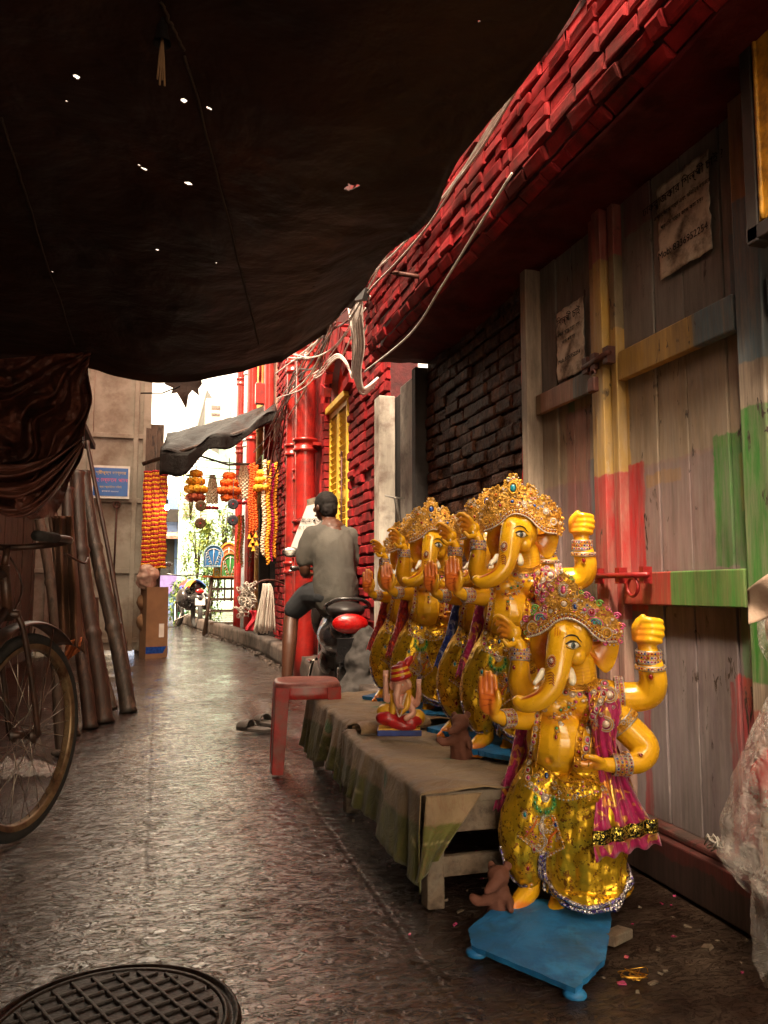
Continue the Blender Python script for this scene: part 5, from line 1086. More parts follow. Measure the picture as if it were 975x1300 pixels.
# ================================================================== small seated idol
def seated():
    S = .0030; J = lambda x, y, d=0: V3((x-508)*S, d*S, (927-y)*S); a = lambda *r: [q*S for q in r]
    t = thing('seated_figurine', tuple(on_z(507, 930, .335)), 'small seated elephant-headed figurine with red and yellow turban on the bench', 'figurine', rz=face_cam(on_z(507, 930, .335)))
    sk = M('pink_figurine_paint', [(.62, .28, .2), (.7, .4, .3)], .3, 0, 12, coat=.4); ye = M('figurine_yellow', [(.75, .42, .03), (.6, .3, .02)], .35, 0, 20, coat=.3); re = M('figurine_red', [(.5, .015, .02), (.3, .01, .01)], .35, 0, 20, coat=.3); bl = M('figurine_blue', [(.02, .05, .3), (.01, .03, .18)], .4, 0, 20, coat=.3)
    b = MB(); b.ell(J(509, 893, 0), a(11, 10, 13)); b.ell(J(509, 872, -4), a(9, 9, 10)); b.rtube([J(507, 872, -12), J(505, 882, -16), J(506, 892, -17), J(512, 895, -16)], a(5, 4, 3, 2.2))
    b.ell(J(518, 871, 0), a(5, 2, 7)); b.ell(J(500, 871, 0), a(4, 2, 7))
    for P in ([(518, 884, 0), (528, 893, -6), (531, 880, -8), (531, 872, -8)], [(500, 884, 0), (493, 888, -4), (492, 872, -8), (492, 862, -8)], [(517, 888, 0), (524, 902, -10), (516, 908, -16)]): b.rtube([J(*q) for q in P], a(*([4.2, 4, 3.4, 3][:len(P)])))
    for q, w in (((531, 868, -8), 3), ((492, 858, -8), 3)):
        for k in range(4): b.rtube([J(q[0]+(k-1.5)*1.5, q[1]+3, q[2]), J(q[0]+(k-1.5)*1.8, q[1]-4, q[2])], a(1.1, .9), 6)
    me = fuse(b, .0024, 2, 'body'); link('body', me, sk, t)
    b = MB(); b.ell(J(494, 909, -6), a(14, 11, 9)); b.ell(J(520, 913, -6), a(15, 11, 8)); b.rtube([J(500, 914, -12), J(512, 917, -16), J(524, 918, -14)], a(6, 5, 4)); link('dhoti', fuse(b, .003, 2, 'dhoti'), re, t)
    b = MB(); b.ell(J(493, 903, -1), a(12, 10, 10)); b.ell(J(529, 910, 2), a(10, 9, 10)); b.rtube([J(500, 880, 2), J(501, 892, -9), J(500, 902, -10)], a(4, 4, 4)); b.rtube([J(519, 880, 2), J(517, 894, -10), J(510, 902, -12)], a(4, 4, 3)); link('stole', fuse(b, .003, 2, 'stole'), ye, t)
    b = MB()
    for k in range(5): b.torus(J(510-k*.5, 862-k*3, -3), (10-k*.8)*S, 3*S, (1, 0, .25), (0, 1, 0), 18, 8, k % 2)
    b.rtube([J(514, 850, 0), J(520, 842, 2), (J(524, 838, 4))], a(5, 4, 1)); b.ell(J(511, 850, -3), a(7, 7, 7), mat=0); b.build('turban', [re, ye], t)
    b = MB()
    for k in range(60): q = k/59; b.ell(J(501+15*q, 880+16*math.sin(PI*q), -14-3*math.sin(PI*q)), (1.1*S,)*3, k=ICO1)
    for k in range(40): q = k/39; b.ell(J(502+12*q, 882+24*math.sin(PI*q), -16), (1.*S,)*3, k=ICO1)
    for x in (504, 512): b.ell(J(x, 870, -13), a(1.7, .8, 1.1), mat=0, k=ICO1)
    b.build('beads', m_pearl, t)
    b = MB(); b.box(J(508, 925, -4), a(52, 26, 7), bev=.004); b.build('base', bl, t)
    b = MB(); b.box(J(508, 920.6, -4), a(49, 24, 2.2), bev=.001); b.build('base_trim', ye, t)
seated()

# ================================================================== red plastic stool
sc_ = V3(.70, 3.80, 0); t = thing('plastic_stool', sc_, 'worn red plastic stool standing on the wet floor beside the far bench', 'stool', rz=-.12)
m_stool = M('worn_red_plastic', [(.42, .018, .018), (.5, .035, .03), (.32, .012, .012)], .35, 0, 9, bmp=.2, bscale=60, dirt=(.3, .09, .07), dirt_scale=12); m_seat = M('faded_pink_plastic', [(.36, .10, .085), (.45, .17, .14)], .35, 0, 8, bmp=.2, bscale=40, dirt=(.22, .06, .05), dirt_scale=14)
def sq(r, n=32, p=4): return [(r*math.copysign(abs(math.cos(a))**(2/p), math.cos(a)), r*math.copysign(abs(math.sin(a))**(2/p), math.sin(a))) for a in np.linspace(0, 2*PI, n, False)]
b = MB(); rings = [(.001, .398), (.06, .399), (.10, .402), (.135, .408), (.150, .405), (.155, .397), (.156, .385)]
vs = [(x, y, z) for r, z in rings for x, y in sq(r)]; b.add(vs, [[i*32+j, i*32+(j+1) % 32, (i+1)*32+(j+1) % 32, (i+1)*32+j] for i in range(6) for j in range(32)]+[list(range(32))[::-1]]); b.build('seat', m_seat, t)
b = MB(); rings = [(.153, .388), (.158, .36), (.160, .335), (.155, .333), (.150, .36), (.147, .385)]; vs = [(x, y, z) for r, z in rings for x, y in sq(r)]; b.add(vs, [[i*32+j, i*32+(j+1) % 32, (i+1)*32+(j+1) % 32, (i+1)*32+j] for i in range(5) for j in range(32)]); b.build('apron', m_stool, t)
for sx_ in (-1, 1):
    for sy_ in (-1, 1):
        b = MB(); P = [(.15, .15), (.085, .158), (.085, .148), (.115, .145), (.125, .125), (.145, .115), (.148, .085), (.158, .085)]
        def lp(z, k):
            sp_ = 1+(.386-z)*.22; w = 1-(.386-z)*.55; cx = .15*sp_; return [((cx-(.15-x)*w)*sx_, (cx-(.15-y)*w)*sy_, z) for x, y in P]
        vs = []; Z = np.linspace(.386, 0, 8)
        for z in Z: vs += lp(z, 0)
        n = len(P); b.add(vs, [[i*n+j, i*n+(j+1) % n, (i+1)*n+(j+1) % n, (i+1)*n+j] for i in range(7) for j in range(n)]+[[7*n+j for j in range(n)]], 0, False); bevel(b.build('leg', m_stool, t), .003)

# slippers
m_slip = M('grey_rubber', [(.14, .12, .11), (.08, .07, .06)], .6, 0, 20, bmp=.3)
for (px, py, rz, lab) in ((322, 930, .9, 'grey rubber slipper lying left of the other, near the red stool'), (340, 922, .5, 'grey rubber slipper touching the red stool leg')):
    p = on_z(px, py, .0); t = thing('rubber_slipper', (p[0], p[1], .008), lab, 'slipper', 'pair of slippers', rz)
    out = [(.045*math.sin(a)*(1-.18*math.cos(a)), .12*math.cos(a)) for a in np.linspace(0, 2*PI, 24, False)]
    b = MB(); b.prism(out, (0, 0, 0), (1, 0, 0), (0, 1, 0), (0, 0, 1), .022); bevel(b.build('sole', m_slip, t), .005)
    b = MB()
    b.grid(lambda u, v: (.045*math.cos(PI*v)*(1-.1*u), .02+.075*u, .02+.045*math.sin(PI*v)*(1-.35*u)), 10, 14, thick=.006); b.build('strap', m_slip, t)

# ================================================================== scooter with rider
sp0 = on_z(440, 903, 0); t = thing('parked_scooter', (sp0[0], sp0[1], 0), 'black motor scooter with a red tail light, seen from behind by the bench', 'scooter', rz=-.13)
m_sb = M('black_gloss', [(.012, .012, .014), (.025, .024, .026)], .25, 0, 5, coat=.4, dirt=(.04, .03, .025)); m_tyre = M('tyre_rubber', [(.015, .014, .013), (.03, .027, .024)], .75, 0, 20, bmp=.4, bscale=80); m_seatm = M('black_vinyl', [(.012, .01, .01), (.02, .017, .016)], .45, 0, 20, bmp=.2); m_chrome = M('chrome', [(.6, .57, .53), (.4, .38, .35)], .2, 1, 20)
def wheel(y, r, par, w=.05):
    b = MB(); b.torus((0, y, r), r-w, w, (0, 1, 0), (0, 0, 1), 36, 12); wo = b.build('wheel', m_tyre, par)
    b = MB(); R = np.array([[0, 0, 1], [1, 0, 0], [0, 1, 0]]); b.lathe([(r-w*1.7, -.03), (r-w*1.6, 0), (r-w*1.7, .03)], (0, y, r), 30, R=R, cap=False)
    for k in range(5): a = 2*PI*k/5; b.box((0, y+math.cos(a)*r*.35, r+math.sin(a)*r*.35), (.03, r*.62, .03), (a, 0, 0))
    b.lathe([(.04, -.05), (.04, .05)], (0, y, r), 16, R=R); b.build('rim', m_chrome, wo); return wo
wheel(.16, .24, t, .055); wheel(1.30, .24, t, .045)
b = MB(); b.rtube([(0, .0, .55), (0, .25, .52), (0, .6, .5), (0, .8, .35)], [.10, .155, .16, .12], 20, flat=1.1); b.ell((0, .3, .50), (.19, .38, .14)); b.rtube([(0, .75, .28), (0, 1.0, .25), (0, 1.08, .35), (0, 1.1, .8), (0, 1.06, .92)], [.14, .14, .13, .12, .08], 18); b.ell((0, 1.12, .62), (.19, .07, .26)); b.ell((0, 1.08, .97), (.12, .1, .08)); b.ell((0, 1.3, .42), (.07, .22, .1))
b.ell((0, -.02, .56), (.12, .1, .09)); link('body_panels', fuse(b, .012, 4, 'body_panels'), m_sb, t)
b = MB(); b.ell((0, .12, .685), (.14, .2, .06)); b.ell((0, .5, .70), (.15, .32, .065)); link('seat', fuse(b, .01, 3, 'seat'), m_seatm, t)
b = MB(); b.tube(crom([(-.13, .2, .70), (-.15, -.05, .72), (-.09, -.14, .76), (0, -.16, .77), (.09, -.14, .76), (.15, -.05, .72), (.13, .2, .70)], 5), .014, 8); b.build('grab_rail', m_sb, t)
m_tail = M('red_lens', [(.5, .008, .008), (.3, .004, .004)], .15, 0, 60, bmp=.5, bscale=140, coat=1)
b = MB(); b.ell((.01, -.11, .60), (.125, .05, .07)); b.build('tail_light', m_tail, t)
b = MB(); b.box((0, -.12, .42), (.16, .012, .18), (.25, 0, 0), bev=.004); b.box((0, -.06, .36), (.1, .02, .3), (.3, 0, 0)); b.build('number_plate_holder', m_sb, t)
b = MB(); b.grid(lambda u, v: (.055*math.cos(PI*v), -.10+.32*u, .24+.29*math.sin(PI*(.08+.62*u))), 12, 10, thick=.006); b.build('mudguard', m_sb, t)
b = MB(); R = np.array([[1, 0, 0], [0, 0, 1], [0, 1, 0]]); b.rtube([(.17, .55, .25), (.2, .2, .27), (.21, -.06, .31)], [.03, .055, .05], 14); b.build('silencer', m_sb, t)
b = MB(); b.tube([(-.20, .55, .30), (-.25, .5, .12), (-.24, .3, .06)], .012, 8); b.tube([(-.2, .1, .35), (-.24, .08, .33), (-.24, .5, .3), (-.2, .6, .28)], .012, 8); b.build('footrest_bar', m_chrome, t)
b = MB(); b.tube(crom([(-.34, .93, 1.0), (-.2, 1.02, 1.0), (0, 1.04, .98), (.2, 1.02, 1.0), (.34, .93, 1.0)], 5), .013, 8); b.tube([(-.36, .91, 1.0), (-.24, 1.0, 1.0)], .019, 8); b.tube([(.36, .91, 1.0), (.24, 1.0, 1.0)], .019, 8); b.tube([(-.26, 1.04, 1.0), (-.38, 1.02, .97)], .006, 6); b.build('handlebar', m_sb, t)
for s_ in (-1, 1): b = MB(); b.tube([(s_*.24, 1.0, 1.0), (s_*.27, .98, 1.12), (s_*.33, .97, 1.14)], .006, 6); b.ell((s_*.36, .97, 1.13), (.075, .018, .042)); mo = b.build('mirror', m_sb, t); b = MB(); b.ell((s_*.36, .953, 1.13), (.068, .006, .036)); b.build('mirror_glass', m_chrome, mo)
sct = t
# helmet-like sack on the right of the scooter
t = thing('grey_sack', tuple(on_z(463, 905, 0)), 'dark grey cloth sack slumped between the scooter and the idols', 'sack'); b = MB(); b.ell((.0, 0, .34), (.13, .13, .26)); b.ell((-.03, -.02, .15), (.17, .14, .17)); me = fuse(b, .012, 3, 'sack_body'); v_ = getv(me); n_ = normals(me); v_ += n_*np.array([fbm(p, 7, 4) for p in v_])[:, None]*.035; setv(me, v_); link('sack_body', me, M('grey_sacking', [(.07, .06, .055), (.035, .03, .027)], .9, 0, 10, bmp=.6), t)

# rider
pr = V3(sp0[0], sp0[1], 0); t = thing('person', (pr[0], pr[1], 0), 'person in a grey t-shirt and shorts sitting on the scooter, seen from behind', 'person', rz=-.02)
m_sk = M('brown_skin', [(.10, .038, .02), (.07, .026, .014)], .45, 0, 8, bmp=.15, bscale=60, sss=.05); m_tee = M('grey_tshirt', [(.085, .076, .062), (.06, .054, .045)], .85, 0, 5, bmp=.35, bscale=9, bdist=.02); m_short = M('dark_shorts', [(.028, .03, .034), (.018, .019, .022)], .85, 0, 8, bmp=.4, bscale=14, bdist=.01); m_hair = M('black_hair', [(.008, .006, .005), (.015, .011, .01)], .75, 0, 30, (1, 1, .3), bmp=.4, bscale=150, bdist=.002, spec=.2)
HY, HZ = .42, .80
b = MB(); tb = lambda P, R, n=14: b.rtube(P, R, n)
tb([(0, HY, HZ), (0, HY+.02, HZ+.15), (-.01, HY+.05, HZ+.33), (-.02, HY+.08, HZ+.46)], [.15, .135, .15, .12], 18); b.ell((-.02, HY+.08, HZ+.45), (.165, .085, .07))
tb([(-.02, HY+.09, HZ+.48), (-.03, HY+.13, HZ+.585)], [.058, .055]); b.ell((-.045, HY+.17, HZ+.665), (.075, .093, .105), (-.35, 0, .5)); b.ell((-.065, HY+.21, HZ+.62), (.05, .055, .06))
b.ell((-.115, HY+.25, HZ+.65), (.016, .022, .022)); b.ell((.028, HY+.155, HZ+.65), (.012, .02, .03), (0, 0, .5)); b.ell((-.118, HY+.115, HZ+.65), (.012, .02, .03), (0, 0, .5)); b.ell((-.10, HY+.26, HZ+.605), (.02, .014, .01))
for s_, el, wr in ((-1, (-.215, HY+.10, HZ+.17), (-.15, HY+.36, HZ+.14)), (1, (.17, HY+.10, HZ+.17), (.08, HY+.34, HZ+.15))):
    tb([(s_*.15-.02, HY+.08, HZ+.44), ((s_*.19-.01+el[0])/2, HY+.11, HZ+.31), el, ((el[0]+wr[0])/2, (el[1]+wr[1])/2, (el[2]+wr[2])/2), wr], [.055, .05, .041, .036, .027]); 
    b.ell((wr[0]*.9, wr[1]+.05, wr[2]+.01), (.035, .05, .022))
    for k in range(4): tb([(wr[0]*.9+(k-1.5)*.018, wr[1]+.08, wr[2]+.01), (wr[0]*.9+(k-1.5)*.019, wr[1]+.125, wr[2]+.01), (wr[0]*.9+(k-1.5)*.019, wr[1]+.14-.003*k, wr[2]-.02)], [.011, .010, .008], 8)
    tb([(wr[0]*.9-s_*.03, wr[1]+.04, wr[2]+.01), (wr[0]*.9-s_*.05, wr[1]+.075, wr[2]+.02), (wr[0]*.9-s_*.05, wr[1]+.1, wr[2]+.02)], [.012, .011, .009], 8)
for s_, kn, an in ((-1, (-.27, HY+.30, .66), (-.345, HY+.10, .11)), (1, (.24, HY+.42, .62), (.19, HY+.5, .38))):
    tb([(s_*.08, HY+.02, HZ-.01), (s_*.16, HY+.2, HZ-.02), kn, ((kn[0]+an[0])/2-.008, (kn[1]+an[1])/2-.03, (kn[2]+an[2])/2+.03), an], [.09, .083, .06, .055, .035]); tb([(an[0], an[1]-.03, an[2]-.06), (an[0], an[1]+.08, an[2]-.075), (an[0]-.01, an[1]+.17, an[2]-.09)], [.035, .036, .025])
    for k in range(5): tb([(an[0]-.035+.016*k, an[1]+.165, an[2]-.092), (an[0]-.038+.017*k, an[1]+.20-.006*abs(k-1.5), an[2]-.095)], [.012, .009], 7)
link('body', fuse(b, .0065, 3, 'body'), m_sk, t)
b = MB(); tb([(0, HY, HZ-.03), (0, HY+.0, HZ+.08), (-.005, HY+.02, HZ+.2), (-.015, HY+.05, HZ+.35), (-.02, HY+.08, HZ+.45)], [.172, .165, .160, .165, .125], 20); b.ell((-.02, HY+.07, HZ+.445), (.185, .10, .085)); b.ell((-.02, HY+.02, HZ+.3), (.155, .1, .2))
for s_ in (-1, 1): tb([(s_*.145-.02, HY+.08, HZ+.44), (s_*.185-.02, HY+.09, HZ+.35), (s_*.20-.02, HY+.10, HZ+.25)], [.074, .070, .066])
me = fuse(b, .012, 9, 'tshirt'); v_ = getv(me); n_ = normals(me); v_ += n_*np.array([1.1*fbm((p[0]*1.5, p[1], p[2]*.8), 8, 3)+1.2*(1-abs(math.sin(p[2]*24+p[0]*30*(1 if p[0] > -.02 else -1)+3*nse(p, 6))))*max(.15, 1-abs(p[2]-HZ-.08)/.2) for p in v_])[:, None]*.007; setv(me, v_); link('tshirt', me, m_tee, t)
b = MB(); b.ell((0, HY, HZ-.02), (.175, .16, .11))
for s_, kn in ((-1, (-.265, HY+.27, .675)), (1, (.235, HY+.38, .64))): tb([(s_*.08, HY+.02, HZ-.01), (s_*.165, HY+.19, HZ-.02), kn], [.108, .10, .082])
link('shorts', fuse(b, .009, 3, 'shorts'), m_short, t)
b = MB(); b.ell((-.045, HY+.155, HZ+.69), (.086, .102, .098), (-.35, 0, .5)); b.ell((-.03, HY+.105, HZ+.64), (.066, .058, .075)); me = fuse(b, .006, 2, 'hair'); v_ = getv(me); n_ = normals(me); v_ += n_*np.array([fbm(p, 40, 3) for p in v_])[:, None]*.003; setv(me, v_); link('hair', me, m_hair, t)

# slanted paper board on the wall behind the rider
pb = on_y(392, 672, 6.6); t = thing('paper_board', pb, 'white printed board leaning on the red pipes in front of the rider', 'board')
b = MB(); b.prism([(-.17, -.19), (.17, -.12), (.13, .24), (-.02, .20)], (0, 0, 0), V3(.93, -.37, 0), (0, 0, 1), V3(.37, .93, 0), .01); b.build('board', M('board_white', [(.62, .56, .52), (.7, .65, .6)], .6), t)
join_text([('বিজ্ঞপ্তি', .05, plane_m((-.004, -.01, .06), (.93, -.37, 0), (0, 0, 1))), ('নো পার্কিং', .04, plane_m((-.004, -.01, .0), (.93, -.37, 0), (0, 0, 1)))], 'printed_text', m_ink, t)
b = MB(); b.prism([(-.02, .205), (.135, .24), (.135, .30), (-.02, .26)], (0, 0, -.005), V3(.93, -.37, 0), (0, 0, 1), V3(.37, .93, 0), .02); b.build('wood_batten', m_wood, t)

# plastic wrapped stack at the right edge of the shopfront
m, nt, b_ = nodes('clear_crumpled_plastic'); v = coord(nt); b_.inputs['Base Color'].default_value = (.85, .8, .76, 1); b_.inputs['Roughness'].default_value = .13; b_.inputs['Alpha'].default_value = .5; b_.inputs['Specular IOR Level'].default_value = .7
al = ramp(nt, nz(nt, v, 9, 6, .7), [(.35, (.12, .12, .12)), (.7, (.5, .5, .5))]); L(nt, al, b_.inputs['Alpha']); bump(nt, b_, nz(nt, v, 16, 4, .55, 2.5), 1, .02); m_plas = m
P0 = on_z(994, 1250, 0); t = thing('plastic_wrapped_bundle', (P0[0], P0[1], 0), 'bundle wrapped in crumpled clear plastic with red cloth inside, at the right edge', 'bundle', rz=face_cam(P0))
b = MB(); cz = [(.02, 0, .10, .10, .14), (.0, 0, .33, .13, .17), (.03, 0, .5, .10, .13)]
def pl(zs, rs, xs, seed):
    def f(u, v):
        z = np.interp(u, np.linspace(0, 1, len(zs)), zs); r = np.interp(u, np.linspace(0, 1, len(rs)), rs); x0 = np.interp(u, np.linspace(0, 1, len(xs)), xs); a = v*2*PI; p = (math.cos(a)*2.2, math.sin(a)*2.2, z*9)
        rr = r*(1+.13*noise.ridged_multi_fractal(Vector(p)+Vector((seed, 0, 0)), 1, 2, 4, 1, 2)*.5-.1+.06*nse(p, 3)); return V3(x0+rr*math.cos(a), rr*math.sin(a), z)
    return f
b.grid(pl([0, .04, .2, .26], [.07, .09, .09, .04], [.03, .03, .03, .02], 1), 30, 70); b.grid(pl([.2, .26, .42, .6, .68], [.1, .125, .11, .06, .03], [.02, .0, .02, .05, .06], 5), 46, 80); b.grid(pl([.66, .72, .8, .84], [.04, .07, .07, .02], [.05, .05, .05, .05], 8), 24, 60); b.build('plastic_wrap', m_plas, t)
b = MB(); b.ell((.03, 0, .42), (.08, .07, .085)); b.ell((.03, 0, .2), (.05, .05, .12)); me = fuse(b, .008, 2, 'red_cloth'); v_ = getv(me); n_ = normals(me); v_ += n_*np.array([fbm(p, 14, 3) for p in v_])[:, None]*.012; setv(me, v_); link('red_cloth', me, M('red_cloth', [(.5, .02, .015), (.35, .01, .01)], .7, 0, 10), t)
b = MB(); b.ell((.045, .0, .76), (.05, .05, .07)); b.ell((.04, 0, .32), (.07, .06, .25)); link('pale_contents', fuse(b, .01, 2, 'pale_contents'), M('pale_terracotta', [(.5, .3, .2), (.6, .42, .32)], .7, 0, 8), t)
b = MB(); b.grid(lambda u, v: (-.035+.16*u, -.09+.02*math.sin(u*7+v*3), .79+.09*v*(.6+.4*math.sin(u*3))+.03*u-.05*(1-u)*(1-v)*.4), 20, 12, thick=.0015); o = b.build('paper_flap', M('brown_paper', [(.5, .36, .27), (.4, .27, .2)], .8, 0, 12, bmp=.6), t)
b = MB(); R0 = random.Random(4)
for k in range(14): x = .01+.009*k; z = .815+.012*math.sin(k*2.1); b.tube([(x, -.112, z), (x+.008, -.113, z+.016*R0.uniform(.3, 1.3)), (x+.013, -.112, z-.008)], .0011, 4)
b.build('handwriting', m_black, t)

# wooden wedge and gold thread on the floor
p = on_z(783, 1195, 0); t = thing('wood_offcut', (p[0], p[1], .012), 'grey wooden offcut on the floor beside the near blue board', 'offcut', rz=.5); b = MB(); b.box((0, 0, 0), (.09, .04, .022), (0, .12, 0), jit=.004); bevel(b.build('block', m_wood, t), .003)
p = on_z(806, 1242, 0); t = thing('gold_thread', (p[0], p[1], .004), 'loose scribble of golden thread on the floor right of the near blue board', 'thread'); b = MB(); R0 = random.Random(6)
for k in range(4): b.tube(crom([(R0.uniform(-.04, .04), R0.uniform(-.025, .025), R0.uniform(0, .008)) for _ in range(7)], 5), .0012, 4)
b.build('strands', m_gold, t)
t = thing('floor_litter', (0, 0, 0), 'tiny chips and scraps scattered over the dark floor by the shopfront', 'litter'); t['kind'] = 'stuff'; b = MB(); R0 = random.Random(12)
for k in range(150):
    x, y = R0.uniform(.6, 1.4), R0.uniform(1.3, 3.0)
    if x < .75 and R0.random() < .6: continue
    s_ = R0.uniform(.003, .010)*(2 if R0.random() < .08 else 1); b.box((x, y, s_*.3), (s_, s_*R0.uniform(.5, 2.2), s_*.4), (R0.uniform(-.3, .3), R0.uniform(-.3, .3), R0.uniform(0, 3)), mat=R0.choice([0, 0, 0, 1, 2]), jit=s_*.15)
b.build('scraps', [m_wood, m_cement, m_pink], t)
# ================================================================== left side: dark stall, drape, bamboo, bicycle
lw = thing('dark_stall_wall', (-1.5, 4, 0), 'grimy dark wooden wall of the stall behind the bicycle', 'wall')
b = MB(); R0 = random.Random(9)
for i in range(36): y = -6.+i*.36; b.box((R0.uniform(-.01, .01), y, 1.5), (.04, .345, 3.2))
b.build('boards', m_wood2, lw); b = MB(); b.box((-.2, 0, 1.5), (.2, 13, 3.2)); b.build('backing', m_dark, lw)
b = MB(); b.box((.3, .55, 2.5), (.9, 10.5, .06)); b.build('stall_roof', m_dark, lw)
# the reddish brown drape
m_drape = M('brown_drape', [(.06, .016, .01), (.13, .04, .026), (.035, .01, .007)], .48, 0, 5, bmp=.7, bscale=14, bdist=.02, rvar=.2)
def at(px, py, y): return on_y(px, py, y)
t = thing('hanging_drape', at(60, 470, 3.3), 'reddish brown plastic drape gathered and sagging at the upper left edge', 'drape'); o0 = at(60, 470, 3.3)
b = MB()
def dr(u, v):
    x = -70+184*u; bot = np.interp(x, [-70, 0, 38, 66, 86, 100, 110, 114], [600, 632, 660, 656, 622, 585, 545, 512]); top = 452+4*math.sin(u*5); y = top+(bot-top)*v
    th = math.atan2(y-440, 122-x); rad = math.hypot(y-440, 122-x)/150; n_ = nse((x*.02, y*.02, 1), 1)
    dd = 3.3+.10*rad*math.sin(th*15+2.2*n_)+.05*abs(math.sin(th*23+5*n_+rad*2))*min(1, rad)+.07*nse((x*.04, y*.04, 7), 1)+.05*noise.ridged_multi_fractal(Vector((x*.022, y*.03, 3)), .9, 2, 4, 1, 2)*.6-.12*v**2
    return at(x+2.5*math.sin(y*.09), y, dd)-o0
b.grid(dr, 190, 130, thick=.004); b.build('sheet', m_drape, t)
b = MB()
def dr2(u, v):
    x = -60+165*u; sag = 4*u*(1-u); y = 565-10*u+85*sag*(.35+.65*v)+12*v; dd = 3.16+.05*math.sin(v*16+u*5)+.03*math.sin(v*31+u*9)+.05*nse((u*5, v*4, 3), 1); return at(x, y, dd)-o0
b.grid(dr2, 110, 70, thick=.004); b.build('swag', m_drape, t)
# bamboo poles
m_bam = M('dark_bamboo', [(.05, .022, .013), (.022, .01, .007), (.08, .038, .024)], .45, 0, 6, (6, 6, 1), bmp=.4, bscale=20, dirt=(.03, .018, .012), dirt_scale=4)
m_bam2 = M('green_grey_bamboo', [(.045, .03, .021), (.02, .013, .01), (.11, .07, .05)], .45, 0, 5, (6, 6, 1), bmp=.5, bscale=20, dirt=(.02, .015, .01), dirt_scale=7)
def bamboo(p0, p1, r, mat, label, nodes_=9, wob=.02, seed=0):
    p0 = np.asarray(p0, float); p1 = np.asarray(p1, float); t = thing('bamboo_pole', p0, label, 'pole', 'poles leaning on the left'); b = MB(); n = 60; P = []; R = []; rr = random.Random(seed); ph = [rr.random() for _ in range(3)]
    for k in range(n+1):
        u = k/n; q = (p1-p0)*u; q = q+V3(wob*math.sin(u*5+ph[0]*6), 0, 0); f = abs((u*nodes_) % 1-.5)*2; P.append(q); R.append(r*(1-.15*u)*(1+.22*max(0, f-.88)/.12)*(1+.03*nse((u*20, seed, 0), 1)))
    b.tube(P, R, 14); b.build('stem', mat, t); return t
A = on_z
def bp(px0, py0, px1, py1, dy, r, mat, label, seed, **k): p0 = A(px0, py0, 0); bamboo(p0, on_y(px1, py1, p0[1]+dy), r, mat, label, seed=seed, **k)
bp(160, 905, 108, 600, .5, .052, m_bam2, 'rightmost thick grey bamboo with dark blotches, leaning left against the drape', 1)
bp(170, 895, 112, 560, .55, .018, m_bam, 'thin rod leaning alongside the rightmost thick bamboo', 2, wob=.01)
bp(128, 918, 97, 600, .4, .055, m_bam, 'smooth brown bamboo second from the right of the leaning poles', 3)
bp(110, 925, 85, 620, .4, .042, m_bam, 'brown bamboo in the middle of the leaning poles', 4)
bp(96, 935, 62, 640, .5, .035, m_wood2, 'dark squared pole just right of the bicycle', 5)
bp(84, 955, 48, 640, .3, .030, m_wood2, 'leftmost dark pole standing behind the bicycle wheel', 6)
bp(140, 900, 118, 760, .25, .03, m_wood2, 'short dark stick propped low between the bamboos', 7)
# hanging cloth on the poles
t = thing('orange_cloth', at(85, 700, 4.3), 'limp brown cloth with a torn orange tip hanging on the poles', 'cloth'); o0 = at(85, 700, 4.3); m_rag = M('brown_rag', [(.12, .05, .02), (.07, .03, .015)], .85, 0, 8, bmp=.6, bscale=20); m_rag2 = M('orange_rag', [(.4, .1, .02), (.3, .07, .015)], .8, 0, 12)
b = MB(); b.grid(lambda u, v: at(66+10*v+(26+6*v)*u, 655+(150+25*u)*v, 4.28+.05*math.sin(u*12+v*3)+.03*math.sin(v*11))-o0, 30, 40, thick=.004); b.build('rag', m_rag, t)
b = MB(); b.grid(lambda u, v: at(84+20*u-3*v, 815+(26-8*u)*v-6*u, 4.24+.03*math.sin(u*9+v*6))-o0, 12, 14, thick=.004); b.build('torn_tip', m_rag2, t)
# stones, chips along the foot
for px, py, s_, lab in ((78, 960, .03, 'grey stone by the foot of the leftmost pole'), (165, 870, .022, 'pale pebble beside the thick bamboo')):
    p = A(px, py, 0); t = thing('stone', (p[0], p[1], s_*.5), lab, 'stone'); b = MB(); b.ell((0, 0, 0), (s_*1.6, s_, s_*.7), k=ICO2); me = b.raw('stone_body'); v_ = getv(me); v_ += v_*np.array([nse(p_, 30) for p_ in v_])[:, None]*.4; setv(me, v_); link('stone_body', me, m_cement, t)
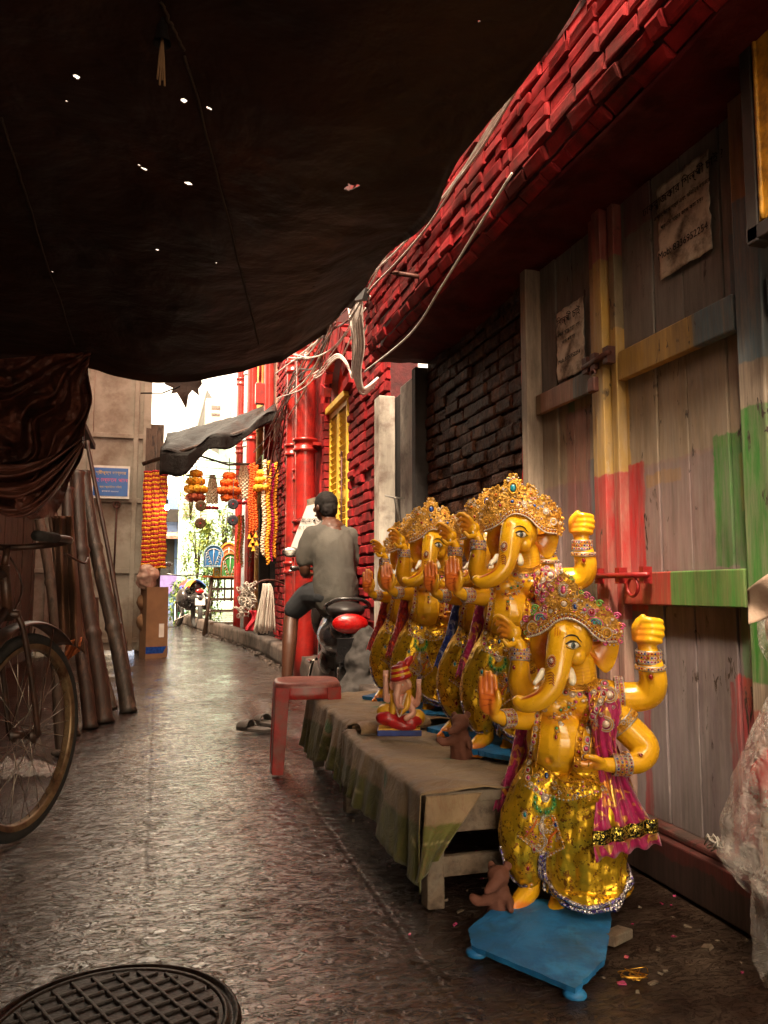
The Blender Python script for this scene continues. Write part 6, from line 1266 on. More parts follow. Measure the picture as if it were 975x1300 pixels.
# ---------------- bicycle
wc = A(42, 1062, 0); t = thing('bicycle', (wc[0]-.04, wc[1]-.02, 0), 'old black bicycle with a rusty cream rim parked against the poles', 'bicycle', rz=math.radians(157))
m_rim = M('rusty_cream_rim', [(.34, .24, .13), (.22, .12, .06)], .4, .5, 10, dirt=(.1, .04, .02), dirt_scale=16, bmp=.3); m_fr = M('black_bike_paint', [(.03, .018, .014), (.06, .03, .02)], .4, .2, 14, dirt=(.12, .05, .03), dirt_scale=12); m_sp = M('spoke_steel', [(.45, .4, .35), (.3, .25, .2)], .3, .9, 30)
def bwheel(y, r, par):
    b = MB(); b.torus((0, y, r), r-.021, .021, (0, 1, 0), (0, 0, 1), 72, 10); wo = b.build('wheel', m_tyre, par)
    R = np.array([[0, 0, 1], [1, 0, 0], [0, 1, 0]]); b = MB(); b.lathe([(r-.036, -.018), (r-.052, -.016), (r-.058, -.008), (r-.052, 0), (r-.058, .008), (r-.052, .016), (r-.036, .018)], (0, y, r), 72, R=R, cap=False); b.build('rim', m_rim, wo)
    b = MB(); b.lathe([(.008, -.055), (.012, -.045), (.026, -.04), (.026, -.034), (.013, -.03), (.013, .03), (.026, .034), (.026, .04), (.012, .045), (.008, .055)], (0, y, r), 16, R=R); b.build('hub', m_fr, wo)
    b = MB()
    for k in range(32):
        a = 2*PI*k/32; s_ = 1 if k % 2 else -1; tw = .75 if (k//2) % 2 else -.75; h = V3(s_*.036, y+.024*math.cos(a+tw*2), r+.024*math.sin(a+tw*2)); e = V3(0, y+(r-.052)*math.cos(a), r+(r-.052)*math.sin(a)); b.tube([h, e], .0012, 5)
    b.build('spokes', m_sp, wo); return wo
bwheel(0, .345, t); bwheel(1.08, .345, t)
b = MB()
def guard(b, y0, a0, a1):
    b.grid(lambda u, v: (.035*math.cos(PI*v), y0+(.375+.012*math.sin(PI*v))*math.cos(a0+(a1-a0)*u), .345+(.375+.012*math.sin(PI*v))*math.sin(a0+(a1-a0)*u)), 40, 8, thick=.002)
guard(b, 0, .15, 2.3); guard(b, 1.08, .2, 3.2); b.build('mudguard', m_fr, t)
b = MB()
for s_ in (-1, 1): b.tube(crom([(s_*.052, 0, .345), (s_*.052, .04, .5), (s_*.045, .10, .70), (s_*.03, .12, .76)], 5), .010, 8)
b.tube([(-.04, .12, .76), (.04, .12, .76)], .014, 8)
for s_ in (-1, 1): b.tube([(s_*.05, 0, .345), (s_*.035, -.1, .7)], .003, 5)
b.build('fork', m_fr, t)
b = MB(); b.tube([(0, .12, .74), (0, .155, .92)], .018, 10); b.tube([(0, .15, .89), (0, .66, .87)], .014, 10); b.tube([(0, .13, .78), (0, .58, .32)], .014, 10); b.tube([(0, .70, .96), (0, .58, .30)], .014, 10)
for s_ in (-1, 1): b.tube([(s_*.05, 1.08, .345), (s_*.02, .67, .84)], .009, 8); b.tube([(s_*.05, 1.08, .345), (s_*.02, .58, .31)], .009, 8)
b.build('frame', m_fr, t)
b = MB(); b.ell((0, .72, .99), (.075, .13, .035)); b.build('saddle', m_seatm, t)
b = MB(); b.tube([(0, .155, .92), (0, .14, .98)], .012, 8); b.tube(crom([(-.26, .32, 1.0), (-.24, .18, 1.0), (-.12, .10, .99), (0, .13, .98), (.12, .10, .99), (.24, .18, 1.0), (.26, .32, 1.0)], 5), .011, 8); b.tube(crom([(-.2, .14, .96), (-.22, .05, .93), (-.2, -.02, .95)], 4), .004, 6); b.tube(crom([(.06, .12, .98), (.1, 0, .98), (.06, -.05, .85), (.03, .08, .72)], 5), .0035, 6); b.build('handlebar', m_fr, t)
for s_ in (-1, 1): b = MB(); b.tube([(s_*.26, .30, 1.0), (s_*.265, .42, 1.0)], .016, 10); b.build('grip', m_tyre, t)
b = MB(); R = np.array([[0, 0, 1], [1, 0, 0], [0, 1, 0]]); b.lathe([(.09, -.003), (.095, 0), (.09, .003)], (.04, .58, .31), 30, R=R); b.tube([(.05, .58, .31), (.06, .66, .17)], .008, 6); b.tube([(-.05, .58, .31), (-.06, .5, .45)], .008, 6); b.box((.1, .67, .165), (.09, .06, .02)); b.box((-.1, .49, .455), (.09, .06, .02)); b.build('crank', m_fr, t)
b = MB(); b.box((0, 1.12, .76), (.13, .34, .012)); b.tube([(-.06, 1.25, .755), (-.05, 1.08, .36)], .005, 6); b.tube([(.06, 1.25, .755), (.05, 1.08, .36)], .005, 6); b.build('carrier', m_fr, t)
# plastic packet under the wheel
p = A(35, 1010, 0); t = thing('plastic_packet', (p[0]-.1, p[1]+.35, .0), 'crumpled transparent packet with a small red and white label behind the bicycle wheel', 'packet')
b = MB(); b.grid(lambda u, v: (-.16+.32*u, -.09+.18*v, .02+.05*math.sin(PI*u)*math.sin(PI*v)+.03*fbm((u*3, v*3, 1), 2, 4)), 40, 30, thick=.001); b.build('wrap', m_plas, t)
b = MB(); b.box((-.1, -.07, .05), (.05, .03, .004), (.7, .2, .5)); b.build('label', m_white, t); b = MB(); b.box((-.105, -.077, .053), (.025, .012, .004), (.7, .2, .5)); b.build('label_print', m_redp, t)

# ================================================================== the tall panel gate with the blue sign, middle left
GY = 10.6
def gx(px, y=GY): return on_y(px, 745, y)[0]
def gzz(py, px=150, y=GY): return on_y(px, py, y)[2]
m_panel = M('cream_grey_panel', [(.24, .21, .17), (.33, .29, .24), (.18, .15, .12)], .65, 0, 1.5, (1, 1, 1), bmp=.3, bscale=6, dirt=(.13, .08, .05), dirt_scale=1.4)
x0, x1 = gx(40), gx(184); t = thing('panel_gate', (x0, GY, 0), 'tall cream metal panel gate with cross bars and a blue sign on it', 'gate'); W_ = x1-x0
b = MB(); b.box((W_/2, .05, 1.9), (W_, .03, 3.7)); b.build('panel', m_panel, t)
b = MB()
for py in (553, 635, 725, 813): b.box((W_/2, .02, gzz(py)), (W_, .05, .06))
for px in (60, 108, 167, 181): b.box((gx(px)-x0, .015, 1.9), (.06 if px != 181 else .10, .05, 3.72))
bevel(b.build('frame_bars', m_panel, t), .006)
b = MB(); b.tube([(gx(145)-x0, -.01, gzz(640)), (gx(144)-x0, -.01, gzz(725))], .012, 6); b.ell((gx(143)-x0, -.02, gzz(728)), (.03, .03, .05), k=ICO2); b.torus((gx(145)-x0, -.02, gzz(641)), .04, .01, (1, 0, 0), (0, 0, 1), 12, 5); b.build('drop_bolt', m_rust, t)
p = on_y(140.5, 612, GY-.05); t = thing('blue_sign', p, 'blue shop sign with pink and yellow Bengali lettering on the panel gate', 'sign')
b = MB(); b.box((0, 0, 0), (.46, .015, .42)); b.build('board', m_white, t); b = MB(); b.box((0, -.009, .0), (.42, .008, .36)); b.build('blue_field', M('sign_blue', [(.02, .10, .38), (.02, .13, .45)], .4), t)
pm = lambda z: plane_m((0, -.0135, z), (1, 0, 0), (0, 0, 1)); m_sy = M('sign_yellow', [(.75, .5, .08)], .5); m_sp_ = M('sign_pink', [(.75, .12, .25)], .5)
join_text([('শ্রীকৃষ্ণ ভাণ্ডার', .052, pm(.10))], 'top_line', m_sy, t); join_text([('গোল্ডেন পাল', .07, pm(.0))], 'middle_line', m_sp_, t); join_text([('প্রোপ্রাইটার নিমাই', .032, pm(-.075))], 'lower_line', m_sy, t); join_text([('কলকাতা ৭০০০০৫', .028, pm(-.13))], 'address_line', m_white, t)
# post
x0 = gx(182, 10.3); t = thing('wooden_post', (x0, 10.3, 0), 'dark brown wooden post at the corner of the panel gate', 'post'); b = MB(); b.box((0.04, 0, gzz(545, 182, 10.3)/2), (.13, .12, gzz(545, 182, 10.3)), jit=.01); b.build('shaft', m_wood2, t)
t = thing('stall_side_wall', (gx(176, 10.9), 10.9, 0), 'narrow dark stall wall behind the red and yellow garland curtain', 'wall'); b = MB(); b.box((.12, .3, 1.5), (.3, .9, 3.0)); b.build('wall_boards', m_wood2, t)
# cardboard and bags at its foot
m_card = M('cardboard', [(.22, .11, .05), (.15, .075, .035)], .8, 0, 4, bmp=.3)
p = on_z(203, 826, 0); t = thing('cardboard_box', (p[0]-.08, 10.0, 0), 'tall brown cardboard carton with a blue band under the garland curtain', 'carton', rz=.3); b = MB(); b.box((0, 0, .42), (.26, .25, .84), jit=.01); b.build('carton', m_card, t); b = MB(); b.box((0, 0, .10), (.266, .256, .08)); b.build('blue_band', m_blue, t); b = MB(); b.box((.05, -.131, .33), (.06, .006, .16)); b.build('label', m_white, t)
t = thing('plastic_sack', (p[0]-.18, 9.9, .84), 'pale translucent sack resting on the cardboard carton', 'sack'); b = MB(); b.ell((0, .05, .12), (.13, .12, .16)); me = fuse(b, .015, 1, 'sack_body'); v_ = getv(me); n_ = normals(me); v_ += n_*np.array([fbm(p_, 9, 3) for p_ in v_])[:, None]*.035; setv(me, v_); link('sack_body', me, M('pinkish_plastic', [(.3, .17, .13), (.4, .26, .2), (.25, .07, .05)], .4, 0, 7, bmp=.5), t)
for px, py, s_, lab in ((182, 765, .08, 'tan pouch wedged beside the post, upper one'), (183, 790, .09, 'tan pouch wedged beside the post, lower one')):
    t = thing('tan_pouch', on_y(px, py, 10.05), lab, 'pouch'); b = MB(); b.ell((0, 0, 0), (s_, s_, s_*1.2), k=ICO2); me = b.raw('pouch'); v_ = getv(me); v_ *= (1+.4*np.array([nse(p_, 14) for p_ in v_]))[:, None]; setv(me, v_); link('pouch_body', me, m_card, t)
# red-yellow garland curtain : strands of petals
m_gy = M('marigold_yellow', [(.85, .42, .02), (.75, .28, .01)], .7, 0, 30, bmp=.8, bscale=60, bdist=.01); m_gr = M('rose_red', [(.5, .015, .03), (.35, .008, .02)], .75, 0, 30, bmp=.8, bscale=60, bdist=.01); m_go = M('marigold_orange', [(.85, .16, .01), (.7, .1, .01)], .7, 0, 30, bmp=.8, bscale=60, bdist=.01); m_gw = M('cream_flowers', [(.75, .6, .42), (.62, .48, .33)], .75, 0, 30, bmp=.8, bscale=60, bdist=.01); m_gp = M('magenta_flowers', [(.6, .01, .13), (.45, .01, .1)], .75, 0, 30, bmp=.8, bscale=60, bdist=.01)
rf = random.Random(21)
FL = []
for s_ in range(3):
    b = MB(); b.ell((0, 0, 0), (1, 1, .72), k=_ico(3)); me = b.raw('f'); v_ = getv(me); n_ = v_/np.linalg.norm(v_, axis=1)[:, None]; v_ += n_*np.array([noise.noise(Vector(q)*3.2+Vector((s_*9, 0, 0)))*.35 for q in n_])[:, None]; FL.append((v_, [list(q.vertices) for q in me.polygons])); bpy.data.meshes.remove(me)
FS = [(_v, _f) for _v, _f in [(ICO2[0]*(1+.22*np.array([noise.noise(Vector(q)*2.6+Vector((k*7, 0, 0))) for q in ICO2[0]]))[:, None], ICO2[1]) for k in range(3)]]
def flower(b, c, r, mat, big=False, sq_=.8): v_, f_ = (FL if big else FS)[rf.randrange(3)]; R = roteul((rf.uniform(-.4, .4), rf.uniform(-.4, .4), rf.uniform(0, 6))); b.add((v_*V3(r, r, r*sq_))@R.T+np.asarray(c, float), f_, mat)
t = thing('garland_curtain', on_y(198, 600, 10.15), 'curtain of red garlands banded with yellow hanging on the dark post', 'garland'); 
for k in range(3):
    b = MB(); x = (-9+9*k)*.0105+.0; n = 44; L_ = gzz(600, 198, 10.15)-gzz(725, 198, 10.15)
    for i in range(n):
        z = -L_*i/n; yel = (i % 2) == 1
        for q in range(7): a = 2*PI*q/7+i; flower(b, (x+.035*math.cos(a)+.006*math.sin(i*.7+k), .035*math.sin(a), z+.012*k), .022, 1 if yel else 0)
    b.build('strand', [m_gr, m_gy], t)
t2 = thing('small_bulb', on_y(212, 644, 9.9), 'tiny lit bulb beside the red and yellow garland curtain', 'bulb'); m, nt, b_ = nodes('lit_bulb'); b_.inputs['Emission Color'].default_value = (1, .85, .6, 1); b_.inputs['Emission Strength'].default_value = 12; b = MB(); b.ell((0, 0, 0), (.03, .03, .035), k=ICO2); b.build('bulb', m, t2); b = MB(); b.tube([(0, 0, .03), (0, 0, .09)], .014, 8); b.tube([(0, 0, .09), (-.1, .05, .3)], .004, 5); b.build('holder', m_black, t2)
# ================================================================== flower stall across the far alley
t = thing('stall_awning', (.6, 10, 2.8), 'shiny black plastic awning slanting across the far alley above the flower garlands', 'awning')
m_awn = M('shiny_black_plastic', [(.006, .005, .0045), (.014, .011, .01)], .5, 0, 3, spec=.12, bmp=.6, bscale=5, bdist=.05, rvar=.2)
o0 = V3(.6, 10, 2.8); Aw = [on_y(352, 524, 9.6), on_y(203, 578, 9.6), on_y(348, 520, 11.6), on_y(212, 560, 11.6)]
def aw(u, v):
    a = Aw[0]+(Aw[1]-Aw[0])*u; c = Aw[2]+(Aw[3]-Aw[2])*u; p = a+(c-a)*v; return p-o0+V3(0, 0, -.05*math.sin(PI*u)+.05*math.sin(u*14+v*4)*(1-v)+.03*fbm((u*6, v*3, 0), 1, 3)+.12*v)
b = MB(); b.grid(aw, 60, 24, thick=.008)
def aw2(u, v): p = aw(u, 0); return p+V3(0, .02*math.sin(u*22), -(.10+.22*u**2)*v-.03*v*math.sin(u*17))
b.grid(aw2, 60, 6, thick=.006); b.build('plastic_sheet', m_awn, t)
b = MB(); b.tube([Aw[0]-o0+V3(.15, .1, -.02), Aw[1]-o0+V3(-.2, .1, -.1)], .025, 8); b.tube([on_y(355, 588, 9.75)-o0, on_y(290, 590, 9.75)-o0, on_y(232, 572, 9.75)-o0], .014, 8); b.build('bamboo_rail', m_bam, t)
b = MB()
for y0, y1 in ((588, 582), (594, 592), (600, 603), (607, 604)): b.tube(crom([on_y(350, y0, 9.9)-o0, on_y(300, (y0+y1)/2+3, 9.9)-o0, on_y(236, y1, 9.9)-o0], 6), .006, 5)
b.build('hanging_wires', m_cb, t)
pr_ = on_y(346, 590, 9.7)
# dark stall interior behind the garlands on the right
t = thing('stall_cupboard', (1.5, 10.6, 0), 'dark open stall front behind the long yellow and white garlands', 'stall'); b = MB(); b.box((-.02, .3, 1.2), (.10, .9, 2.4)); b.box((-.1, .05, .95), (.2, .06, 1.9)); b.build('dark_boards', m_dark, t)
def ptag(px, py, Y): return on_y(px, py, Y)
def hang(name, px, py, Y, label, cat, grp=None): p = ptag(px, py, Y); return thing(name, p, label, cat, grp)
HG = 'flower hangings of the stall'
def cluster(px, py, Y, w_, tiers, mats, label, under=None):
    """stepped bell of marigold balls"""
    t = hang('flower_bell', px, py, Y, label, 'garland', HG); k = Y/1000.; b = MB()
    for i, (dy, r, n, m_) in enumerate(tiers):
        for q in range(n): a = 2*PI*q/n+i; flower(b, (r*k*math.cos(a), r*k*math.sin(a), -dy*k), w_*k, m_, True, 1.35)
    b.build('blossoms', mats, t)
    b = MB(); b.tube([(0, 0, .2), (0, 0, -.05)], .006, 5); 
    for q in range(6): a = q*1.05; b.tube([(0, 0, .02), (.03*math.cos(a), .03*math.sin(a), -.07)], [.014, .004], 5)
    b.build('stalk', M('leaf_green', [(.06, .12, .03), (.03, .07, .02)], .6), t); return t
cluster(249, 598, 9.8, 4.6, [(3, 4, 5, 0), (13, 7.5, 7, 0), (23, 10.5, 9, 0), (33, 8, 8, 1)], [m_gy, M('rust_flowers', [(.4, .07, .02), (.25, .04, .015)], .8, 0, 30, bmp=.8, bscale=60)], 'yellow marigold bell with rust red base, leftmost of the hanging bells')
cluster(291, 602, 9.8, 4.6, [(2, 4, 5, 0), (11, 7.5, 7, 0), (21, 10.5, 9, 0), (30, 6, 6, 0)], [m_go], 'orange marigold bell hanging in the middle of the stall')
cluster(333, 598, 9.6, 4.2, [(3, 3.5, 5, 0), (12, 6, 7, 0), (22, 8, 8, 0)], [m_gy], 'small yellow marigold bell next to the long garlands')
def cone(px, py, Y, h_, w_, label):
    t = hang('cream_tassel', px, py, Y, label, 'garland', HG); k = Y/1000.; b = MB(); n = int(h_/2.4)
    for i in range(n):
        q = i/n; r = w_*(.35+.65*math.sin(min(1, q*1.4)*PI/2))*k; m_ = 9
        for j in range(m_): a = 2*PI*j/m_+i*.35; flower(b, (r*math.cos(a), r*math.sin(a), -i*2.4*k), 1.9*k, 0)
    b.build('blossom_rows', m_gw, t); b = MB()
    for j in range(9): a = 2*PI*j/9; flower(b, (w_*1.05*k*math.cos(a), w_*1.05*k*math.sin(a), -(h_+2.5)*k), 2.4*k, 0)
    b.build('red_fringe', m_gr, t)
cone(270, 604, 10.1, 38, 6, 'cream blossom cone with red fringe between the yellow and orange bells'); cone(309.5, 592, 9.9, 44, 7.5, 'larger cream blossom cone with red fringe right of the orange bell')
def discs(px, py, Y, col, label, two):
    t = hang('woven_disc_pair', px, py, Y, label, 'ornament', 'pairs of round woven discs'); k = Y/1000.; b = MB(); R = np.array([[1, 0, 0], [0, 0, -1], [0, 1, 0]])
    for dy in (6, two):
        b = MB(); b.lathe([(.001, -.012), (6.4*k, -.012), (6.9*k, 0), (6.4*k, .012), (.001, .012)], (0, 0, -dy*k), 26, R=R, cap=False)
        for r_ in (2, 3.5, 5): b.torus((0, -.013, -dy*k), r_*k, .006, (1, 0, 0), (0, 0, 1), 20, 4, 0)
        d_ = b.build('disc', col, t); b = MB(); b.ell((0, -.015, -dy*k), (1.2*k, .01, 1.2*k), k=ICO2); b.build('centre', m_gr, d_)
    b = MB(); b.tube([(0, 0, .25), (0, 0, -two*k)], .004, 5); b.build('string', m_cb, t)
m_disc = M('dark_blue_weave', [(.03, .035, .05), (.06, .06, .07)], .7, 0, 60); m_disc2 = M('brown_weave', [(.08, .045, .02), (.14, .08, .03)], .7, 0, 60)
discs(296, 634, 9.5, m_disc, 'pair of dark blue woven discs hanging below the orange bell', 26.5); discs(255, 636, 9.7, m_disc2, 'pair of brown woven discs hanging below the leftmost yellow bell', 28)
def strands(px, py, Y, xs, label, r_=2.1, taper=True, name='long_garland'):
    t = hang(name, px, py, Y, label, 'garland', 'long straight garlands'); k = Y/1000.
    for dx, L_, m_, y0 in xs:
        b = MB(); n = int(L_/1.15)
        for i in range(n):
            a = i*2.4; rr_ = r_*.55*k; flower(b, (dx*k+rr_*math.cos(a)+.01*math.sin(i*.12), rr_*math.sin(a), -(y0+i*1.15)*k), r_*k*(1 if i < n-4 or not taper else .7), 0)
        b.build('strand', m_, t)
    return t
strands(336, 585, 9.55, [(0, 122, m_gw, 0)], 'cream garland, leftmost of the four long hanging strands', 2.2)
strands(341.5, 586, 9.55, [(0, 133, m_gy, 0)], 'bright yellow garland beside the cream one', 2.2)
strands(346, 590, 9.6, [(0, 125, m_gp, 0)], 'magenta garland between two yellow garlands', 1.7); strands(350, 588, 9.65, [(0, 122, m_gy, 0)], 'yellow garland nearest the brick corner', 2.1)
t = strands(322, 588, 9.7, [(-4, 88, m_go, 2), (0, 92, m_go, 0), (4, 85, m_go, 3)], 'orange marigold garland strands tipped with yellow bells, left of the small yellow bell', 1.6)
b = MB()
for dx, L_ in ((-4, 90), (0, 95), (4, 88)): 
    for q in range(2): b.lathe([(.004, .03), (.015, .0), (.03, -.035)], ((dx+q*1.3)*.0097, 0, -(L_+3)*.0097-q*.1), 10, cap=False)
b.build('yellow_tips', m_gy, t)
strands(303, 655, 10.4, [(0, 60, m_gy, 0), (5, 66, M('tan_rope', [(.4, .24, .13), (.28, .15, .08)], .9), 0), (-7, 30, m_gw, 0)], 'dusty tan and yellow strands hanging low behind the dark discs', 1.6)
strands(318, 678, 10.3, [(0, 42, M('brown_braid', [(.16, .08, .05), (.1, .05, .03)], .9), 0), (8, 36, m_gw, -4)], 'brown braided strands hanging below the orange garlands', 1.7)
# white rope hanks
m_rope = M('offwhite_rope', [(.55, .5, .43), (.42, .36, .3)], .85, 0, 20, (1, 1, .2), bmp=.4, bscale=60)
t = hang('rope_hank', 337, 741, 9.3, 'hank of straight off-white ropes hanging on the wall rail', 'rope', 'white rope hanks'); b = MB(); rr = random.Random(2); k = .0094
for i in range(60):
    x = rr.uniform(-4, 9); d = rr.uniform(-.04, .05); L_ = rr.uniform(55, 62); x1 = x*1.5-rr.uniform(0, 9); b.tube(crom([(x*.6*k, d, 0), (x*k, d-.02, -10*k), ((x+x1)/2*k, d+rr.uniform(-.02, .02), -.55*L_*k), (x1*k, d, -L_*k)], 3), .009, 5)
b.build('ropes', m_rope, t); b = MB(); b.tube(crom([(-.15, 0, -.05), (-.05, 0, .03), (.1, .03, .04), (.3, .15, -.02)], 4), .012, 6); b.build('wall_hook', m_rust, t)
t = hang('rope_tangle', 316, 742, 9.5, 'curly tangled bunch of white rope beside the straight hank', 'rope', 'white rope hanks'); b = MB()
for i in range(90): c_ = V3(rr.gauss(0, .05), rr.gauss(0, .03), -rr.uniform(0, .37)); c_[0] -= c_[2]*-.12; X, Y, Z = frame_from((rr.gauss(0, 1), -1, rr.gauss(0, 1))); b.torus(c_, rr.uniform(.02, .045), .008, X, Y, 9, 4, arc=rr.uniform(3, 6))
b.build('tangle', m_rope, t)
t = hang('red_cloth_strip', 316, 775, 9.4, 'dark red cloth strip hanging under the tangled rope', 'cloth'); b = MB(); b.grid(lambda u, v: (.09*u+.04*math.sin(v*5), .03*math.sin(u*8+v*3), -.24*v), 8, 12, thick=.006); b.build('strip', m_gr, t)
# ladder-back stand with painted arches
CY = 14.4; p = on_z(283, 812, 0); CX = on_y(285, 760, CY)[0]; t = thing('wooden_stand', (CX, CY, 0), 'dark slatted wooden stand holding the painted arches in the far alley', 'stand'); b = MB()
z1 = on_y(285, 733, CY)[2]
for x in (-.26, .28): b.tube([(x*.85, 0, z1), (x*1.15-.06, -.1, 0)], .028, 6); b.tube([(x*.85, .3, z1), (x*1.1, .35, 0)], .024, 6)
b.build('legs_frame', m_wood2, t); b = MB()
for q in (.2, .42, .62, .8, .98): b.box((0, -.05*(1-q), z1*q), (.5, .03, .045))
for x in (-.12, 0, .12): b.box((x, .0, z1*.78), (.03, .02, z1*.4))
b.build('slats', m_wood2, t); b = MB(); b.box((.0, .1, z1+.015), (.75, .4, .03)); b.build('top_board', M('orange_board', [(.5, .12, .03), (.4, .08, .02)], .5), t)
def arch(px, py, Y, w_, h_, c1, c2, label, tilt=0):
    t = thing('painted_arch', on_y(px, py, Y), label, 'panel', 'painted arched panels', tilt); k = Y/1000.; out = [(-w_/2, 0), (w_/2, 0), (w_/2, h_*.45)]+[(w_/2*math.cos(a)*(1), h_*.45+h_*.55*math.sin(a)**.8) for a in np.linspace(0, PI, 18)[1:-1]]+[(-w_/2, h_*.45)]
    b = MB(); b.prism([(x*k, y*k) for x, y in out], (0, 0, 0), (1, 0, 0), (0, 0, 1), (0, 1, 0), .02); b.build('panel', c1, t); b = MB(); rr = random.Random(int(px)); P = [(x*k*.95, -.008, y*k*.95+.005) for x, y in out]; b.tube(P, .012, 5, 0, closed=True); b.tube([(x*.8, -.006, y*.8+.02) for x, _, y in P], .006, 5, 1, closed=True)
    for i in range(7):
        for s_ in (-1, 1): a = .3+i*.3; X = V3(1, 0, 0); c_ = V3(s_*(.04+.012*i)*w_/22, -.008, (.12+.11*i)*h_*k*.9); b.torus(c_, .022, .006, V3(s_, 0, 0), V3(0, 0, 1), 8, 4, i % 2, arc=4)
    b.tube([(0, -.008, .03), (0, -.008, h_*k*.85)], .007, 5, 1); b.build('scrollwork', [c2, m_white], t)
m_ab = M('arch_blue', [(.03, .2, .5), (.02, .14, .4)], .5); m_ag = M('arch_green', [(.05, .28, .05), (.03, .2, .04)], .5); m_ao = M('arch_orange', [(.6, .2, .05), (.5, .12, .04)], .5); m_lb = M('arch_light', [(.3, .5, .6)], .5)
arch(290, 733, 14.45, 26, 44, m_ao, m_gy, 'large orange edged arch panel behind the blue and green ones'); arch(271, 720, 14.2, 25, 28, m_ab, m_lb, 'blue painted arch panel with white scrollwork'); arch(292, 733, 14.1, 23, 31, m_ag, m_ao, 'green painted arch panel with orange flowers'); arch(280, 733, 14.3, 18, 20, M('arch_lime', [(.3, .35, .05)], .5), m_gy, 'small lime panel tucked between the blue and green arches')
# far motorcycle
mp = on_z(248, 797, 0); MY = mp[1]; t = thing('parked_motorcycle', (mp[0], mp[1]-.4, 0), 'black motorcycle with a bright cloth over its seat at the far bend of the alley', 'motorcycle', rz=.25)
S_bk = 1.15
for y_ in (0, 1.3): b = MB(); b.torus((0, y_, .30), .25, .05, (0, 1, 0), (0, 0, 1), 24, 8); b.build('wheel', m_tyre, t)
b = MB(); b.ell((0, .0, .62), (.16, .25, .13)); b.ell((0, .55, .55), (.2, .3, .2)); b.ell((0, .7, .85), (.17, .3, .13)); b.rtube([(0, .1, .85), (0, .5, .82)], [.13, .14]); b.rtube([(0, .9, .9), (0, 1.2, .4)], [.08, .07]); b.ell((-.24, .2, .62), (.12, .2, .2)); b.ell((.24, .2, .55), (.1, .22, .18)); link('body', fuse(b, .02, 2, 'body'), m_sb, t)
b = MB(); b.box((.0, -.22, .55), (.2, .02, .14)); b.build('number_plate', m_white, t); b = MB(); b.ell((0, -.2, .76), (.09, .04, .05)); b.build('tail_light', m_tail, t)
b = MB(); b.tube([(-.38, .92, 1.12), (0, 1.0, 1.08), (.38, .92, 1.12)], .018, 6); b.tube([(-.3, .95, 1.1), (-.34, .9, 1.3)], .01, 5); b.ell((-.36, .88, 1.33), (.08, .02, .05)); b.build('handlebar', m_sb, t); b = MB(); b.tube([(.2, 1.0, .35), (.24, .2, .3), (.25, -.1, .36)], .045, 10); b.tube([(-.1, .6, .4), (-.3, .5, .02)], .015, 6); b.tube([(-.3, .5, .5), (-.3, .5, .15), (-.2, -.1, .3)], .015, 6); b.build('exhaust_and_stand', m_chrome, t)
b = MB(); b.grid(lambda u, v: (-.2+.4*u, -.1+.75*v, .98-.16*(abs(u-.5)*2)**2+.03*math.sin(v*14+u*6)), 20, 20, thick=.01); m_cov = None
m, nt, b_ = nodes('patchwork_cloth'); v = coord(nt); vo = N(nt, 'ShaderNodeTexVoronoi'); vo.inputs['Scale'].default_value = 6; L(nt, v, vo.inputs['Vector']); s_ = N(nt, 'ShaderNodeSeparateColor'); L(nt, vo.outputs['Color'], s_.inputs[0]); L(nt, ramp(nt, s_.outputs[0], [(0, (.5, .05, .03)), (.25, (.6, .3, .03)), (.5, (.04, .1, .4)), (.7, (.55, .1, .02)), (.85, (.05, .2, .15))], 'CONSTANT'), b_.inputs['Base Color']); b_.inputs['Roughness'].default_value = .8
b.build('seat_cloth', m, t)
# potted greenery
leafm = M('bright_leaves', [(.10, .22, .03), (.2, .3, .05), (.04, .12, .02)], .5, 0, 5); leafm2 = M('yellow_green_leaves', [(.3, .34, .06), (.16, .26, .05)], .5, 0, 5)
def plant(px, py0, py1, Y, wpx, label, mat, n=900, pot=None, seed=0):
    p = on_y(px, 745, Y); zt = on_y(px, py1, Y)[2]; zb = max(0, on_y(px, py0, Y)[2]); t = thing('leafy_plant', (p[0], Y, zb), label, 'plant', 'plants at the far bend'); k = Y/1000.; rr = random.Random(seed); b = MB(); H_ = zt-zb
    for i in range(n):
        u = rr.random(); a = rr.uniform(0, 2*PI); r = wpx*k*.5*math.sqrt(rr.random())*(.45+.9*math.sin(PI*min(1, u*.85+.1))); cl = nse((math.cos(a)*r*3, math.sin(a)*r*3, u*H_*2), 1.4, seed)
        if cl < -.12: continue
        c_ = V3(r*math.cos(a), r*math.sin(a), u*H_); s_ = rr.uniform(.5, 1)*.075; d = V3(rr.gauss(0, 1), rr.gauss(0, 1), rr.gauss(-.2, .6)); X, Y_, Z = frame_from(d); b.add([c_, c_+Z*s_+X*s_*.35, c_+Z*s_*2-V3(0, 0, s_*.5), c_+Z*s_-X*s_*.35], [[0, 1, 2, 3]], rr.choice([0, 0, 1]), False)
    b.build('crown', mat, t); b = MB()
    for k_ in range(6): a = k_; b.tube([(0, 0, 0), (.1*math.cos(a)*wpx*k, .1*math.sin(a)*wpx*k, H_*.5), (.25*math.cos(a)*wpx*k, .2*math.sin(a)*wpx*k, H_*.85)], [.02, .015, .006], 5)
    b.build('stems', m_bam, t)
    if pot: b = MB(); b.lathe([(.12, 0), (.17, .25), (.18, .27), (.15, .27)], (0, 0, -.02), 16); b.build('pot', pot, t)
m_gpot = M('green_pot', [(.03, .3, .12)], .4)
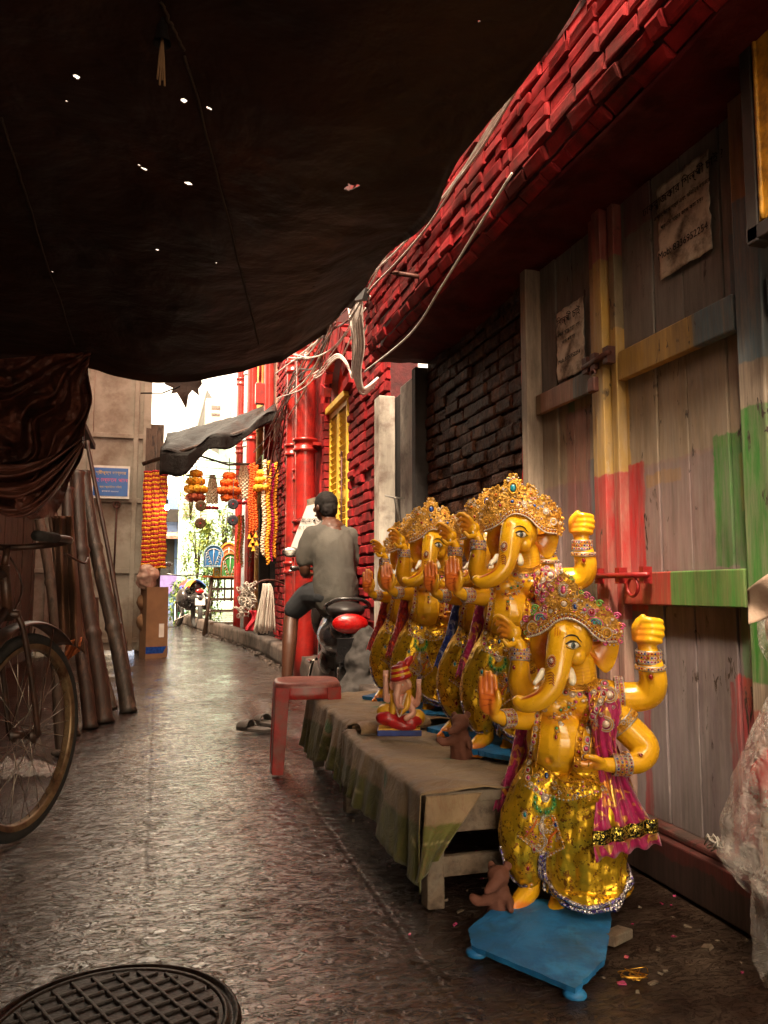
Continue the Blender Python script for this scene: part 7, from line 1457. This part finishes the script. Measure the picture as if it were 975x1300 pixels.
plant(228, 795, 735, 19.5, 20, 'low bright green plant in a green pot left of the far motorcycle', [leafm, leafm2], 700, m_gpot, 1); plant(250, 742, 662, 21, 34, 'tall sprawling yellow green plant above the far motorcycle', [leafm2, leafm], 1800, None, 2); plant(284, 720, 640, 16.5, 26, 'climbing plant against the far red pipes', [leafm, leafm2], 900, None, 3); plant(240, 660, 600, 24, 30, 'hazy pale green shrub high on the far wall', [leafm2, leafm2], 900, None, 4); plant(262, 700, 655, 19.8, 14, 'lime green bush above the blue arch', [leafm2, leafm2], 700, None, 5); plant(268, 800, 715, 18.6, 26, 'dark green bush filling the corner behind the wooden stand', [leafm, M('deep_leaves', [(.02, .06, .015), (.04, .10, .02)], .5)], 1100, None, 6)
# buildings closing the far end
def house(x0, x1, Y, h_, mat, label, name='far_house', dep=4): t = thing(name, ((x0+x1)/2, Y, 0), label, 'building', 'houses at the far end'); b = MB(); b.box((0, dep/2, h_/2), (x1-x0, dep, h_)); b.build('wall', mat, t); return t
m_teal = M('teal_wall', [(.4, .65, .58), (.5, .72, .64)], .8, 0, 2, dirt=(.4, .42, .35)); m_cream = M('cream_wall', [(.6, .5, .38), (.7, .6, .48)], .8, 0, 2); m_blueh = M('blue_wall', [(.12, .2, .4), (.1, .15, .3)], .7); m_purp = M('purple_paint', [(.2, .14, .35)], .6)
Y = 32; xa = on_y(205, 745, Y)[0]; t = house(xa-3, xa+.55, Y, 4.4, m_blueh, 'blue fronted low house with a dark doorway at the end of the alley'); k = Y/1000.
b = MB(); b.box((1.4, -.05, on_y(210, 707, Y)[2]), (.55, .06, 1.6)); b.build('doorway', m_dark, t); b = MB(); b.box((1.4, -.06, on_y(210, 742, Y)[2]), (.9, .08, .7)); b.build('purple_panel', m_purp, t); b = MB(); b.box((1.3, -.3, on_y(210, 680, Y)[2]), (1.4, .7, .1), (.3, 0, 0)); b.build('porch_roof', m_pale, t); b = MB(); b.box((1.3, -.25, on_y(210, 655, Y)[2]), (1.0, .1, .5)); b.build('window', m_dark, t)
Y = 29; xa = on_y(236, 745, Y)[0]; t = house(xa-.25, xa+3.5, Y, 4.2, m_teal, 'pale teal house with white shutters behind the plants'); 
for px, py in ((240, 640), (262, 650)): b = MB(); b.box((on_y(px, py, Y)[0]-xa-1.625, -.04, on_y(px, py, Y)[2]), (.5, .05, .9)); w_ = b.build('window', m_white, t); b = MB(); [b.box((on_y(px, py, Y)[0]-xa-1.625, -.07, on_y(px, py, Y)[2]-.4+.1*q), (.42, .02, .05)) for q in range(8)]; b.build('shutter', m_greyw, w_)
# roof overhang building (grey slanted eave) on the sky line
Y = 26; t = thing('roofed_house', (on_y(262, 745, Y)[0], Y, 0), 'grey building with a slanting corrugated eave against the white sky', 'building', 'houses at the far end'); o0 = V3(on_y(262, 745, Y)[0], Y, 0)
m_roof = M('corrugated_grey', [(.3, .29, .27), (.22, .2, .19)], .6)
b = MB(); q = [on_y(262, 494, Y)-o0, on_y(284, 497, Y)-o0, on_y(284, 560, Y)-o0, on_y(245, 558, Y)-o0]
def rf_(u, v): a = q[0]+(q[3]-q[0])*v; c_ = q[1]+(q[2]-q[1])*v; p = a+(c_-a)*u; return p+V3(0, 2.5*u+.03*math.sin(u*50), .0)
b.grid(rf_, 50, 4, thick=.05, smooth=False); b.build('roof', m_roof, t); b = MB(); b.box((.95, 3.5, 3.3), (1.6, 2, 6.6)); b.build('wall', m_teal, t)
# left-hand side beyond the garland curtain
t = thing('left_far_house', (-2.2, 12.5, 0), 'weathered house wall on the left beyond the panel gate', 'building'); b = MB(); b.box((-.1, 8, 2.1), (2.0, 17, 4.2)); b.build('wall', m_cream, t)
t = thing('street_shutter_box', on_z(216, 772, 0), 'small pale crate at the foot of the blue house', 'crate'); b = MB(); b.box((0, 0, .3), (.8, .5, .6)); bevel(b.build('crate_body', m_greyw, t), .04); b = MB(); [b.box((-.3+.15*q, -.26, .3), (.04, .02, .5)) for q in range(5)]; b.build('crate_slats', m_white, t)
b = MB(); b.tube([(xx, 17.4, .004) for xx in np.linspace(-.2, .45, 6)], .012, 4); o = b.build('floor_cable', m_cb); tag(o, 'thin dark cable lying across the bright far paving', 'cable')
t = thing('red_pillar', (1.42, 13.9, 0), 'bright red round pillar behind the dark discs', 'pillar', 'pillars of the far shop'); b = MB(); b.tube([(0, 0, 0), (0, 0, 3.0)], .12, 16); b.build('shaft', m_pipe, t)
t = thing('white_pipe', (1.44, 13.2, 0), 'whitish pipe between the red pillar and the orange garlands', 'pipe'); b = MB(); b.tube([(0, 0, 0), (0, 0, 3.0)], .07, 16); b.build('pipe_body', m_whitew, t)
t = thing('dark_doorway', (1.6, 11.7, 0), 'dark shop doorway in the red wall behind the hanging garlands', 'doorway'); b = MB(); b.box((-.05, 0, 1.1), (.1, 1.3, 2.2), (0, 0, .062)); b.build('opening', m_dark, t)
# unseen house masses added to cut the sky light between the walls
m_house = M('weathered_plaster', [(.35, .3, .22), (.25, .2, .15)], .85, 0, 2, dirt=(.15, .12, .09))
t = thing('left_sky_blocker', (-3.6, 4, 0), 'tall unseen house mass added behind the stall on the left to cut sky light', 'building'); b = MB(); b.box((0, 0, 6), (3.6, 14, 5.6)); b.build('wall', m_house, t)
t = thing('rear_light_blocker', (-3.4, -6, 0), 'plain unseen house wall added behind the viewer to cut light from the rear', 'building'); b = MB(); b.box((0, 0, 2), (2.5, 9, 4)); b.build('wall', m_house, t)
# ================================================================== light, sky, exposure
w = bpy.data.worlds.new('World'); SC.world = w; w.use_nodes = True; nt = w.node_tree; bg = nt.nodes['Background']
sky = N(nt, 'ShaderNodeTexSky'); sky.sky_type = 'NISHITA'; sky.sun_disc = False; SUN_EL, SUN_AZ = 57, -142
sky.sun_elevation = math.radians(SUN_EL); sky.sun_rotation = math.radians(SUN_AZ); sky.dust_density = 3; sky.ozone_density = .6; sky.air_density = 1
hs = N(nt, 'ShaderNodeHueSaturation'); hs.inputs['Saturation'].default_value = .25; L(nt, sky.outputs[0], hs.inputs['Color'])
wm = mix(nt, 1., hs.outputs[0], (1.0, .78, .53), 'MULTIPLY'); L(nt, wm, bg.inputs[0]); bg.inputs[1].default_value = .15
sl = bpy.data.lights.new('sun', 'SUN'); sl.energy = 1.5; sl.angle = math.radians(12); sl.color = (1, .84, .64); so = bpy.data.objects.new('sun', sl); COL.objects.link(so)
so.rotation_euler = Vector((-math.sin(math.radians(SUN_AZ))*-1*math.cos(math.radians(SUN_EL)), math.cos(math.radians(SUN_AZ))*math.cos(math.radians(SUN_EL)), math.sin(math.radians(SUN_EL)))).to_track_quat('Z', 'Y').to_euler()
SC.view_settings.view_transform = 'Standard'; SC.view_settings.look = 'None'; SC.view_settings.exposure = EXPO; SC.view_settings.gamma = 1; SC.view_settings.use_curve_mapping = False
SC.render.engine = 'CYCLES'; SC.cycles.use_denoising = True; SC.cycles.max_bounces = 8; SC.cycles.transparent_max_bounces = 8; SC.cycles.sample_clamp_indirect = 6
